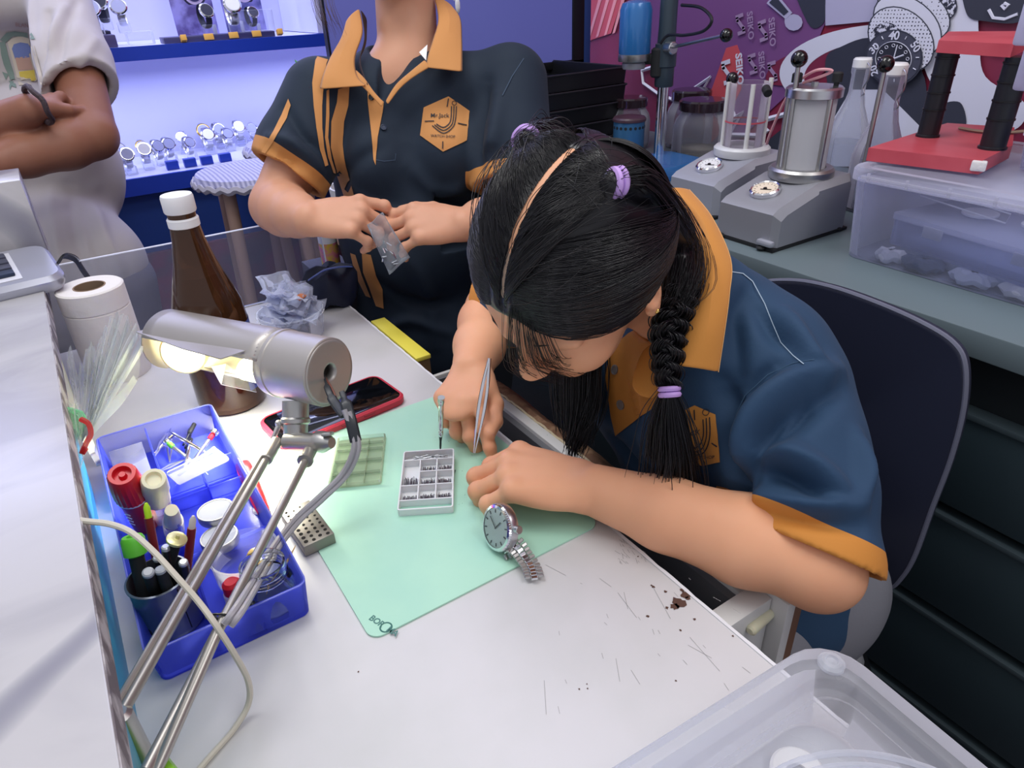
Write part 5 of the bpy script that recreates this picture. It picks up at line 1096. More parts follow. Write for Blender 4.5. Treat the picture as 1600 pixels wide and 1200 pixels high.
for x, y in ((1.10, .455), (1.10, .375)): b = MB(); b.cyl(V(x, y, K + .0695), V(x, y, K + .074), .024, n=28, bev=.001); tag(b.obj('round_disc', mat('disc_milk', '#d9dbe8', .4)), 'white round disc lying on the flat case lid, the ' + ('left' if y > .4 else 'right') + ' one', 'disc')
for k, (y, l, c_) in enumerate(((.47, .05, '#4a5878'), (.40, .05, '#c9cfe2'), (.33, .06, '#e9e9f0'), (.52, .035, '#dfe0ea'), (.245, .05, '#b9c0d6'))):
    b = MB(); G = crumple(1.005, y, K + .004, [(.004, 0), (.014, .001), (.017, .008), (.012, .016), (.003, .017)], 20 + k, amp=.2, ecc=l / .028, fold=5); b.grid(G); tag(b.obj('small_packet', mat('packet%d' % k, c_, .35)), ('dark blue packet', 'pale blue packet', 'packet of white links', 'milky packet', 'grey packet')[k] + ' at the bottom of the storage box near its front wall', 'packet')
b = MB(); b.cyl(V(1.05, .52, K + .10), V(1.08, .41, K + .078), .008, n=12); b.cyl(V(1.08, .52, K + .10), V(1.10, .37, K + .078), .0012, n=6); tag(b.obj('clear_tube', M['clear']), 'clear plastic tube leaning inside the storage box', 'tube')
b = MB(); b.grid(crumple(1.20, .30, K + .004, [(.03, 0), (.07, .01), (.075, .05), (.05, .085), (.01, .09)], 31, amp=.15)); tag(b.obj('plastic_bag', M['baghaze']), 'hazy crumpled bag filling the rear right of the storage box', 'bag')
# ------------------------------------------------------------------ red press frame on top
TP = K + .1365
rp_ = thing('case_press', 'red painted press frame with two black ribbed columns on the storage box', 'press', V(1.16, .52, TP))
pbase = [Z(1357, 232, TP + .018), Z(1535, 252, TP + .018), Z(1582, 228, TP + .018), Z(1585, 200, TP + .018), Z(1480, 193, TP + .018)]
pb2 = [(p[0], p[1]) for p in pbase]
b = MB(); b.prism(pb2, (0, 0, TP + .0005), (1, 0, 0), (0, 1, 0), .0185); b.obj('base_plate', M['redpaint'], rp_)
b = MB(); q = pbase[1]; b.box(q + V(-.002, .002, -.006), (.012, .018, .013), RZ(.4), .002); b.obj('chipped_paint', mat('bare_paint', '#e8e4e2', .8, bump=(200, 1)), rp_)
for nm, (px, py, qx, qy) in (('near', (1550, 232, 1580, 85)), ('left', (1449, 213, 1483, 82))):
    a = Z(px, py, TP + .019); top = V(a[0], a[1], 1.195); r = .0165 if nm == 'near' else .0150
    b = MB(); b.lathe([(r * 1.12, 0), (r * 1.12, .003), (r, .004), (r, top[2] - a[2])], a, (0, 0, 1), 28); ccol = b.obj('column', mat('column_black', '#1c1f26', .38), rp_)
    b = MB(); dv = nrm(V(-.8, -.5, 0) if nm == 'near' else V(.2, -1, 0))
    for k in range(4): b = MB(); q = a + V(0, 0, .040 + k * .024); b.tube([q + V(math.cos(u), math.sin(u), 0) * r * 1.0 for u in np.linspace(0, 6.283, 25)[:-1]], .0016, 5, closed=True); b.obj('ring_rib', M['black'], ccol)
z1 = 1.195; tp = [Z(1462, 82, z1), Z(1578, 90, z1), Z(1600, 80, z1), Z(1600, 66, z1), Z(1478, 66, z1)]
tp = [V(p[0], p[1], z1) for p in tp]; b = MB(); b.prism([(p[0], p[1]) for p in tp], (0, 0, z1), (1, 0, 0), (0, 1, 0), .016); b.obj('top_plate', M['redpaint'], rp_)
b = MB(); b.tube(smooth_path([Z(1500, 200, TP + .022), Z(1530, 205, TP + .022), Z(1570, 207, TP + .022), Z(1600, 205, TP + .022)], 6), .0045, 6, flat=.5); tag(b.obj('rusty_strip', mat('rust', '#9a8270', .9, bump=(200, .6))), 'rusty brown strip lying on the red base plate', 'strip')
b = MB(); q = V(1.15, .41, TP)
st = thing('small_tub', 'small milky plastic tub beside the red press at the right edge', 'tub', Z(1590, 265, TP))
cc3 = Z(1590, 265, TP) + V(.04, -.035, 0); b = MB(); walls(b, cc3, I3, .075, .085, .002, 0, .045, .008, .008); b.obj('tub_wall', M['milky'], st)
b = MB(); tub(b, cc3, I3, [(.080, .090, .009, .044), (.080, .090, .009, .052), (.074, .084, .008, .054)]); b.obj('tub_lid', film('tub_lid', '#eceef6', .6, .3), st)
# small transparent drawer cases, hung at right edge: a column of clear cases
z0 = 1.16
for k, (px, py, w_) in enumerate(((1592, 90, 1), (1592, 20, 1), (1610, 200, 1))):
    a = XX(1578 + (25 if k == 2 else 0), (140, 70, 240)[k], 1.04 if k < 2 else 1.10)
    lab = ('clear case with round disc above the red press, lower of two at the right edge', 'clear case at the top right corner above another clear case', 'white plastic clip case behind the small tub')[k]
    t = thing('clear_case', lab, 'case', a); s = .055
    c = a + V(.03, -.028, .024)
    b = MB(); b.box(c, (.06, s, .050), I3, .004); b.obj('case_body', film('case_pale', '#dfe2f4', .65, .25), t)
    b = MB(); b.lathe([(.0001, 0), (.016, 0), (.018, .002), (.016, .004)], c + V(-.031, -.004, 0), V(-1, 0, 0), 28); b.obj('disc', mat('disc_pale', '#e6e9f2', .4), t)
b = MB(); b.boxb((1.07, .28, TP + .0), (1.12, .335, 1.12), .002); tag(b.obj('stacked_case', film('case_pale2', '#dfe2f4', .6, .25)), 'clear case carrying the hanging cases at the right edge', 'case')
# ------------------------------------------------------------------ showcase shelves against the far wall
blu = mat('shelf_blue', '#1f3fb0', .4); shw = mat('shelf_top', '#d6d8f6', .35)
for nm, z, y0, lab in (('upper', 1.196, 2.4, 'upper white display shelf with royal blue front edge'), ('lower', .842, 2.4, 'lower white display shelf with blue front edge')):
    s_ = thing('display_shelf', lab, 'shelf', V(.4, 2.6, z - .03)); h = .036 if nm == 'upper' else .05
    b = MB(); b.boxb((-1.2, 2.412, z - h), (2.15, 2.779, z)); b.obj('board', shw, s_)
    b = MB(); b.boxb((-1.2, 2.40, z - h), (2.15, 2.413, z + .0005)); b.obj('front_edge', blu, s_)
b = MB(); b.boxb((-1.2, 2.45, 0), (2.15, 2.50, .79)); tag(b.obj('base_panel', mat('base_blue', '#2a4a9a', .5)), 'dark blue cabinet front below the lower display shelf', 'cabinet')
b = MB(); b.boxb((-1.2, 2.43, .30), (2.15, 2.449, .60)); tag(b.obj('plinth_band', mat('band', '#5a4658', .6, var=('#7f3a56', 6, .45, .55))), 'dull red and grey band along the low cabinet below the shelves', 'panel')
b = MB(); b.boxb((.835, 2.41, 1.198), (.86, 2.778, 2.2)); tag(b.obj('shelf_divider', shw), 'pale upright divider of the upper display shelf', 'divider')
# watch displays
wm = [M['chrome'], mat('dial_dark2', '#2a2c40', .3), mat('gold', '#d9b45c', .25, 1), mat('strap_dk', '#23253a', .5)]
def stand_watch(loc, s=1., kind=0):
    t = thing('watch', 'x', 'watch', loc); o = np.array(loc, float)
    dn = nrm(V(0, -1, .55)); F = np.array([V(1, 0, 0), np.cross(dn, V(1, 0, 0)), dn]).T; c = o + V(0, 0, .052 * s)
    b = MB(); b.tube([c + V(0, 0, -.0) + F @ V(.0, .024 * s * math.cos(a) * 1.15, -.022 * s + .024 * s * math.sin(a)) for a in np.linspace(0, 6.283, 22)[:-1]], .008 * s, 6, closed=True, flat=.25, up=(1, 0, 0)); b.obj('bracelet', M['steel'] if kind != 1 else wm[3], t)
    b = MB(); b.lathe([(.016 * s, -.004 * s), (.0185 * s, 0), (.0185 * s, .004 * s), (.016 * s, .006 * s), (.0001, .006 * s)], c, F, 24); cs = b.obj('case', M['chrome'] if kind != 2 else wm[2], t)
    b = MB(); b.lathe([(.0145 * s, .0062 * s), (.0145 * s, .0066 * s)], c, F, 24); b.obj('dial', mat('dial_pale', '#a9add0', .3) if kind in (0, 2) else wm[1] if kind != 3 else M['white'], cs)
    b = MB(); b.boxb(o + V(-.013, -.010, 0) * s, o + V(.013, .016, .022) * s, .002); b.boxb(o + V(-.004, 0, .02) * s, o + V(.004, .006, .045) * s); b.obj('stand', M['clear'], t)
    return t
protos = {}
def watch(px, py, y, z, s, kind, lab, grp):
    p = YY(px, py, y); p = V(p[0], y, z)
    if kind not in protos: t = protos[kind] = stand_watch(p, s, kind); t['label'] = lab; t['group'] = grp; BASE[kind] = s
    else: t = dup(protos[kind], p, rnd(-.3, .3), lab, s / BASE[kind]); t['group'] = grp
blk = thing('display_stand', 'dark violet step stand holding three watches on the upper shelf', 'display stand', V(.16, 2.5, 1.196))
b = MB(); b.boxb((-.10, 2.43, 1.1965), (.252, 2.60, 1.228), .002); b.obj('block', mat('stand_violet', '#4a4368', .5), blk)
b = MB(); b.boxb((-.10, 2.52, 1.228), (.252, 2.60, 1.236), .001); b.obj('step', mat('stand_dark', '#2c2a40', .5), blk)
for k, (px, y, s, kd) in enumerate(((137, 2.50, 1.25, 1), (160, 2.47, 1.25, 0), (174, 2.56, 1.4, 1), (202, 2.50, 1.25, 0))):
    watch(px, 70, y, 1.229 if y < 2.52 else 1.237, s, kd, ('dark watch half hidden by the sleeve', 'silver watch in front on', 'tallest dark watch at the back of', 'round silver watch alone at the right of')[k] + ' the violet stand', 'watches on the violet stand')
for k, (px, py, col, lab) in enumerate(((281, 80, '#5b4f88', 'left tall poster card with a gold and violet watch picture'), (355, 70, '#54548c', 'right tall poster card with a black and violet watch picture'))):
    p = YY(px + 30, py, 2.60); c = V(p[0] + .01, 2.60, 1.197); t = thing('poster_card', lab, 'poster', c)
    R_ = rot((1, 0, 0), -.10); b = MB(); b.box(c + V(0, 0, .135), (.125, .006, .27), R_ @ rot((0, 1, 0), .0), .001); b.obj('card', mat('poster%d' % k, col, .4, var=('#9a94d8', 18, .4, .6)), t)
    b = MB(); cf = c + V(.012, -.006, .125)
    for rr, zz in ((.036, 0), (.030, .0012), (.022, .0024)): 
        bb_ = MB(); bb_.cyl(cf + V(0, -zz, 0), cf + V(0, -zz - .001, 0), rr, n=28); bb_.obj('printed_watch', mat('pw%d' % int(rr * 1000), {36: '#2c2a48', 30: '#c9b8d8', 22: '#3d3a66'}[int(rr * 1000)], .4), t)
    b = MB(); b.box(c + V(.012, -.012, .185), (.024, .002, .05), R_); b.box(c + V(.020, -.000, .062), (.03, .002, .05), R_ @ rot((0, 1, 0), .4)); b.obj('printed_strap', mat('strap_peach', '#e0a89a', .5), t)
    if k == 0: b = MB(); b.box(c + V(-.045, -.018, .20), (.022, .003, .04), R_); b.obj('side_print', mat('side_gold', '#d8b890', .5), t)
bs = thing('tag_rail', 'long dark display base with yellow tags on the upper shelf', 'display stand', V(.50, 2.45, 1.1965))
b = MB(); b.boxb((.375, 2.425, 1.1965), (.70, 2.50, 1.212), .001); b.obj('dark_bar', mat('bar_dark', '#3c3a62', .4), bs)
ty_ = mat('tag_yellow', '#e8b04a', .5)
for k, px in enumerate((290, 330, 369, 405, 441)):
    p = YY(px, 75, 2.42); b = MB(); b.box(V(p[0], 2.417, 1.208), (.028, .004, .017) if k not in (0, 4) else (.016, .02, .016), rot((1, 0, 0), -.3), .001); tag(b.obj('price_tag', ty_), 'yellow price tag on the dark display base, ' + ('far left one', 'second from left', 'middle one', 'second from right', 'far right one')[k], 'price tag', 'yellow tags on the upper shelf')
watch(332, 60, 2.46, 1.212, 1.2, 1, 'dark watch before the left poster card', 'watches before the posters'); watch(372, 52, 2.46, 1.212, 1.45, 3, 'silver watch with white dial before the right poster card', 'watches before the posters'); watch(403, 60, 2.47, 1.212, 1.0, 1, 'dark watch inside the clear display cube', 'watches before the posters')
p = YY(407, 60, 2.47); b = MB(); b.boxb((p[0] - .045, 2.44, 1.213), (p[0] + .045, 2.51, 1.272), .002); tag(b.obj('display_cube', M['clear']), 'clear acrylic cube around a watch at the right of the upper shelf', 'display case')
b = MB(); b.boxb((.285, 2.45, 1.197), (.355, 2.50, 1.232), .003); tag(b.obj('clear_box', M['clear']), 'small clear box between the violet stand and the left poster card', 'box')
rn = random.Random(9)
lower = [(166, 250), (188, 242), (202, 254), (222, 232), (230, 250), (250, 240), (268, 242), (283, 215), (300, 238), (318, 205), (330, 232), (343, 207), (360, 228), (377, 217), (396, 213), (424, 210)]
for k, (px, py) in enumerate(lower):
    y = 2.48 + .012 * (252 - py) * .5 + rn.uniform(0, .03); p = YY(px, py, y); y = min(max(y, 2.44), 2.70); q = V(p[0], y, .8425)
    kd = (0, 3, 0, 2, 3, 0)[k % 6]; s = rn.uniform(1.0, 1.3)
    watch(px, py, y, .8425, s, kd, '%s watch on the lower shelf, %s from the left' % (('silver', 'white dialled', 'silver', 'gold toned', 'white dialled', 'silver')[k % 6], ('first second third fourth fifth sixth seventh eighth ninth tenth eleventh twelfth thirteenth fourteenth fifteenth sixteenth'.split())[k]), 'watches on the lower shelf')
for k, px in enumerate((262, 291, 318, 348)):
    p = YY(px, 235, 2.47); b = MB(); b.boxb((p[0] - .018, 2.45, .8425), (p[0] + .018, 2.475, .868), .001); tag(b.obj('blue_block', blu), 'small blue display block on the lower shelf, ' + ('first', 'second and widest', 'third', 'fourth')[k] + ' from the left', 'display block', 'blue blocks on the lower shelf')
# ------------------------------------------------------------------ woven stool
o = V(.455, 2.04, 0); sz = .885
so = thing('bar_stool', 'tall wooden stool with woven pale wicker seat behind the acrylic screen', 'stool', o)
wk = bpy.data.materials.new('wicker'); wk.use_nodes = True; nt = wk.node_tree; bb = nt.nodes['Principled BSDF']; tc = nt.nodes.new('ShaderNodeTexCoord'); wv = nt.nodes.new('ShaderNodeTexWave'); wv.inputs['Scale'].default_value = 28; wv.inputs['Distortion'].default_value = 1; cr = nt.nodes.new('ShaderNodeValToRGB'); cr.color_ramp.elements[0].color = lin('#8f90b8'); cr.color_ramp.elements[1].color = lin('#c9c8e4')
nt.links.new(tc.outputs['Object'], wv.inputs['Vector']); nt.links.new(wv.outputs['Fac'], cr.inputs[0]); nt.links.new(cr.outputs[0], bb.inputs['Base Color']); bb.inputs['Roughness'].default_value = .6
b = MB(); b.lathe([(.125, sz - .03), (.152, sz - .025), (.158, sz - .008), (.150, sz + .006), (.10, sz + .012), (.0001, sz + .010)], o, (0, 0, 1), 48); b.obj('woven_seat', wk, so)
b = MB(); b.tube([o + V(.156 * math.cos(a), .156 * math.sin(a), sz - .016 + .004 * math.sin(a * 26)) for a in np.linspace(0, 6.283, 121)[:-1]], .010, 6, closed=True); b.obj('wicker_rim', mat('wicker_rim', '#b3b0bd', .7, bump=(60, .6)), so)
for a in (-2.5, -.7, .9, 2.3):
    p = o + V(.11 * math.cos(a), .11 * math.sin(a), sz - .03); q = o + V(.15 * math.cos(a), .15 * math.sin(a), .0); b = MB(); b.cyl(q, p, .017, .017, n=12); b.obj('leg', M['wood'], so)
b = MB()
cs = [o + V(.137 * math.cos(a), .137 * math.sin(a), .30) for a in (-2.5, -.7, .9, 2.3)]
for i in range(4): b.cyl(cs[i], cs[(i + 1) % 4], .010, n=8)
b.obj('rung', M['wood'], so)
o2 = V(.66, 2.27, 0); s2 = dup(so, o2, .7, 'second wicker stool partly hidden behind the first by the shelves', 1.02)
# ------------------------------------------------------------------ monitor behind the standing worker
mo = thing('wall_screen', 'large switched-off dark screen with painted lavender sheen and thin black frame behind the standing worker', 'screen', V(1.0, 1.74, .93))
b = MB(); b.boxb((.62, 1.735, 1.10), (1.395, 1.755, 2.0)); b.obj('back_panel', M['black'], mo)
scm = mat('screen_lavender_glow', '#5f64a8', .22, emis='#555aa0', es=.35)  # lavender reflection on the unlit screen, put into its colour and a faint glow
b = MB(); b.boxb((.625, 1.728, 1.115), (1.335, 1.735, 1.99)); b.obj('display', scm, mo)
b = MB(); b.boxb((1.335, 1.722, 1.09), (1.375, 1.745, 2.0), .002); b.boxb((.60, 1.722, 1.095), (1.375, 1.745, 1.115), .002); b.obj('frame', M['black'], mo)
b = MB(); b.boxb((1.375, 1.722, .925), (1.398, 1.76, 2.0), .001); plabel(b.obj('blue_upright', mat('upright_blue', '#27407a', .4), mo), 'dark blue upright edge')
b = MB(); b.boxb((.9, 1.745, .921), (1.2, 1.79, 1.10), .004); b.obj('foot', M['black'], mo)
b = MB(); b.sph(P(715, 8, 1.45), (.006, .004, .016), 10); b.sph(P(712, -4, 1.45), (.008, .004, .008), 10); tag(b.obj('figurine', M['white']), 'tiny white figure shape seen over the worker collar', 'ornament')
# plant leaves beside the worker shoulder
pt = thing('potted_plant', 'green leafy plant mostly hidden behind the standing worker shoulder', 'plant', V(.56, 1.62, 0))
b = MB(); b.lathe([(.06, .78), (.08, .79), (.09, .90), (.085, .90), (.07, .80)], V(.62, 1.62, 0), (0, 0, 1), 24); b.obj('pot', M['offwhite'], pt)
b = MB(); b.lathe([(.12, 0), (.12, .02), (.03, .03), (.03, .76), (.10, .77), (.10, .785)], V(.62, 1.62, 0), (0, 0, 1), 24); b.obj('plant_stand', M['wood'], pt)
def leaf(p0, p1, w_, bend=.01):
    d = p1 - p0; s_ = nrm(np.cross(d, V(0, -1, .2))); G = []
    for t in np.linspace(0, 1, 9): c = p0 + d * t + V(0, 0, -bend * t * t); ww_ = w_ * math.sin(math.pi * min(1, .12 + t * .88)) ; G.append([c - s_ * ww_, c + V(0, -.002, 0), c + s_ * ww_])
    b = MB(); b.grid(G); b.obj('leaf', mat('leaf_green', '#3f8f3c', .5), pt, solid=.0006)
for (a, c_) in (((478, 118), (459, 86)), ((452, 140), (440, 154)), ((480, 125), (470, 92))): leaf(P(a[0], a[1], 1.62), P(c_[0], c_[1], 1.62), .006)
for k in range(7): leaf(V(.62, 1.62, .90), V(.62 + rnd(-.06, .12), 1.62 + rnd(-.05, .05), 1.05 + rnd(0, .12)), .009)
# ------------------------------------------------------------------ seated repairer
SK = skin_mat('skin_light', '#ecb08a', '#e2a37e'); navy = mat('shirt_navy', '#1c3350', .78, sheen=.15, bump=(420, .22, .0006)); orng = mat('shirt_orange', '#c98638', .75, sheen=.15, bump=(380, .25, .0006))
thread = mat('thread', '#9fb2c4', .8); hairM = hair_mat('black_hair')
HC = P(898, 408, .645); hU = nrm(V(-.38, .30, .87)); hL0 = V(.72, -.42, .50)
hL = nrm(hL0 - hU * np.dot(hL0, hU)); hF = np.cross(hL, hU); hL, hU, hF = C2W(hL), C2W(hU), C2W(hF); HS = 1.0
Lsh = P(1200, 562, .745); Lel = P(1268, 878, .632); Lwr = Z(930, 766, .848)
Rsh = V(.535, .635, .965); Rel = P(768, 482, 1.05); Rwr = P(737, 578, .875)
neck0 = P(1062, 462, .745)
girl = thing('person', 'seated person with black braided hair in navy and orange polo shirt bending over the mat', 'person', V(.62, .45, 0))
S = SDF((.22, .08, .74), (.72, .98, 1.28), .0019)
add_head(S, HC, hL, hU, hF, HS)
S.cone(HC - hU * .055 - hF * .02, neck0, .048, .048, .02); S.cone(neck0, V(.57, .48, .90), .048, .06, .03)
S.cone(V(.58, .48, .90), V(.60, .46, .80), .06, .07, .03)
S.cone(V(.58, .47, .91), Lsh, .04, .040, .02); S.cone(V(.57, .5, .91), Rsh, .04, .040, .02)
def arm(S, sh, el, wr, r=(.046, .042, .040, .043, .037, .0265), n=None):
    m1 = sh * .5 + el * .5; m2 = el * .72 + wr * .28; m3 = el * .35 + wr * .65
    S.chain([sh, m1, el], [r[0], r[1], r[2]], .01); S.chain([el, m2, m3, wr], [r[2], r[3], r[4], r[5]], .012, flat=n)
arm(S, Lsh, Lel, Lwr, (.036, .038, .038, .0425, .036, .027))
S.ell(Lel + V(.006, -.010, -.008), (.036, .036, .034), I3, .015)
arm(S, Rsh, Rel, Rwr, (.046, .042, .038, .040, .034, .0255))
# left hand: palm down on the mat, fingers curled round the watch
Lk = P(830, 742, .725); lf = nrm(Lk - Lwr); ln = nrm(V(0.05, -.10, 1))
fl_ = add_hand(S, Lwr, lf, ln, 1 if np.dot(np.cross(lf, ln), V(0, 1, 0)) > 0 else -1, 1.13, curls=((.75, 1.15, .7), (.70, 1.15, .7), (.72, 1.15, .7), (.75, 1.10, .7)), splay=(.06, .02, -.02, -.07), thumb=(nrm(lf * .8 + V(-.1, .35, -.5)), nrm(lf * .95 + V(0, -.1, -.3))))
# right hand: holding tweezers
Rk = P(727, 628, .855); rf = nrm(P(722, 618, .842) - Rwr); rn = nrm(C2W((-.35, .30, .89)))
tside = 1 if np.dot(np.cross(rf, rn), C2W((1, 0, 0))) > 0 else -1
fr_ = add_hand(S, Rwr, rf, rn, tside, .94, curls=((.45, .30, .25), (.80, .75, .5), (.95, .95, .6), (1.05, 1.0, .6)), splay=(.30, .12, -.02, -.12), thumb=(nrm(rf * .80 + C2W((.45, 0, -.20))), nrm(rf * .80 + C2W((-.10, -.1, .30)))), palm=(.062, .064, .060, .052))
p, q = S.mesh(); 
body = sdf_obj('body', p, q, SK, girl); del S
b = MB()
for k, pt in enumerate(fr_): nail(b, pt, rn if k < 4 else C2W((.3, .4, .8)), .0068 if k < 4 else .0078)
plabel(b.obj('fingernail', mat('nail_pink', '#e0a79c', .25, sss=.1), girl, smooth=60), 'pink fingernails')
b = MB(); e_ = HC + (hL * .0835 + hF * .001 - hU * .034) * HS; b.sph(e_, .0026, 12); plabel(b.obj('ear_stud', mat('gold_stud', '#e8c070', .2, 1), girl), 'small gold ear stud')
# brows, lashes, lips
for e in (-1, 1):
    b = MB(); b.tube([HC + hL * (e * l) + hF * f + hU * u for l, f, u in ((.014, .094, .016), (.028, .089, .019), (.040, .080, .017), (.048, .072, .014))], [.0010, .0014, .0012, .0005], 6, flat=.5); b.obj('eyebrow', hairM, girl)
    b = MB(); b.tube([HC + hL * (e * l) + hF * f + hU * u for l, f, u in ((.017, .0845, -.014), (.030, .0860, -.017), (.044, .0785, -.014))], .0006, 5); b.obj('eyelash', hairM, girl)
b = MB(); b.tube([HC + hL * l + hF * f + hU * u for l, f, u in ((-.022, .081, -.071), (-.010, .089, -.0685), (0, .0905, -.070), (.010, .089, -.0685), (.022, .081, -.071))], [.001, .0032, .0034, .0032, .001], 8); b.tube([HC + hL * l + hF * f + hU * u for l, f, u in ((-.018, .082, -.073), (0, .0895, -.077), (.018, .082, -.073))], [.001, .0042, .001], 8)
plabel(b.obj('lips', mat('lip', '#b8655a', .4, sss=.2), girl), 'pink lips')

# ---- shirt
S = SDF((.30, .10, .50), (.86, 1.0, 1.16), .0032)
R_t = np.array([nrm(V(1, 0, .28)), V(0, 1, 0), nrm(V(-.28, 0, 1))]).T
S.ell(V(.588, .465, .83), (.122, .165, .19), R_t, .02); S.ell(V(.645, .45, .66), (.135, .165, .17), R_t, .05); S.ell(V(.645, .44, .58), (.145, .175, .10), I3, .04)
S.ell(V(.578, .475, .935), (.080, .150, .080), R_t, .03); S.cone(Lsh + V(.005, .03, -.004), Rsh + V(.02, -.02, -.004), .056, .056, .03)
S.ell(V(.530, .400, .86), (.055, .062, .06), I3, .04); S.ell(V(.520, .540, .86), (.055, .062, .06), I3, .04)
S.cone(neck0 + V(.02, .0, -.015), V(.585, .48, .92), .064, .09, .03)
hemL = P(1262, 858, .648); midL = P(1225, 690, .70)
S.chain([Lsh, midL, hemL + (hemL - midL) * .1], [.064, .068, .064], .02)
S.cone(P(1255, 610, .73), P(1300, 760, .665), .040, .036, .03)
hd = nrm(P(1262, 1000, .60) - P(1180, 640, .70)); hn = nrm(P(1200, 1010, .62) - P(1262, 838, .652))
S.plane(hemL, C2W((-.40, -.88, .10)), .002, hemL - .13, hemL + .13)
hemR = Rel * .90 + Rsh * .10; S.chain([Rsh, Rsh * .5 + Rel * .5, hemR], [.066, .066, .064], .02); S.plane(hemR - nrm(hemR - Rsh) * .004, hemR - Rsh, .002, hemR - .12, hemR + .12)
S.cone(HC - hU * .03, neck0 + nrm(neck0 - HC) * .010, .050, .052, .008, sub=True)          # neck opening
for a_, b_2 in ((Lsh, hemL + (hemL - midL) * .5), (Rsh, hemR + (hemR - Rsh) * .3)):
    S.cone(a_ * .35 + b_2 * .65, b_2, .050, .056, .004, sub=True)
p, q = S.mesh(); del S
p = folds(p, q, gain=2.3, items=[([(1150, 760), (1160, 700), (1185, 645), (1235, 600), (1305, 578)], .011, .017), ([(1165, 770), (1175, 710), (1210, 665), (1260, 630)], -.010, .014), ([(1160, 640), (1175, 610), (1215, 575)], -.007, .012),
    ([(1195, 690), (1250, 655), (1305, 610)], -.008, .013), ([(1170, 715), (1215, 700), (1270, 730), (1320, 775)], .010, .015), ([(1190, 740), (1240, 745), (1290, 775)], -.008, .012), ([(1175, 772), (1260, 790), (1345, 790)], .007, .011),
    ([(1200, 800), (1270, 812), (1340, 825)], -.005, .010), ([(1135, 600), (1143, 680), (1140, 790), (1150, 850)], -.014, .017), ([(1155, 600), (1150, 500), (1175, 450)], -.006, .014), ([(1225, 490), (1262, 560), (1290, 600)], .008, .014),
    ([(1180, 470), (1210, 520), (1240, 545)], -.005, .012), ([(1010, 690), (1060, 750), (1085, 790)], .008, .016), ([(960, 690), (1000, 740), (1040, 770)], -.008, .016), ([(1340, 680), (1350, 740), (1335, 790)], .006, .012),
    ([(1200, 860), (1190, 920), (1205, 980)], .008, .018), ([(1225, 940), (1200, 980), (1170, 1000)], -.008, .014), ([(1000, 590), (1020, 650), (1015, 700)], .006, .014)])
nh = nrm(C2W((-.40, -.88, .10)))
dl = (p - hemL) @ nh; nl_ = .115 - np.linalg.norm(p - hemL, axis=1); dr_ = (p - hemR) @ nrm(hemR - Rsh); nr_ = .10 - np.linalg.norm(p - hemR, axis=1)
nl_ = np.minimum(nl_ - .010, .092 - seg_dist(p, midL, hemL + (hemL - midL) * .3)[0]); trim = np.maximum(np.minimum(dl + .024, nl_), np.minimum(dr_ + .034, nr_)); navyM = masked_mat('polo_cloth', '#22405f', '#cc8638')
shirt = sdf_obj('polo_shirt', p, q, navyM, girl); set_trim(shirt, trim); bvS = bvh_of(p, q)
# seam stitches, logo patch, buttons, placket draped on the shirt
drape('seam_stitch', *line_px([(1140, 425), (1160, 428), (1175, 440), (1195, 475), (1208, 505), (1221, 535), (1240, 556), (1256, 570)], 1.4), bvS, thread, girl, .0010)
drape('sleeve_seam', *line_px([(1272, 562), (1240, 568), (1200, 585), (1165, 618), (1148, 650)], 1.2), bvS, mat('seam_dark', '#33506c', .8), girl, .0010)
plk = mat('shirt_orange_dark', '#b5762f', .75, bump=(380, .25, .0006))
hexp = [(1062, 645), (1086, 633), (1118, 648), (1124, 700), (1126, 722), (1100, 727), (1070, 722), (1062, 690)]
drape('logo_patch', *poly_px(hexp), bvS, orng, girl, .0014, subdiv=10)
ink2 = mat('logo_ink', '#1b2330', .7)
for pts in ([(1086, 640), (1087, 656)], [(1114, 692), (1122, 698)], [(1100, 655), (1101, 680), (1094, 696), (1080, 700)], [(1105, 653), (1106, 682), (1098, 701), (1080, 706)], [(1110, 652), (1111, 684), (1102, 706), (1080, 711)]): drape('logo_line', *line_px(smooth_path([(a, c, 0) for a, c in pts], 6), 1.8), bvS, ink2, girl, .0022)
drape('logo_line', *line_px([(1104 + 5 * math.cos(u), 644 + 5 * math.sin(u)) for u in np.linspace(0, 6.29, 14)], 1.2), bvS, ink2, girl, .0022)
drape('logo_text', *text_px('Jack', 17, 1082, 675, (1, -.15), (.15, -1)), bvS, ink2, girl, .0022)
drape('logo_text', *text_px('WATCH SHOP', 7, 1096, 714, (1, 0), (0, -1)), bvS, ink2, girl, .0022)
drape('placket', *poly_px([(948, 590), (955, 545), (985, 520), (1030, 505), (1055, 500), (1060, 560), (1050, 595), (1030, 630), (1000, 625), (975, 640), (963, 680), (956, 650)]), bvS, plk, girl, .0020, subdiv=10)
for x, y in ((963, 578), (972, 632)):
    h = bvS.ray_cast(Vector(CAM), Vector(nrm(ray(x, y))))
    if h[0]: b = MB(); b.lathe([(.0052, .001), (.0058, .002), (.0058, .0035), (.0045, .0038), (.0040, .003)], np.array(h[0]), np.array(h[1]), 20); plabel(b.obj('button', film('button_clear', '#aab4bc', .7, .3), girl), 'clear shirt button')
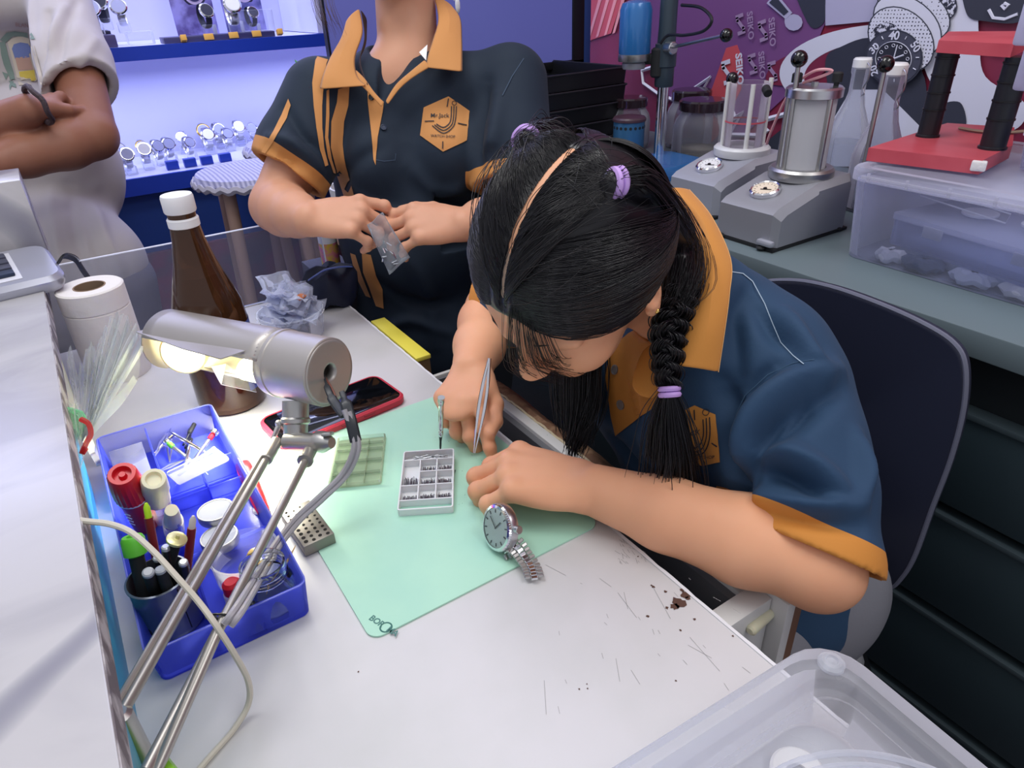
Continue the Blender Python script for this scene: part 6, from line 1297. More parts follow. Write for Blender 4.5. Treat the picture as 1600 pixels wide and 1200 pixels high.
# ---- collar: folded band standing round the neck, wing falling in front
def rail(a, d): return smooth_path([P(x, y, dd) for (x, y), dd in zip(a, d)], 6)
inn = rail([(1040, 296), (1080, 345), (1088, 400), (1082, 455), (1072, 510), (1058, 572)], [.775, .735, .700, .675, .655, .648])
mid = rail([(1056, 293), (1098, 345), (1112, 400), (1112, 455), (1104, 515), (1092, 576)], [.765, .712, .678, .655, .642, .645])
out = rail([(1078, 297), (1112, 338), (1143, 405), (1141, 460), (1134, 515), (1124, 582)], [.780, .735, .690, .665, .655, .655])
b = MB(); b.grid([inn, [(a * .5 + c * .5) + C2W((0, 0, .003)) for a, c in zip(inn, mid)], mid, [(a * .5 + c * .5) + C2W((0, 0, .002)) for a, c in zip(mid, out)], out]); col_ = b.obj('collar', orng, girl, solid=.0026, sub=1)
ind = rail([(1043, 300), (1070, 345), (1072, 400), (1070, 455), (1062, 500), (1052, 545)], [.775, .750, .725, .71, .70, .69])
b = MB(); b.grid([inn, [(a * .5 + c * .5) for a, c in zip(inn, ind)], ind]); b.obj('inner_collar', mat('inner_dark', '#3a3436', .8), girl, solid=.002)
b = MB(); put_text(b, 'XO', .010, P(1075, 351, .733), C2W((1, -.15, 0)), C2W((.1, 1, 0)), .0002); b.obj('size_label', M['white'], col_, smooth=0)
st_ = [a * .08 + c * .92 + C2W((0, 0, .0022)) for a, c in zip(mid, out)]; b = MB(); b.tube(st_, .0004, 4); b.obj('collar_stitch', mat('stitch_tan', '#e0b070', .8), col_)
b = MB(); G = [[P(x, y, d) for (x, y, d) in r] for r in (((1002, 545, .695), (992, 575, .685), (982, 605, .68)), ((1028, 530, .67), (1020, 580, .665), (1002, 625, .665)), ((1056, 535, .65), (1052, 585, .652), (1035, 625, .658)))]
b.grid(G); b.obj('collar_front', plk, girl, solid=.002, sub=2)
# ---- legs, seated
S = SDF((.10, .20, .0), (.90, .78, .72), .006)
jn = mat('grey_trousers', '#7c7c84', .8, bump=(300, .3, .0008))
for y0, y1 in ((.36, .33), (.54, .58)):
    S.chain([V(.68, y0, .56), V(.28, y1, .56)], [.090, .062], .02); S.chain([V(.28, y1, .56), V(.30, y1, .10)], [.058, .040], .02)
S.cone(V(.68, .36, .58), V(.68, .54, .58), .105, .105, .03)
p, q = S.mesh(); p = p + vnormals(p, q) * (.003 * np.sin(p[:, [0]] * 70) * np.sin(p[:, [1]] * 50)); sdf_obj('trousers', p, q, jn, girl); del S
S = SDF((.10, .2, 0), (.45, .72, .12), .005)
for y in (.33, .58): S.cone(V(.31, y, .035), V(.18, y, .028), .036, .030, .01); S.cone(V(.31, y, .04), V(.30, y, .10), .036, .036, .01)
S.plane((0, 0, .002), (0, 0, -1)); p, q = S.mesh(); sdf_obj('shoes', p, q, M['black'], girl)

# ---- hair
aL, aF, aU = .0825, .103, .094; hc = HC + hU * .024 - hF * .006
def sdir(l, f, u): return nrm(V(l, f, u))
def onh(d, h=0.): return hc + hL * d[..., 0:1] * (aL + h) + hF * d[..., 1:2] * (aF + h) + hU * d[..., 2:3] * (aU + h)
def dpx(px, py):      # direction on the hair ellipsoid seen at a photo point (or the nearest silhouette)
    r = nrm(ray(px, py)); Rr = np.array([hL, hF, hU]); A = np.array([aL, aF, aU]); o = (Rr @ (CAM - hc)) / A; d = (Rr @ r) / A
    B_ = o @ d; q_ = B_ * B_ - (d @ d) * (o @ o - 1); t = (-B_ - math.sqrt(max(q_, 0))) / (d @ d); return nrm(o + d * t)
elas = {1: dpx(953, 292), -1: dpx(824, 226)}; napeB = {1: sdir(.74, -.62, -.28), -1: sdir(-.74, -.62, -.28)}
Rh_ = np.array([hL, hF, hU]).T
S = SDF(HC - .20, HC + .20, .0022)
S.ell(hc, (aL - .004, aF - .004, aU - .004), Rh_, .001)
pn = nrm(hU * .165 - hF * .125)
S.plane(HC + hU * .046 + hF * .085, -pn, .006)
S.ell(HC + hF * .075 - hU * .035, (.066, .075, .088), Rh_, .008, sub=True)
dA = dpx(786, 468); dB = dpx(892, 228); aA = math.degrees(math.atan2(dA[1], dA[2])); aB = math.degrees(math.atan2(dB[1], dB[2])); print('part', aA, aB, dA, dB, elas)
lens_ = np.linspace(62, aB, 14); 
for i in range(13):
    a, c = math.radians(lens_[i]), math.radians(lens_[i + 1]); S.cone(onh(sdir(0, math.sin(a), math.cos(a))), onh(sdir(0, math.sin(c), math.cos(c))), .0074, .0074, .003, sub=True)
for e in (1, -1):
    E_ = onh(elas[e], .004); Nb = onh(napeB[e], .006); mid_ = onh(sdir(e * .74, -.66, .20), .004)
    S.cone(onh(elas[e], -.010), E_, .020, .010, .012); S.chain([E_, onh(nrm(elas[e] * .6 + sdir(e * .74, -.66, .2) * .5), .000), mid_, Nb] if e < 0 else [E_, onh(nrm(elas[e] * .6 + sdir(e * .74, -.66, .2) * .5), -.002), P(1058, 385, .70), P(1062, 440, .675)], [.009, .012, .020, .018], .006)
hp, hq = S.mesh(); del S
scalpM = mat('scalp', '#bfa08a', .6, sss=.1)
hair = sdf_obj('hair', hp, hq, hairM, girl)
b = MB(); G = []
for i, a in enumerate(np.radians(np.linspace(60, aB - 2, 60))):
    w_ = .0040 + .0008 * math.sin(i * 1.9) + (.002 if i < 4 else 0); G.append([onh(V(0, math.sin(a), math.cos(a)), -.0078) + hL * (w_ * v + .0012 * math.sin(i * .5)) for v in (-1, 0, 1)])
b.grid(G); plabel(b.obj('parting_line', scalpM, hair, solid=.0003), 'pale parting line of scalp')
rs = np.random.RandomState(5); T_ = np.linspace(0, 1, 16); paths = []
def add_path(d0, d1, h0=0., h1=0., bump_=.003, jit=.010, droop=0.):
    D = slerp(d0, d1, T_); D = D + droop * np.sin(np.pi * T_)[:, None] * V(0, 0, -1) + rs.normal(0, jit, 3) * np.sin(np.pi * T_)[:, None]; D /= np.linalg.norm(D, axis=1, keepdims=True)
    h = h0 + (h1 - h0) * T_ + bump_ * np.sin(np.pi * T_) * rs.uniform(.2, 1) - .0035 * (1 - T_) ** 4
    paths.append(np.array([onh(D[i], h[i]) for i in range(len(T_))]))
for e in (1, -1):
    E_, B_ = elas[e], napeB[e]
    for i in range(1500):       # crown and front section gathered into the elastic
        th = math.radians(rs.uniform(-42, 60)); l = e * .035 * rs.uniform(.9, 1.3)
        add_path(sdir(l, math.sin(th), math.cos(th)), nrm(E_ + rs.normal(0, .022, 3)), -.002, .004, .003)
    for i in range(1300):       # lower front section swept over the ear to the nape
        th = math.radians(rs.uniform(30, 64)); l = e * rs.uniform(.035, .10)
        add_path(sdir(l, math.sin(th), math.cos(th)), nrm(B_ + rs.normal(0, .05, 3)), -.002, .006, .003, .012, rs.uniform(.05, .42))
    for i in range(900):        # temple hairline
        t = rs.uniform(0, 1); d0 = sdir(e * (.15 + .8 * t), .80 - .62 * t, .56 - .50 * t)
        add_path(d0, nrm(B_ + rs.normal(0, .05, 3)), -.002, .008, .004, .012, rs.uniform(0, .12))
    for i in range(500):        # back of the crown to the nape
        th = math.radians(rs.uniform(-42, -110)); add_path(sdir(e * .03, math.sin(th), math.cos(th)), nrm(B_ + rs.normal(0, .05, 3)), -.002, .006, .002)
    for i in range(420):        # beyond the elastic: lock falling back to the braid
        o1 = rs.normal(0, .005, 3); K_ = [onh(elas[e], .006) + o1 * .5, onh(nrm(elas[e] * .6 + sdir(e * .74, -.66, .2) * .5), .008) + o1, (onh(sdir(e * .74, -.66, .20), .012) if e < 0 else P(1066, 375, .69)) + o1 * 1.8, (onh(napeB[e], .012) if e < 0 else P(1070, 440, .662)) + o1 * 2.2] + ([] if e < 0 else [P(1052, 478, .655) + o1 * 1.5])
        sp_ = np.array(smooth_path(K_, 5)); si = np.linspace(0, len(sp_) - 1, 16); paths.append(np.array([[np.interp(v, np.arange(len(sp_)), sp_[:, c_]) for c_ in range(3)] for v in si]))
    for i in range(60):         # flyaway hairs
        th = math.radians(rs.uniform(-40, 60)); add_path(sdir(e * .04, math.sin(th), math.cos(th)), nrm(E_ + rs.normal(0, .15, 3)), -.002, .010, .014, .05)
strands_mesh(paths, .00034, 'hair_strands', hairM, hair)
for e in (1, -1):
    E_ = onh(elas[e], .006); d = nrm(onh(nrm(elas[e] * .6 + sdir(e * .74, -.66, .2) * .5), .012) - E_); b = MB()
    for k in (-1, 1): F_ = frame(d); b.tube([E_ + d * (k * .0028 + .003) + F_ @ V(.0098 * math.cos(a), .0098 * math.sin(a), .0012 * math.sin(a)) for a in np.linspace(0, 6.283, 25)[:-1]], .0030, 7, closed=True)
    plabel(b.obj('elastic', mat('elastic_lilac', '#c9a3e8', .55), hair), 'lilac hair elastic')
# braid on her left, tail below the lilac elastic
bp = smooth_path([P(1062, 455, .668), P(1052, 485, .655), P(1046, 520, .650), P(1042, 560, .648), P(1044, 605, .650)], 8)
def braid(bp, r0, r1, m_, n_st=140, name='braid', seed=3):
    rs = np.random.RandomState(seed); bp = np.array(bp); s_ = np.concatenate([[0], np.cumsum(np.linalg.norm(np.diff(bp, axis=0), axis=1))]); L_ = s_[-1]; tt = np.linspace(0, 1, 60)
    cp = np.array([[np.interp(t * L_, s_, bp[:, i]) for i in range(3)] for t in tt]); Tn = nrm(cp[-1] - cp[0]); v = C2W((0, 0, 1)); u = nrm(np.cross(Tn, v)); v = nrm(np.cross(u, Tn)); out = []
    for j in range(n_st):
        ph0 = (j % 3) * 2 * math.pi / 3; o1 = rs.normal(0, 1, 2) * .36; path = []
        for i, t in enumerate(tt):
            r = r0 + (r1 - r0) * t; w_ = t * L_ / .021 * math.pi + ph0; path.append(cp[i] + u * (r * (.72 * math.sin(w_) + o1[0])) + v * (r * (.42 * math.sin(2 * w_) + o1[1])))
        out.append(path)
    return strands_mesh(out, .0007, name, hairM, m_)
braid(bp, .0150, .009, hair, 420)
rs2 = np.random.RandomState(8); tl = []
e0 = P(1046, 612, .650)
for i in range(520):
    o1 = rs2.normal(0, 1, 3); K_ = [e0 + o1 * .0028, P(1048, 660, .665) + o1 * .008, P(1052, 710, .680) + o1 * .011, P(1056 + o1[0] * 8, 745 + rs2.uniform(-10, 40), .690) + o1 * .010]; tl.append(smooth_path(K_, 5))
strands_mesh(tl, .0005, 'braid_tail', hairM, hair)
b = MB(); F_ = frame(P(1048, 640, .65) - e0)
for k in (-1, 1): b.tube([e0 + F_ @ V(.0085 * math.cos(a), .0085 * math.sin(a), k * .0028) for a in np.linspace(0, 6.283, 25)[:-1]], .0028, 7, closed=True)
plabel(b.obj('elastic', mat('elastic_lilac2', '#c9a3e8', .55), hair), 'lilac hair elastic at the braid end')
# hair hanging on her right side behind the face and wisps over the cheek
tl = []
for i in range(700):
    o1 = rs2.normal(0, 1, 3); K_ = [P(905, 520, .80) + o1 * .010, P(905, 580, .80) + o1 * .012, P(903, 640, .80) + o1 * .011, P(902 + 8 * o1[1], 690 + rs2.uniform(-20, 15), .80) + o1 * .009]; tl.append(smooth_path(K_, 5))
strands_mesh(tl, .0006, 'hanging_tail', hairM, hair)
tl = []
for i in range(90):
    t = rs2.uniform(0, 1); a0 = onh(sdir(.12 + .35 * t, .84, .50 - .2 * t), -.002); o1 = rs2.normal(0, .003, 3); fx = hL * (.00 + .045 * t) + hF * .100 - hU * .02; 
    K_ = [a0 + o1, HC + hL * (.0 + .05 * t) + hF * (.112 - .02 * t) + hU * .012 + o1, HC + hL * (-.012 + .05 * t) + hF * (.112 - .03 * t) - hU * .04 + o1 * 1.5, HC + hL * (-.008 + .05 * t) + hF * (.100 - .03 * t) - hU * (.07 + .03 * rs2.uniform(0, 1)) + o1 * 2]; tl.append(smooth_path(K_, 5))
strands_mesh(tl, .00028, 'loose_wisps', hairM, hair)

# ---- tweezers in the right hand
tz = thing('tweezers', 'fine pointed steel tweezers held in the right hand of the seated person', 'tweezers', P(740, 706, .80))
tip = P(741, 708, .795); top = P(765, 560, .800); md = P(750, 652, .798)
ax_ = nrm(top - tip); sdv = nrm(np.cross(ax_, C2W((0, 0, 1))))
for k in (-1, 1):
    b = MB(); pts = [tip + sdv * k * .0006, tip + ax_ * .025 + sdv * k * .0022, tip + ax_ * .055 + sdv * k * .0034, tip + ax_ * .085 + sdv * k * .0026, top]
    b.tube(smooth_path(pts, 5), [.0004] + [.0004 + .0016 * min(1, i / 8) for i in range(20)], 8, flat=.5, up=sdv); b.obj('arm', M['chrome'], tz)
# ---- watch under the left hand
wt = thing('wrist_watch', 'steel wrist watch with fluted bezel and link bracelet held down by the left hand', 'watch', Z(790, 830, T))
WS = 1.28; wc = Z(781, 824, T + .026); wn = nrm(C2W((-.80, -.10, .55)) + V(0, 0, .15)); wd = nrm(P(800, 780, .74) - P(770, 860, .72)); wd = nrm(wd - wn * np.dot(wd, wn)); wF = np.array([np.cross(wd, wn), wd, wn]).T
b = MB(); b.lathe([(r_ * WS, z_ * WS) for r_, z_ in ((.0160, -.006), (.0185, -.004), (.0192, .0), (.0185, .0025))], wc, wF, 48); cs_ = b.obj('case', M['steel'], wt)
n_ = 60; vs = []
for r_, z_ in ((.0185, .0022), (.0178, .0042), (.0155, .0046)):
    for k in range(n_ * 2): a = math.pi * k / n_; rr = r_ * (1 if k % 2 or r_ < .016 else .965); vs.append(wc + WS * wF @ V(rr * math.cos(a), rr * math.sin(a), z_))
N2 = n_ * 2; b = MB(); b.add(vs, [(i * N2 + k, i * N2 + (k + 1) % N2, (i + 1) * N2 + (k + 1) % N2, (i + 1) * N2 + k) for i in range(2) for k in range(N2)]); b.obj('fluted_bezel', M['chrome'], cs_)
b = MB(); b.cyl(wc + wn * .0032 * WS, wc + wn * .0038 * WS, .0155 * WS, n=40); dl_ = b.obj('dial', mat('dial_silver', '#cdd8d4', .3, .3), cs_)
b = MB()
for k in range(12): a = k * math.pi / 6; b.box(wc + WS * wF @ V(.0130 * math.cos(a), .0130 * math.sin(a), .0041), (.0034, .0012, .0004), wF @ RZ(a))
b.box(wc + WS * wF @ V(.003, .002, .0045), (.0115, .0012, .0003), wF @ RZ(.6)); b.box(wc + WS * wF @ V(-.003, .004, .0045), (.015, .0009, .0003), wF @ RZ(2.2)); b.obj('hands_and_markers', mat('marker_dark', '#4a4f54', .3, .8), cs_)
b = MB(); b.lathe([(.0197, .0059), (.0192, .0067), (.0001, .0068)], wc, wF, 36, cap=False); b.obj('crystal', film('crystal', '#f4fbfa', .12, .03), cs_)
b = MB(); b.cyl(wc + WS * wF @ V(.0188, 0, -.001), wc + WS * wF @ V(.0235, 0, -.001), .0042, n=14, bev=.0006); b.obj('crown', M['steel'], cs_)
bl = smooth_path([wc - wd * .0245 - wn * .003, Z(803, 852, T + .016), Z(818, 868, T + .011), Z(830, 886, T + .0065), Z(836, 906, T + .0055)], 12); bl = np.array(bl); s_ = np.concatenate([[0], np.cumsum(np.linalg.norm(np.diff(bl, axis=0), axis=1))]); nl = int(s_[-1] / .0042)
b = MB(); b2 = MB()
for k in range(nl):
    c = np.array([np.interp((k + .5) * .0042, s_, bl[:, i]) for i in range(3)]); c2 = np.array([np.interp((k + 1.2) * .0042, s_, bl[:, i]) for i in range(3)]); t_ = nrm(c2 - c); w0 = nrm(Z(848, 895, T) - Z(826, 912, T)); w0 = wF[:, 0] * max(0, 1 - k / 6) * np.sign(np.dot(wF[:, 0], w0)) + w0 * min(1, k / 6 + .05); w0 = nrm(w0 - t_ * np.dot(w0, t_)); F_ = np.array([w0, t_, np.cross(w0, t_)]).T; wid = .0215 - .003 * k / nl
    for j in (-1, 1): b.box(c + w0 * j * wid * .34 + t_ * .0 , (wid * .30, .0036, .0026), F_, .0006, 1)
    b2.box(c + t_ * .0021, (wid * .34, .0036, .0028), F_, .0006, 1)
b.obj('outer_links', M['brushed'], wt); b2.obj('centre_links', M['chrome'], wt)

# ---- office chair
ch = thing('office_chair', 'black office chair with a wide curved dark back and grey fabric seat', 'chair', V(.74, .40, 0))
dk = mat('chair_shell', '#2b2e40', .5, bump=(200, .08)); 
outl = smooth_path([(x, y, 0) for x, y in ((1225, 440), (1290, 450), (1370, 478), (1440, 510), (1485, 540), (1502, 575), (1500, 640), (1480, 720), (1450, 800), (1425, 870), (1405, 905), (1382, 922), (1340, 900), (1250, 860), (1130, 780), (1060, 640), (1060, 540), (1100, 480), (1160, 448))], 5, True)
cx0 = .775; b = MB(); pts = []
for px, py, _ in outl: a = XX(px, py, cx0); pts.append(a)
cen_ = np.mean(pts, axis=0); rings = []
def shell(pp, k): 
    y = cen_[1] + (pp[1] - cen_[1]) * k; z = cen_[2] + (pp[2] - cen_[2]) * k; return V(cx0 + .012 - .05 * ((y - cen_[1]) / .2) ** 2 * 0 + .02 * (1 - k), y, z)
b.grid([[shell(a, k) for a in pts] for k in (1, .97, .8, .6, .4, .2, .02)], closed=True); b.obj('backrest', dk, ch, solid=.012)
b = MB(); b.tube([shell(a, 1.0) - V(.004, 0, 0) for a in pts], .0030, 6, closed=True); b.obj('edge_piping', mat('piping', '#6d6f80', .4), ch)
sc_ = V(.575, .44, .455)
b = MB(); tub(b, sc_, I3, [(.34, .31, .08, -.035), (.38, .35, .085, -.02), (.39, .36, .085, .012), (.37, .34, .08, .035), (.30, .27, .07, .043)]); b.obj('seat_cushion', mat('seat_fabric', '#84848a', .9, bump=(260, .5, .001)), ch, smooth=60)
b = MB(); tub(b, sc_, I3, [(.36, .32, .08, -.055), (.41, .37, .09, -.04), (.415, .38, .09, -.008), (.405, .37, .09, -.005)]); b.obj('seat_shell', M['black'], ch, smooth=60)
b = MB(); b.tube(smooth_path([V(.66, .40, .41), V(.80, .40, .41), V(.85, .40, .50), V(.80, .40, .70)], 6), .016, 10, flat=.5); b.obj('back_support', M['black'], ch)
b = MB(); b.cyl(V(.66, .42, .12), V(.66, .42, .42), .025, n=20); b.obj('gas_column', M['black'], ch)
for k in range(5):
    a = k * 2 * math.pi / 5 + .3; e = V(.66 + .27 * math.cos(a), .42 + .27 * math.sin(a), .075); b = MB(); b.cyl(V(.66, .42, .12), e, .022, .014, n=10); b.obj('base_leg', M['black'], ch)
    b = MB(); b.cyl(e + V(-.012, 0, -.045), e + V(.012, 0, -.045), .028, n=16); b.obj('caster', M['rubber'], ch)
# ------------------------------------------------------------------ standing colleague
sp2 = thing('person', 'standing person in navy polo with orange collar and stripes, opening a small bag', 'person', V(.58, 1.14, 0))
SK2 = skin_mat('skin_light2', '#d8a386', '#cd977a'); nav2 = masked_mat('polo_cloth2', '#142436', '#c4874a'); or2 = mat('shirt_orange2', '#c98c50', .75, sheen=.15, bump=(380, .25, .0006)); ink3 = mat('logo_ink2', '#2a2a32', .7)
hc2 = P(628, -112, 1.16); F2 = C2W(nrm((-.12, -.28, .95))); U2 = C2W(nrm((.06, .95, .29))); U2 = nrm(U2 - F2 * np.dot(U2, F2)); L2 = np.cross(U2, F2)
Rs, Ls = P(500, 150, 1.20), P(800, 128, 1.22); Re, Le = P(432, 322, 1.19), P(800, 335, 1.20); Rw, Lw = P(482, 343, 1.09), P(724, 352, 1.10)
nb = P(640, 118, 1.24)
S = SDF(P(500, 250, 1.1) - V(.42, .30, .30), P(700, 250, 1.1) + V(.22, .32, .62), .0021)
add_head(S, hc2, L2, U2, F2, 1.0)
S.cone(hc2 - U2 * .06 - F2 * .015, nb, .052, .054, .02); S.cone(nb, P(640, 190, 1.28), .056, .08, .03); S.ell(P(622, 130, 1.235), (.075, .05, .06), I3, .03)
S.cone(P(640, 150, 1.27), Rs, .05, .045, .02); S.cone(P(640, 150, 1.27), Ls, .05, .045, .02); S.cone(P(640, 190, 1.30), V(.575, 1.225, .92), .07, .06, .03)
arm(S, Rs, Re, Rw, (.045, .044, .043, .044, .036, .0275)); arm(S, Ls, Le, Lw, (.045, .044, .043, .042, .035, .0265))
# her right hand (photo left): back of the hand to the viewer, fingers to the right, pinching
f_ = nrm(P(556, 338, 1.085) - Rw); n_ = C2W(nrm((-.15, .35, .92))); ts = 1 if np.dot(np.cross(f_, nrm(n_ - f_ * np.dot(f_, n_))), C2W((0, 1, 0))) > 0 else -1
h1 = add_hand(S, Rw, f_, n_, ts, 1.0, curls=((.55, .80, .45), (.90, .95, .5), (.92, .95, .5), (.90, .90, .5)), splay=(.10, -.02, -.10, -.18), thumb=(nrm(f_ * .8 + C2W((0, .35, -.5))), nrm(f_ * .95 + C2W((.1, -.1, -.1)))))
f_ = nrm(P(660, 350, 1.095) - Lw); n_ = C2W(nrm((.15, .35, .92))); ts = 1 if np.dot(np.cross(f_, nrm(n_ - f_ * np.dot(f_, n_))), C2W((0, 1, 0))) > 0 else -1
h2 = add_hand(S, Lw, f_, n_, ts, .98, curls=((.60, .65, .4), (.62, .65, .4), (.62, .7, .4), (.65, .7, .4)), splay=(.12, .02, -.10, -.22), thumb=(nrm(f_ * .8 + C2W((0, .4, -.4))), nrm(f_ * .95 + C2W((-.1, -.2, 0)))))
p, q = S.mesh(); sdf_obj('body', p, q, SK2, sp2); del S
b = MB()
for pts in h2: nail(b, pts, C2W((-.2, .3, .9)), .0078)
for pts in (h1[0], h1[4]): nail(b, pts, C2W((.3, .3, .9)), .0078)
plabel(b.obj('fingernail', mat('nail_pink2', '#e6a49c', .25), sp2, smooth=60), 'pink fingernails')
S = SDF(hc2 - .16, hc2 + .16, .004); Rr2 = np.array([L2, F2, U2]).T; S.ell(hc2 + U2 * .024 - F2 * .012, (.088, .106, .096), Rr2, .001); S.ell(hc2 + F2 * .07 - U2 * .04, (.068, .07, .10), Rr2, .008, sub=True)
S.ell(hc2 - F2 * .09 - U2 * .02, (.05, .045, .08), Rr2, .02); p, q = S.mesh(); hr2 = sdf_obj('hair', p, q, hair_mat('dark_brown_hair', '#2a201e'), sp2); del S
tl = []
for k in range(26):
    x = 488 + k * 1.4; o1 = rnd(-6, 6); tl.append(smooth_path([P(x + 60, -70, 1.16), P(x, -40, 1.12), P(x - 2 + o1 * .3, 0, 1.11), P(x + 8 + o1, 30, 1.11), P(x + 18 + o1 * 1.5, 48 + rnd(-10, 14), 1.12)], 4))
strands_mesh(tl, .0003, 'loose_hair', hair_mat('brown_strand', '#4a3530'), hr2)
# shirt
lo_ = P(640, 400, 1.2); S = SDF(lo_ - V(.36, .30, .36), lo_ + V(.36, .34, .50), .0038)
wst = V(.560, 1.215, .86); hip = V(.575, 1.225, .68); ch2 = P(642, 215, 1.31)
axr = nrm(C2W((1, 0, 0)) * V(1, 1, 0)); Rb2 = np.array([axr, np.cross(V(0, 0, 1), axr), V(0, 0, 1)]).T
S.ell(ch2, (.170, .108, .17), Rb2, .02); S.ell(wst + V(0, 0, .03), (.155, .112, .18), Rb2, .05); S.cone(ch2, wst, .125, .12, .05, flat=(Rb2[:, 1], .86)); S.ell(hip, (.165, .120, .14), Rb2, .05); S.cone(hip, hip - V(0, 0, .03), .14, .14, .05, flat=(Rb2[:, 1], .8))
S.cone(Rs + C2W((.02, .0, -.02)), Ls + C2W((-.02, .0, -.02)), .062, .062, .03); S.ell(P(585, 250, 1.22), (.05, .05, .055), I3, .05); S.ell(P(705, 240, 1.22), (.05, .05, .055), I3, .05)
S.cone(nb + C2W((.0, -.02, -.03)), P(640, 200, 1.30), .070, .11, .03)
hR = Re * .72 + Rs * .28; S.chain([Rs, Rs * .5 + Re * .5, hR + (hR - Rs) * .08], [.063, .068, .069], .02); nR = nrm(hR - Rs) + C2W((-.15, .10, 0)); S.plane(hR, nR, .002, hR - .12, hR + .12)
hLh = Le * .8 + Ls * .2; S.chain([Ls, Ls * .5 + Le * .5, hLh], [.063, .070, .068], .02); S.plane(hLh, hLh - Ls, .002, hLh - .11, hLh + .11)
S.cone(hc2 - U2 * .03, nb + C2W((-.012, -.012, .0)), .052, .058, .008, sub=True); S.cone(P(622, 60, 1.15), P(598, 150, 1.17), .040, .008, .004, sub=True)
S.cone(Rs * .3 + hR * .7, Re, .052, .060, .004, sub=True); S.cone(Ls * .3 + hLh * .7, Le, .050, .058, .004, sub=True)
p, q = S.mesh(); del S
p = folds(p, q, [([(560, 300), (600, 330), (660, 340)], .006, .014), ([(590, 440), (640, 470), (700, 470)], -.006, .016), ([(640, 400), (670, 460), (680, 540)], .006, .018), ([(430, 240), (470, 260), (520, 300)], -.008, .014), ([(420, 215), (460, 225), (500, 270)], .008, .014),
    ([(445, 170), (480, 220), (530, 270)], -.007, .014), ([(760, 130), (745, 200), (750, 260)], -.010, .018), ([(780, 150), (770, 220), (780, 280)], .008, .018), ([(530, 300), (560, 250), (600, 230)], -.005, .018), ([(640, 260), (690, 300), (740, 290)], .006, .02), ([(600, 520), (640, 500), (700, 520)], .005, .015)], .6, 1.7)
dR = np.minimum((p - hR) @ nrm(nR) + .024, .088 - seg_dist(p, Rs * .5 + Re * .5, hR + (hR - Rs) * .2)[0]); dL = np.minimum((p - hLh) @ nrm(hLh - Ls) + .024, .082 - seg_dist(p, Ls * .5 + Le * .5, hLh + (hLh - Ls) * .2)[0])
sh2 = sdf_obj('polo_shirt', p, q, nav2, sp2); set_trim(sh2, np.maximum(dR, dL)); bv2 = bvh_of(p, q)
D = lambda nm, g, m_, off=.0012, sd=None: drape(nm, g[0], g[1], bv2, m_, sp2, off, subdiv=sd or 0, start=.8)
D('shirt_stripe', poly_px([(519, 62), (505, 72), (493, 95), (488, 130), (490, 165), (494, 200), (500, 235), (507, 260), (512, 258), (506, 230), (503, 200), (503, 165), (506, 130), (510, 100), (520, 75)]), or2, .0014, 9)
D('shirt_stripe', poly_px([(514, 140), (510, 142), (509, 180), (507, 215), (512, 245), (520, 270), (526, 285), (528, 282), (518, 250), (512, 215), (514, 180)]), or2, .0014, 9)
D('shirt_stripe', poly_px([(528, 140), (546, 134), (544, 165), (537, 190), (535, 225), (540, 255), (550, 290), (556, 312), (540, 312), (526, 270), (516, 230), (517, 190), (526, 160)]), or2, .0014, 9)
D('shirt_stripe', poly_px([(566, 395), (580, 398), (588, 430), (598, 452), (600, 482), (588, 478), (578, 450), (568, 425)]), or2, .0014, 9)
D('shirt_stripe', poly_px([(548, 395), (556, 398), (566, 430), (580, 465), (572, 462), (556, 430)]), or2, .0014, 9)
D('sleeve_stripe', poly_px([(451, 155), (455, 165), (448, 185), (437, 205), (425, 225), (412, 245), (404, 262), (402, 255), (412, 232), (428, 205), (440, 180)]), or2, .0014, 9)
D('placket', poly_px([(574, 132), (584, 150), (600, 160), (598, 175), (590, 215), (587, 258), (584, 250), (580, 205), (575, 160)]), or2, .0018, 8)
D('stitch_line', line_px([(588, 250), (600, 252), (617, 250), (618, 240)], 1.2), mat('stitch_navy', '#3a4a60', .8), .0014)
D('sleeve_seam', line_px([(818, 92), (800, 120), (785, 150), (775, 190)], 1.4), mat('stitch_navy2', '#3a4a60', .8), .0014)
hx = [(700.7, 150.6), (734, 173.7), (729, 219.8), (692.5, 237), (657, 212), (662, 168)]
D('logo_patch', poly_px(hx), or2, .0016, 8)
def J(pts): return line_px(smooth_path([(640 + a * .1167, 120 + c * .1167, 0) for a, c in pts], 5), 1.5)
for g in (J([(558, 400), (553, 560), (530, 640), (455, 690), (365, 645)]), J([(590, 400), (583, 570), (555, 665), (455, 728), (340, 655)]), J([(622, 400), (610, 580), (575, 690), (455, 765), (312, 665)]),
          J([(518, 292), (510, 350), (500, 410)]), J([(450, 870), (449, 920), (447, 965)]), J([(210, 603), (270, 603), (335, 603)]), J([(640, 635), (700, 648), (760, 660)]), line_px([(640 + .1167 * (595 + 29 * math.cos(u)), 120 + .1167 * (355 + 29 * math.sin(u))) for u in np.linspace(0, 6.29, 14)], 1.0)): D('logo_line', g, ink3, .0030)
D('logo_text', text_px('Mr.Jack', 9.6, 687.5, 182, (1, .03), (0, -1), .02), ink3, .0030); D('logo_text', text_px('WATCH SHOP', 5.6, 692.5, 214, (1, .05), (0, -1), .03), ink3, .0030)
for x, y in ((581, 152), (599, 200)):
    r = nrm(ray(x, y)); h = bv2.ray_cast(Vector(CAM + r * .8), Vector(r))
    if h[0]: b = MB(); b.lathe([(.0048, .001), (.0052, .002), (.0052, .0035), (.0040, .0038), (.0035, .003)], np.array(h[0]), np.array(h[1]), 18); b.obj('button', M['blackgloss'] if x < 590 else M['navyplastic'], sp2)
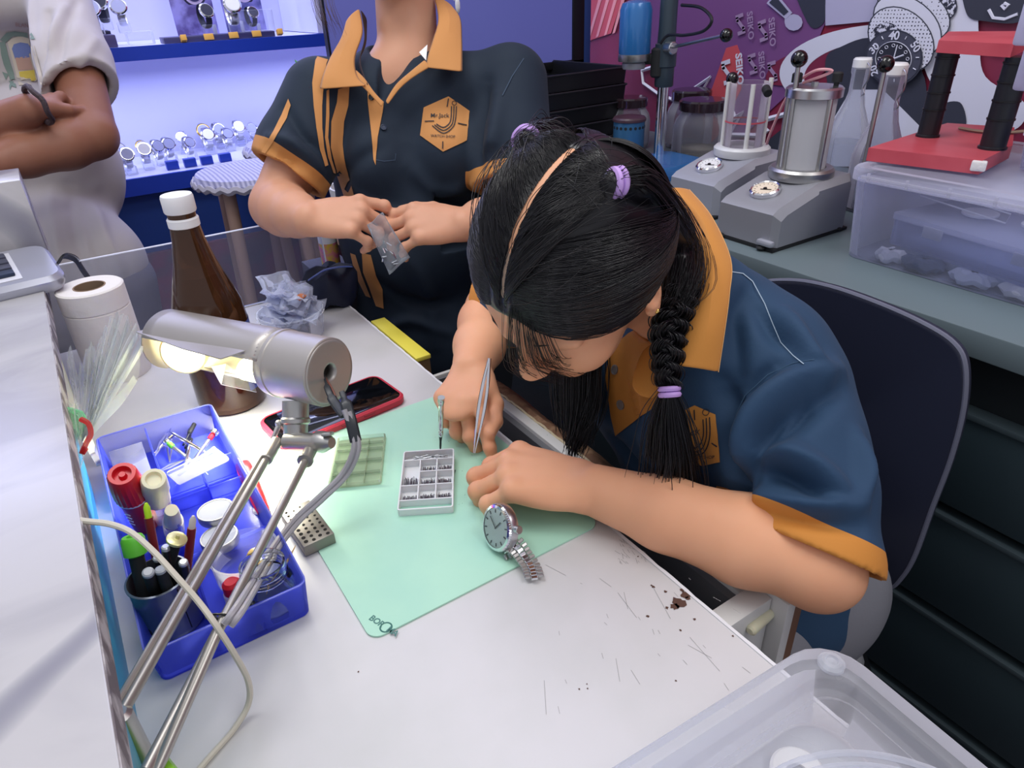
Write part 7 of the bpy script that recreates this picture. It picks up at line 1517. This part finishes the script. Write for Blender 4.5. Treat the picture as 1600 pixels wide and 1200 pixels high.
# collar wings
def wing(rows, nm, m_=or2, par=sp2):
    b = MB(); G = [smooth_path([P(*a) for a in r], 5) for r in rows]; b.grid(G); return b.obj(nm, m_, par, solid=.0026, sub=1)
wing([[(562, 12, 1.17), (568, 50, 1.155), (556, 90, 1.14), (560, 120, 1.135), (575, 134, 1.135)], [(548, 22, 1.16), (545, 55, 1.145), (530, 90, 1.13), (532, 120, 1.125), (545, 136, 1.125)], [(540, 35, 1.165), (532, 60, 1.15), (515, 90, 1.14), (503, 118, 1.13), (497, 140, 1.13)]], 'collar_wing')
wing([[(678, -4, 1.19), (684, 30, 1.165), (676, 60, 1.145), (668, 85, 1.135), (664, 106, 1.135)], [(692, -2, 1.19), (702, 25, 1.165), (699, 60, 1.145), (692, 88, 1.135), (690, 108, 1.13)], [(705, 8, 1.20), (720, 28, 1.185), (723, 60, 1.165), (724, 88, 1.15), (724, 113, 1.14)]], 'collar_wing')
wing([[(562, 12, 1.18), (570, 55, 1.165), (563, 95, 1.15), (575, 134, 1.135)], [(574, 30, 1.20), (572, 70, 1.175), (560, 100, 1.16), (574, 132, 1.14)]], 'inner_band', mat('inner_navy', '#3a2b2e', .8))
wing([[(664, 92, 1.135), (640, 112, 1.135), (618, 132, 1.138), (602, 158, 1.142)], [(672, 106, 1.134), (648, 120, 1.134), (626, 138, 1.137), (606, 164, 1.141)]], 'placket_edge')
wing([[(556, 108, 1.138), (570, 122, 1.138), (584, 142, 1.140), (600, 160, 1.142)], [(549, 122, 1.135), (564, 134, 1.136), (580, 150, 1.139), (596, 168, 1.141)]], 'placket_edge')
b = MB(); b.hull3([P(655, 82, 1.15), P(668, 70, 1.15), P(666, 95, 1.148)], C2W((0, 0, 1)), .001); b.obj('white_lining', M['white'], sp2)
# trousers and shoes
S = SDF((hip[0] - .28, hip[1] - .25, -.0), (hip[0] + .28, hip[1] + .28, hip[2] + .08), .007)
for e in (-1, 1): hh = hip + axr * .085 * e; S.chain([V(hh[0], hh[1], hip[2] - .02), V(hh[0], hh[1], .45), V(hh[0], hh[1], .09)], [.098, .068, .048], .02)
p, q = S.mesh(); sdf_obj('trousers', p, q, mat('dark_trousers', '#1d2029', .8), sp2); del S
S = SDF((hip[0] - .30, hip[1] - .35, 0), (hip[0] + .3, hip[1] + .25, .14), .006); fw = nrm(C2W((0, 0, 1)) * V(1, 1, 0))
for e in (-1, 1): hh = hip + axr * .085 * e; a = V(hh[0], hh[1], .04); S.cone(a, a + fw * .15 - V(0, 0, .01), .042, .036, .01); S.cone(a, a + V(0, 0, .07), .04, .045, .01)
S.plane((0, 0, .002), (0, 0, -1)); p, q = S.mesh(); sdf_obj('shoes', p, q, M['black'], sp2); del S
# small zip bag between her fingers
zb = thing('zip_bag', 'tiny clear zip bag of metal watch parts pinched between the hands of the standing person', 'bag', P(610, 385, 1.0))
za, zbb, zc, zd = P(598, 332, 1.075), P(574, 352, 1.075), P(608, 429, 1.06), P(640, 402, 1.07); G = [[(za * (1 - u) + zbb * u) * (1 - v) + (zd * (1 - u) + zc * u) * v + C2W((0, 0, .003 * math.sin(7 * u + 5 * v))) for u in np.linspace(0, 1, 8)] for v in np.linspace(0, 1, 10)]
b = MB(); b.grid(G); b.obj('film', film('zip_clear', '#c9d0da', .38, .12, bump=(120, .6)), zb, solid=.0016)
b = MB()
for k in range(9): c = P(608 + rnd(-14, 14), 398 + rnd(-18, 18), 1.062); d = C2W((rnd(-1, 1), rnd(-1, 1), 0)) * .005; b.cyl(c - d, c + d, .0009, n=6)
o = b.obj('metal_pins', M['chrome'], zb); o['kind'] = 'stuff'

# ------------------------------------------------------------------ customer on the far left
mn = thing('person', 'standing person in white printed t-shirt with crossed arms at the far left', 'person', V(-.18, 1.75, 0))
SK3 = skin_mat('skin_tan', '#9a6a55', '#8a5b48'); tee = mat('tee_white', '#bfb8b7', .85, sheen=.1, bump=(300, .25, .0007))
mls, mrs = P(88, -15, 1.66), P(-130, 10, 1.62); mle = P(146, 212, 1.55); mlw = P(-25, 262, 1.40); mre = P(-190, 270, 1.5); mrw = P(45, 172, 1.42)
mh = P(-20, -250, 1.68); Fm = C2W(nrm((.25, -.2, .93))); Um = C2W(nrm((-.15, .93, .25))); Um = nrm(Um - Fm * np.dot(Um, Fm)); Lm = np.cross(Um, Fm); mnb = P(-15, -90, 1.74)
cA = np.minimum.reduce([mls, mrs, mle, mlw, mre, mrw, mh - .1]) - .13; cB = np.maximum.reduce([mls, mrs, mle, mlw, mre, mrw, mh + .05]) + .13
S = SDF(cA, cB, .0034); add_head(S, mh, Lm, Um, Fm, 1.06)
S.cone(mh - Um * .06, mnb, .060, .065, .02); S.cone(mnb, P(-10, 40, 1.78), .07, .10, .03); S.cone(P(-10, 0, 1.76), mls, .06, .055, .02); S.cone(P(-10, 0, 1.76), mrs, .06, .055, .02)
arm(S, mls, mle, mlw, (.055, .054, .050, .054, .044, .033)); arm(S, mrs, mre, mrw, (.055, .052, .048, .050, .042, .032))
f_ = nrm(P(-90, 262, 1.40) - mlw); n_ = C2W(nrm((0, .5, .86))); add_hand(S, mlw, f_, n_, 1, 1.15)
f_ = nrm(P(110, 138, 1.62) - mrw); n_ = C2W(nrm((-.1, .5, .85))); add_hand(S, mrw, f_, n_, 1, 1.15, curls=((.9, .8, .5),) * 4)
p, q = S.mesh(); sdf_obj('body', p, q, SK3, mn); del S
S = SDF(mh - .17, mh + .17, .005); Rm = np.array([Lm, Fm, Um]).T; S.ell(mh + Um * .03 - Fm * .012, (.090, .108, .098), Rm, .001); S.ell(mh + Fm * .08 - Um * .05, (.075, .08, .10), Rm, .008, sub=True); p, q = S.mesh(); sdf_obj('hair', p, q, hairM, mn); del S
# shirt
t0, t1, t2 = P(-5, 60, 1.78), P(70, 260, 1.80), P(105, 425, 1.80)
axm = nrm(C2W((1, 0, 0)) * V(1, 1, 0)); Rbm = np.array([axm, np.cross(V(0, 0, 1), axm), V(0, 0, 1)]).T
S = SDF(np.minimum(t0, t2) - V(.34, .32, .22), np.maximum(t0, t2) + V(.34, .32, .26), .0048)
S.ell(t0, (.205, .125, .20), Rbm, .02); S.ell(t1, (.19, .125, .20), Rbm, .06); S.ell(t2 + V(0, 0, .02), (.205, .145, .17), Rbm, .05); S.cone(mls, mrs, .068, .068, .03)
S.plane(t2 - V(0, 0, .075), (0.05, 0, -1), .003)
hm = mle * .70 + mls * .30; S.chain([mls, mls * .5 + mle * .5, hm + (hm - mls) * .1], [.068, .078, .084], .02); S.plane(hm, nrm(hm - mls) + C2W((.30, .10, 0)), .003, hm - .15, hm + .15); S.cone(mls * .3 + hm * .7, mle, .056, .068, .004, sub=True)
hm2 = mre * .7 + mrs * .3; S.chain([mrs, hm2], [.068, .078], .02); S.plane(hm2, hm2 - mrs, .003, hm2 - .15, hm2 + .15)
S.cone(mh, mnb + V(0, 0, -.02), .07, .072, .01, sub=True); p, q = S.mesh(); del S
p = folds(p, q, [([(100, 10), (80, 60), (74, 130)], .008, .014), ([(122, 0), (100, 50), (92, 100)], -.008, .012), ([(76, 20), (74, 80), (72, 140)], -.014, .014), ([(150, 60), (125, 100), (110, 140)], .006, .014), ([(150, 290), (160, 360), (190, 420)], .008, .018), ([(110, 290), (120, 380), (150, 450)], -.008, .018), ([(80, 300), (90, 380), (110, 460)], .007, .016), ([(130, 330), (150, 400), (175, 450)], -.006, .014), ([(48, 0), (52, 40), (60, 90)], .007, .012)], 1.0)
ts_ = sdf_obj('t_shirt', p, q, tee, mn, ); bv3 = bvh_of(p, q)
D3 = lambda nm, g, m_, off=.0016, sd=None: drape(nm, g[0], g[1], bv3, m_, mn, off, subdiv=sd or 0, start=1.0)
gl_ = mat('leaf_print', '#7d9088', .8); 
D3('print_frame', poly_px([(12, 66), (18, 60), (30, 56), (42, 58), (50, 64), (54, 72), (62, 100), (70, 132), (30, 134), (24, 110), (16, 80)]), mat('print_cream', '#d3c8b8', .8), .0016, 9)
D3('print_window', poly_px([(19, 76), (22, 69), (32, 66), (44, 68), (50, 74), (52, 82), (54, 88), (24, 92)]), mat('print_blue', '#7483b8', .8), .0026, 9)
D3('print_window', poly_px([(24, 90), (54, 86), (60, 108), (29, 110)]), mat('print_sand', '#c5a090', .8), .0026, 9); D3('print_window', poly_px([(30, 112), (61, 108), (64, 127), (33, 129)]), mat('print_yellow', '#d9c25a', .8), .0026, 9)
for pts in ([(0, 62), (10, 50), (22, 48), (36, 50), (50, 52), (56, 62), (52, 62), (36, 57), (20, 56), (10, 66)], [(0, 66), (8, 64), (12, 82), (16, 96), (22, 114), (26, 138), (20, 136), (14, 118), (6, 100), (2, 84)], [(4, 112), (14, 116), (10, 126)], [(14, 128), (22, 128), (16, 142)]): D3('leaf_print', poly_px(pts), gl_, .0022, 8)
D3('shirt_text', text_px('BLAN', 8.5, 34, 38, (1, .10), (-.05, -1), .01), mat('text_rust', '#b58f86', .8), .0026)
b = MB(); wa = P(60, 164, 1.41); d = nrm(P(100, 150, 1.46) - mrw); Fb = frame(d); b.tube([wa + Fb @ V(.037 * math.cos(a), .037 * math.sin(a), .002 * math.sin(5 * a)) for a in np.linspace(0, 6.283, 49)[:-1]], .0055, 8, closed=True); plabel(b.obj('bracelet', mat('bead_dark', '#43363a', .6, bump=(200, 1, .002)), mn), 'dark braided bracelet')
# shorts, legs, shoes
S = SDF((t2[0] - .3, t2[1] - .28, 0), (t2[0] + .3, t2[1] + .28, t2[2] + .05), .008)
for e in (-1, 1): hh = t2 + axm * .10 * e; S.chain([V(hh[0], hh[1], t2[2] - .04), V(hh[0], hh[1], .50)], [.115, .095], .02)
S.plane((0, 0, .47), (0, 0, -1)); p, q = S.mesh(); sdf_obj('shorts', p, q, mat('shorts_grey', '#6e6b74', .8), mn); del S
S = SDF((t2[0] - .3, t2[1] - .35, 0), (t2[0] + .3, t2[1] + .28, .56), .007)
for e in (-1, 1): hh = t2 + axm * .10 * e; S.chain([V(hh[0], hh[1], .52), V(hh[0], hh[1], .30), V(hh[0], hh[1], .08)], [.058, .055, .036], .02)
p, q = S.mesh(); sdf_obj('legs', p, q, SK3, mn); del S
S = SDF((t2[0] - .3, t2[1] - .4, 0), (t2[0] + .3, t2[1] + .28, .14), .006); fw = nrm(C2W((0, 0, 1)) * V(1, 1, 0))
for e in (-1, 1): hh = t2 + axm * .10 * e; a = V(hh[0], hh[1], .045); S.cone(a, a + fw * .17 - V(0, 0, .012), .046, .038, .01); S.cone(a, a + V(0, 0, .05), .045, .045, .01)
S.plane((0, 0, .002), (0, 0, -1)); p, q = S.mesh(); sdf_obj('shoes', p, q, M['offwhite'], mn); del S
print('BODYPOS', hip, wst, t2, mls, mle)
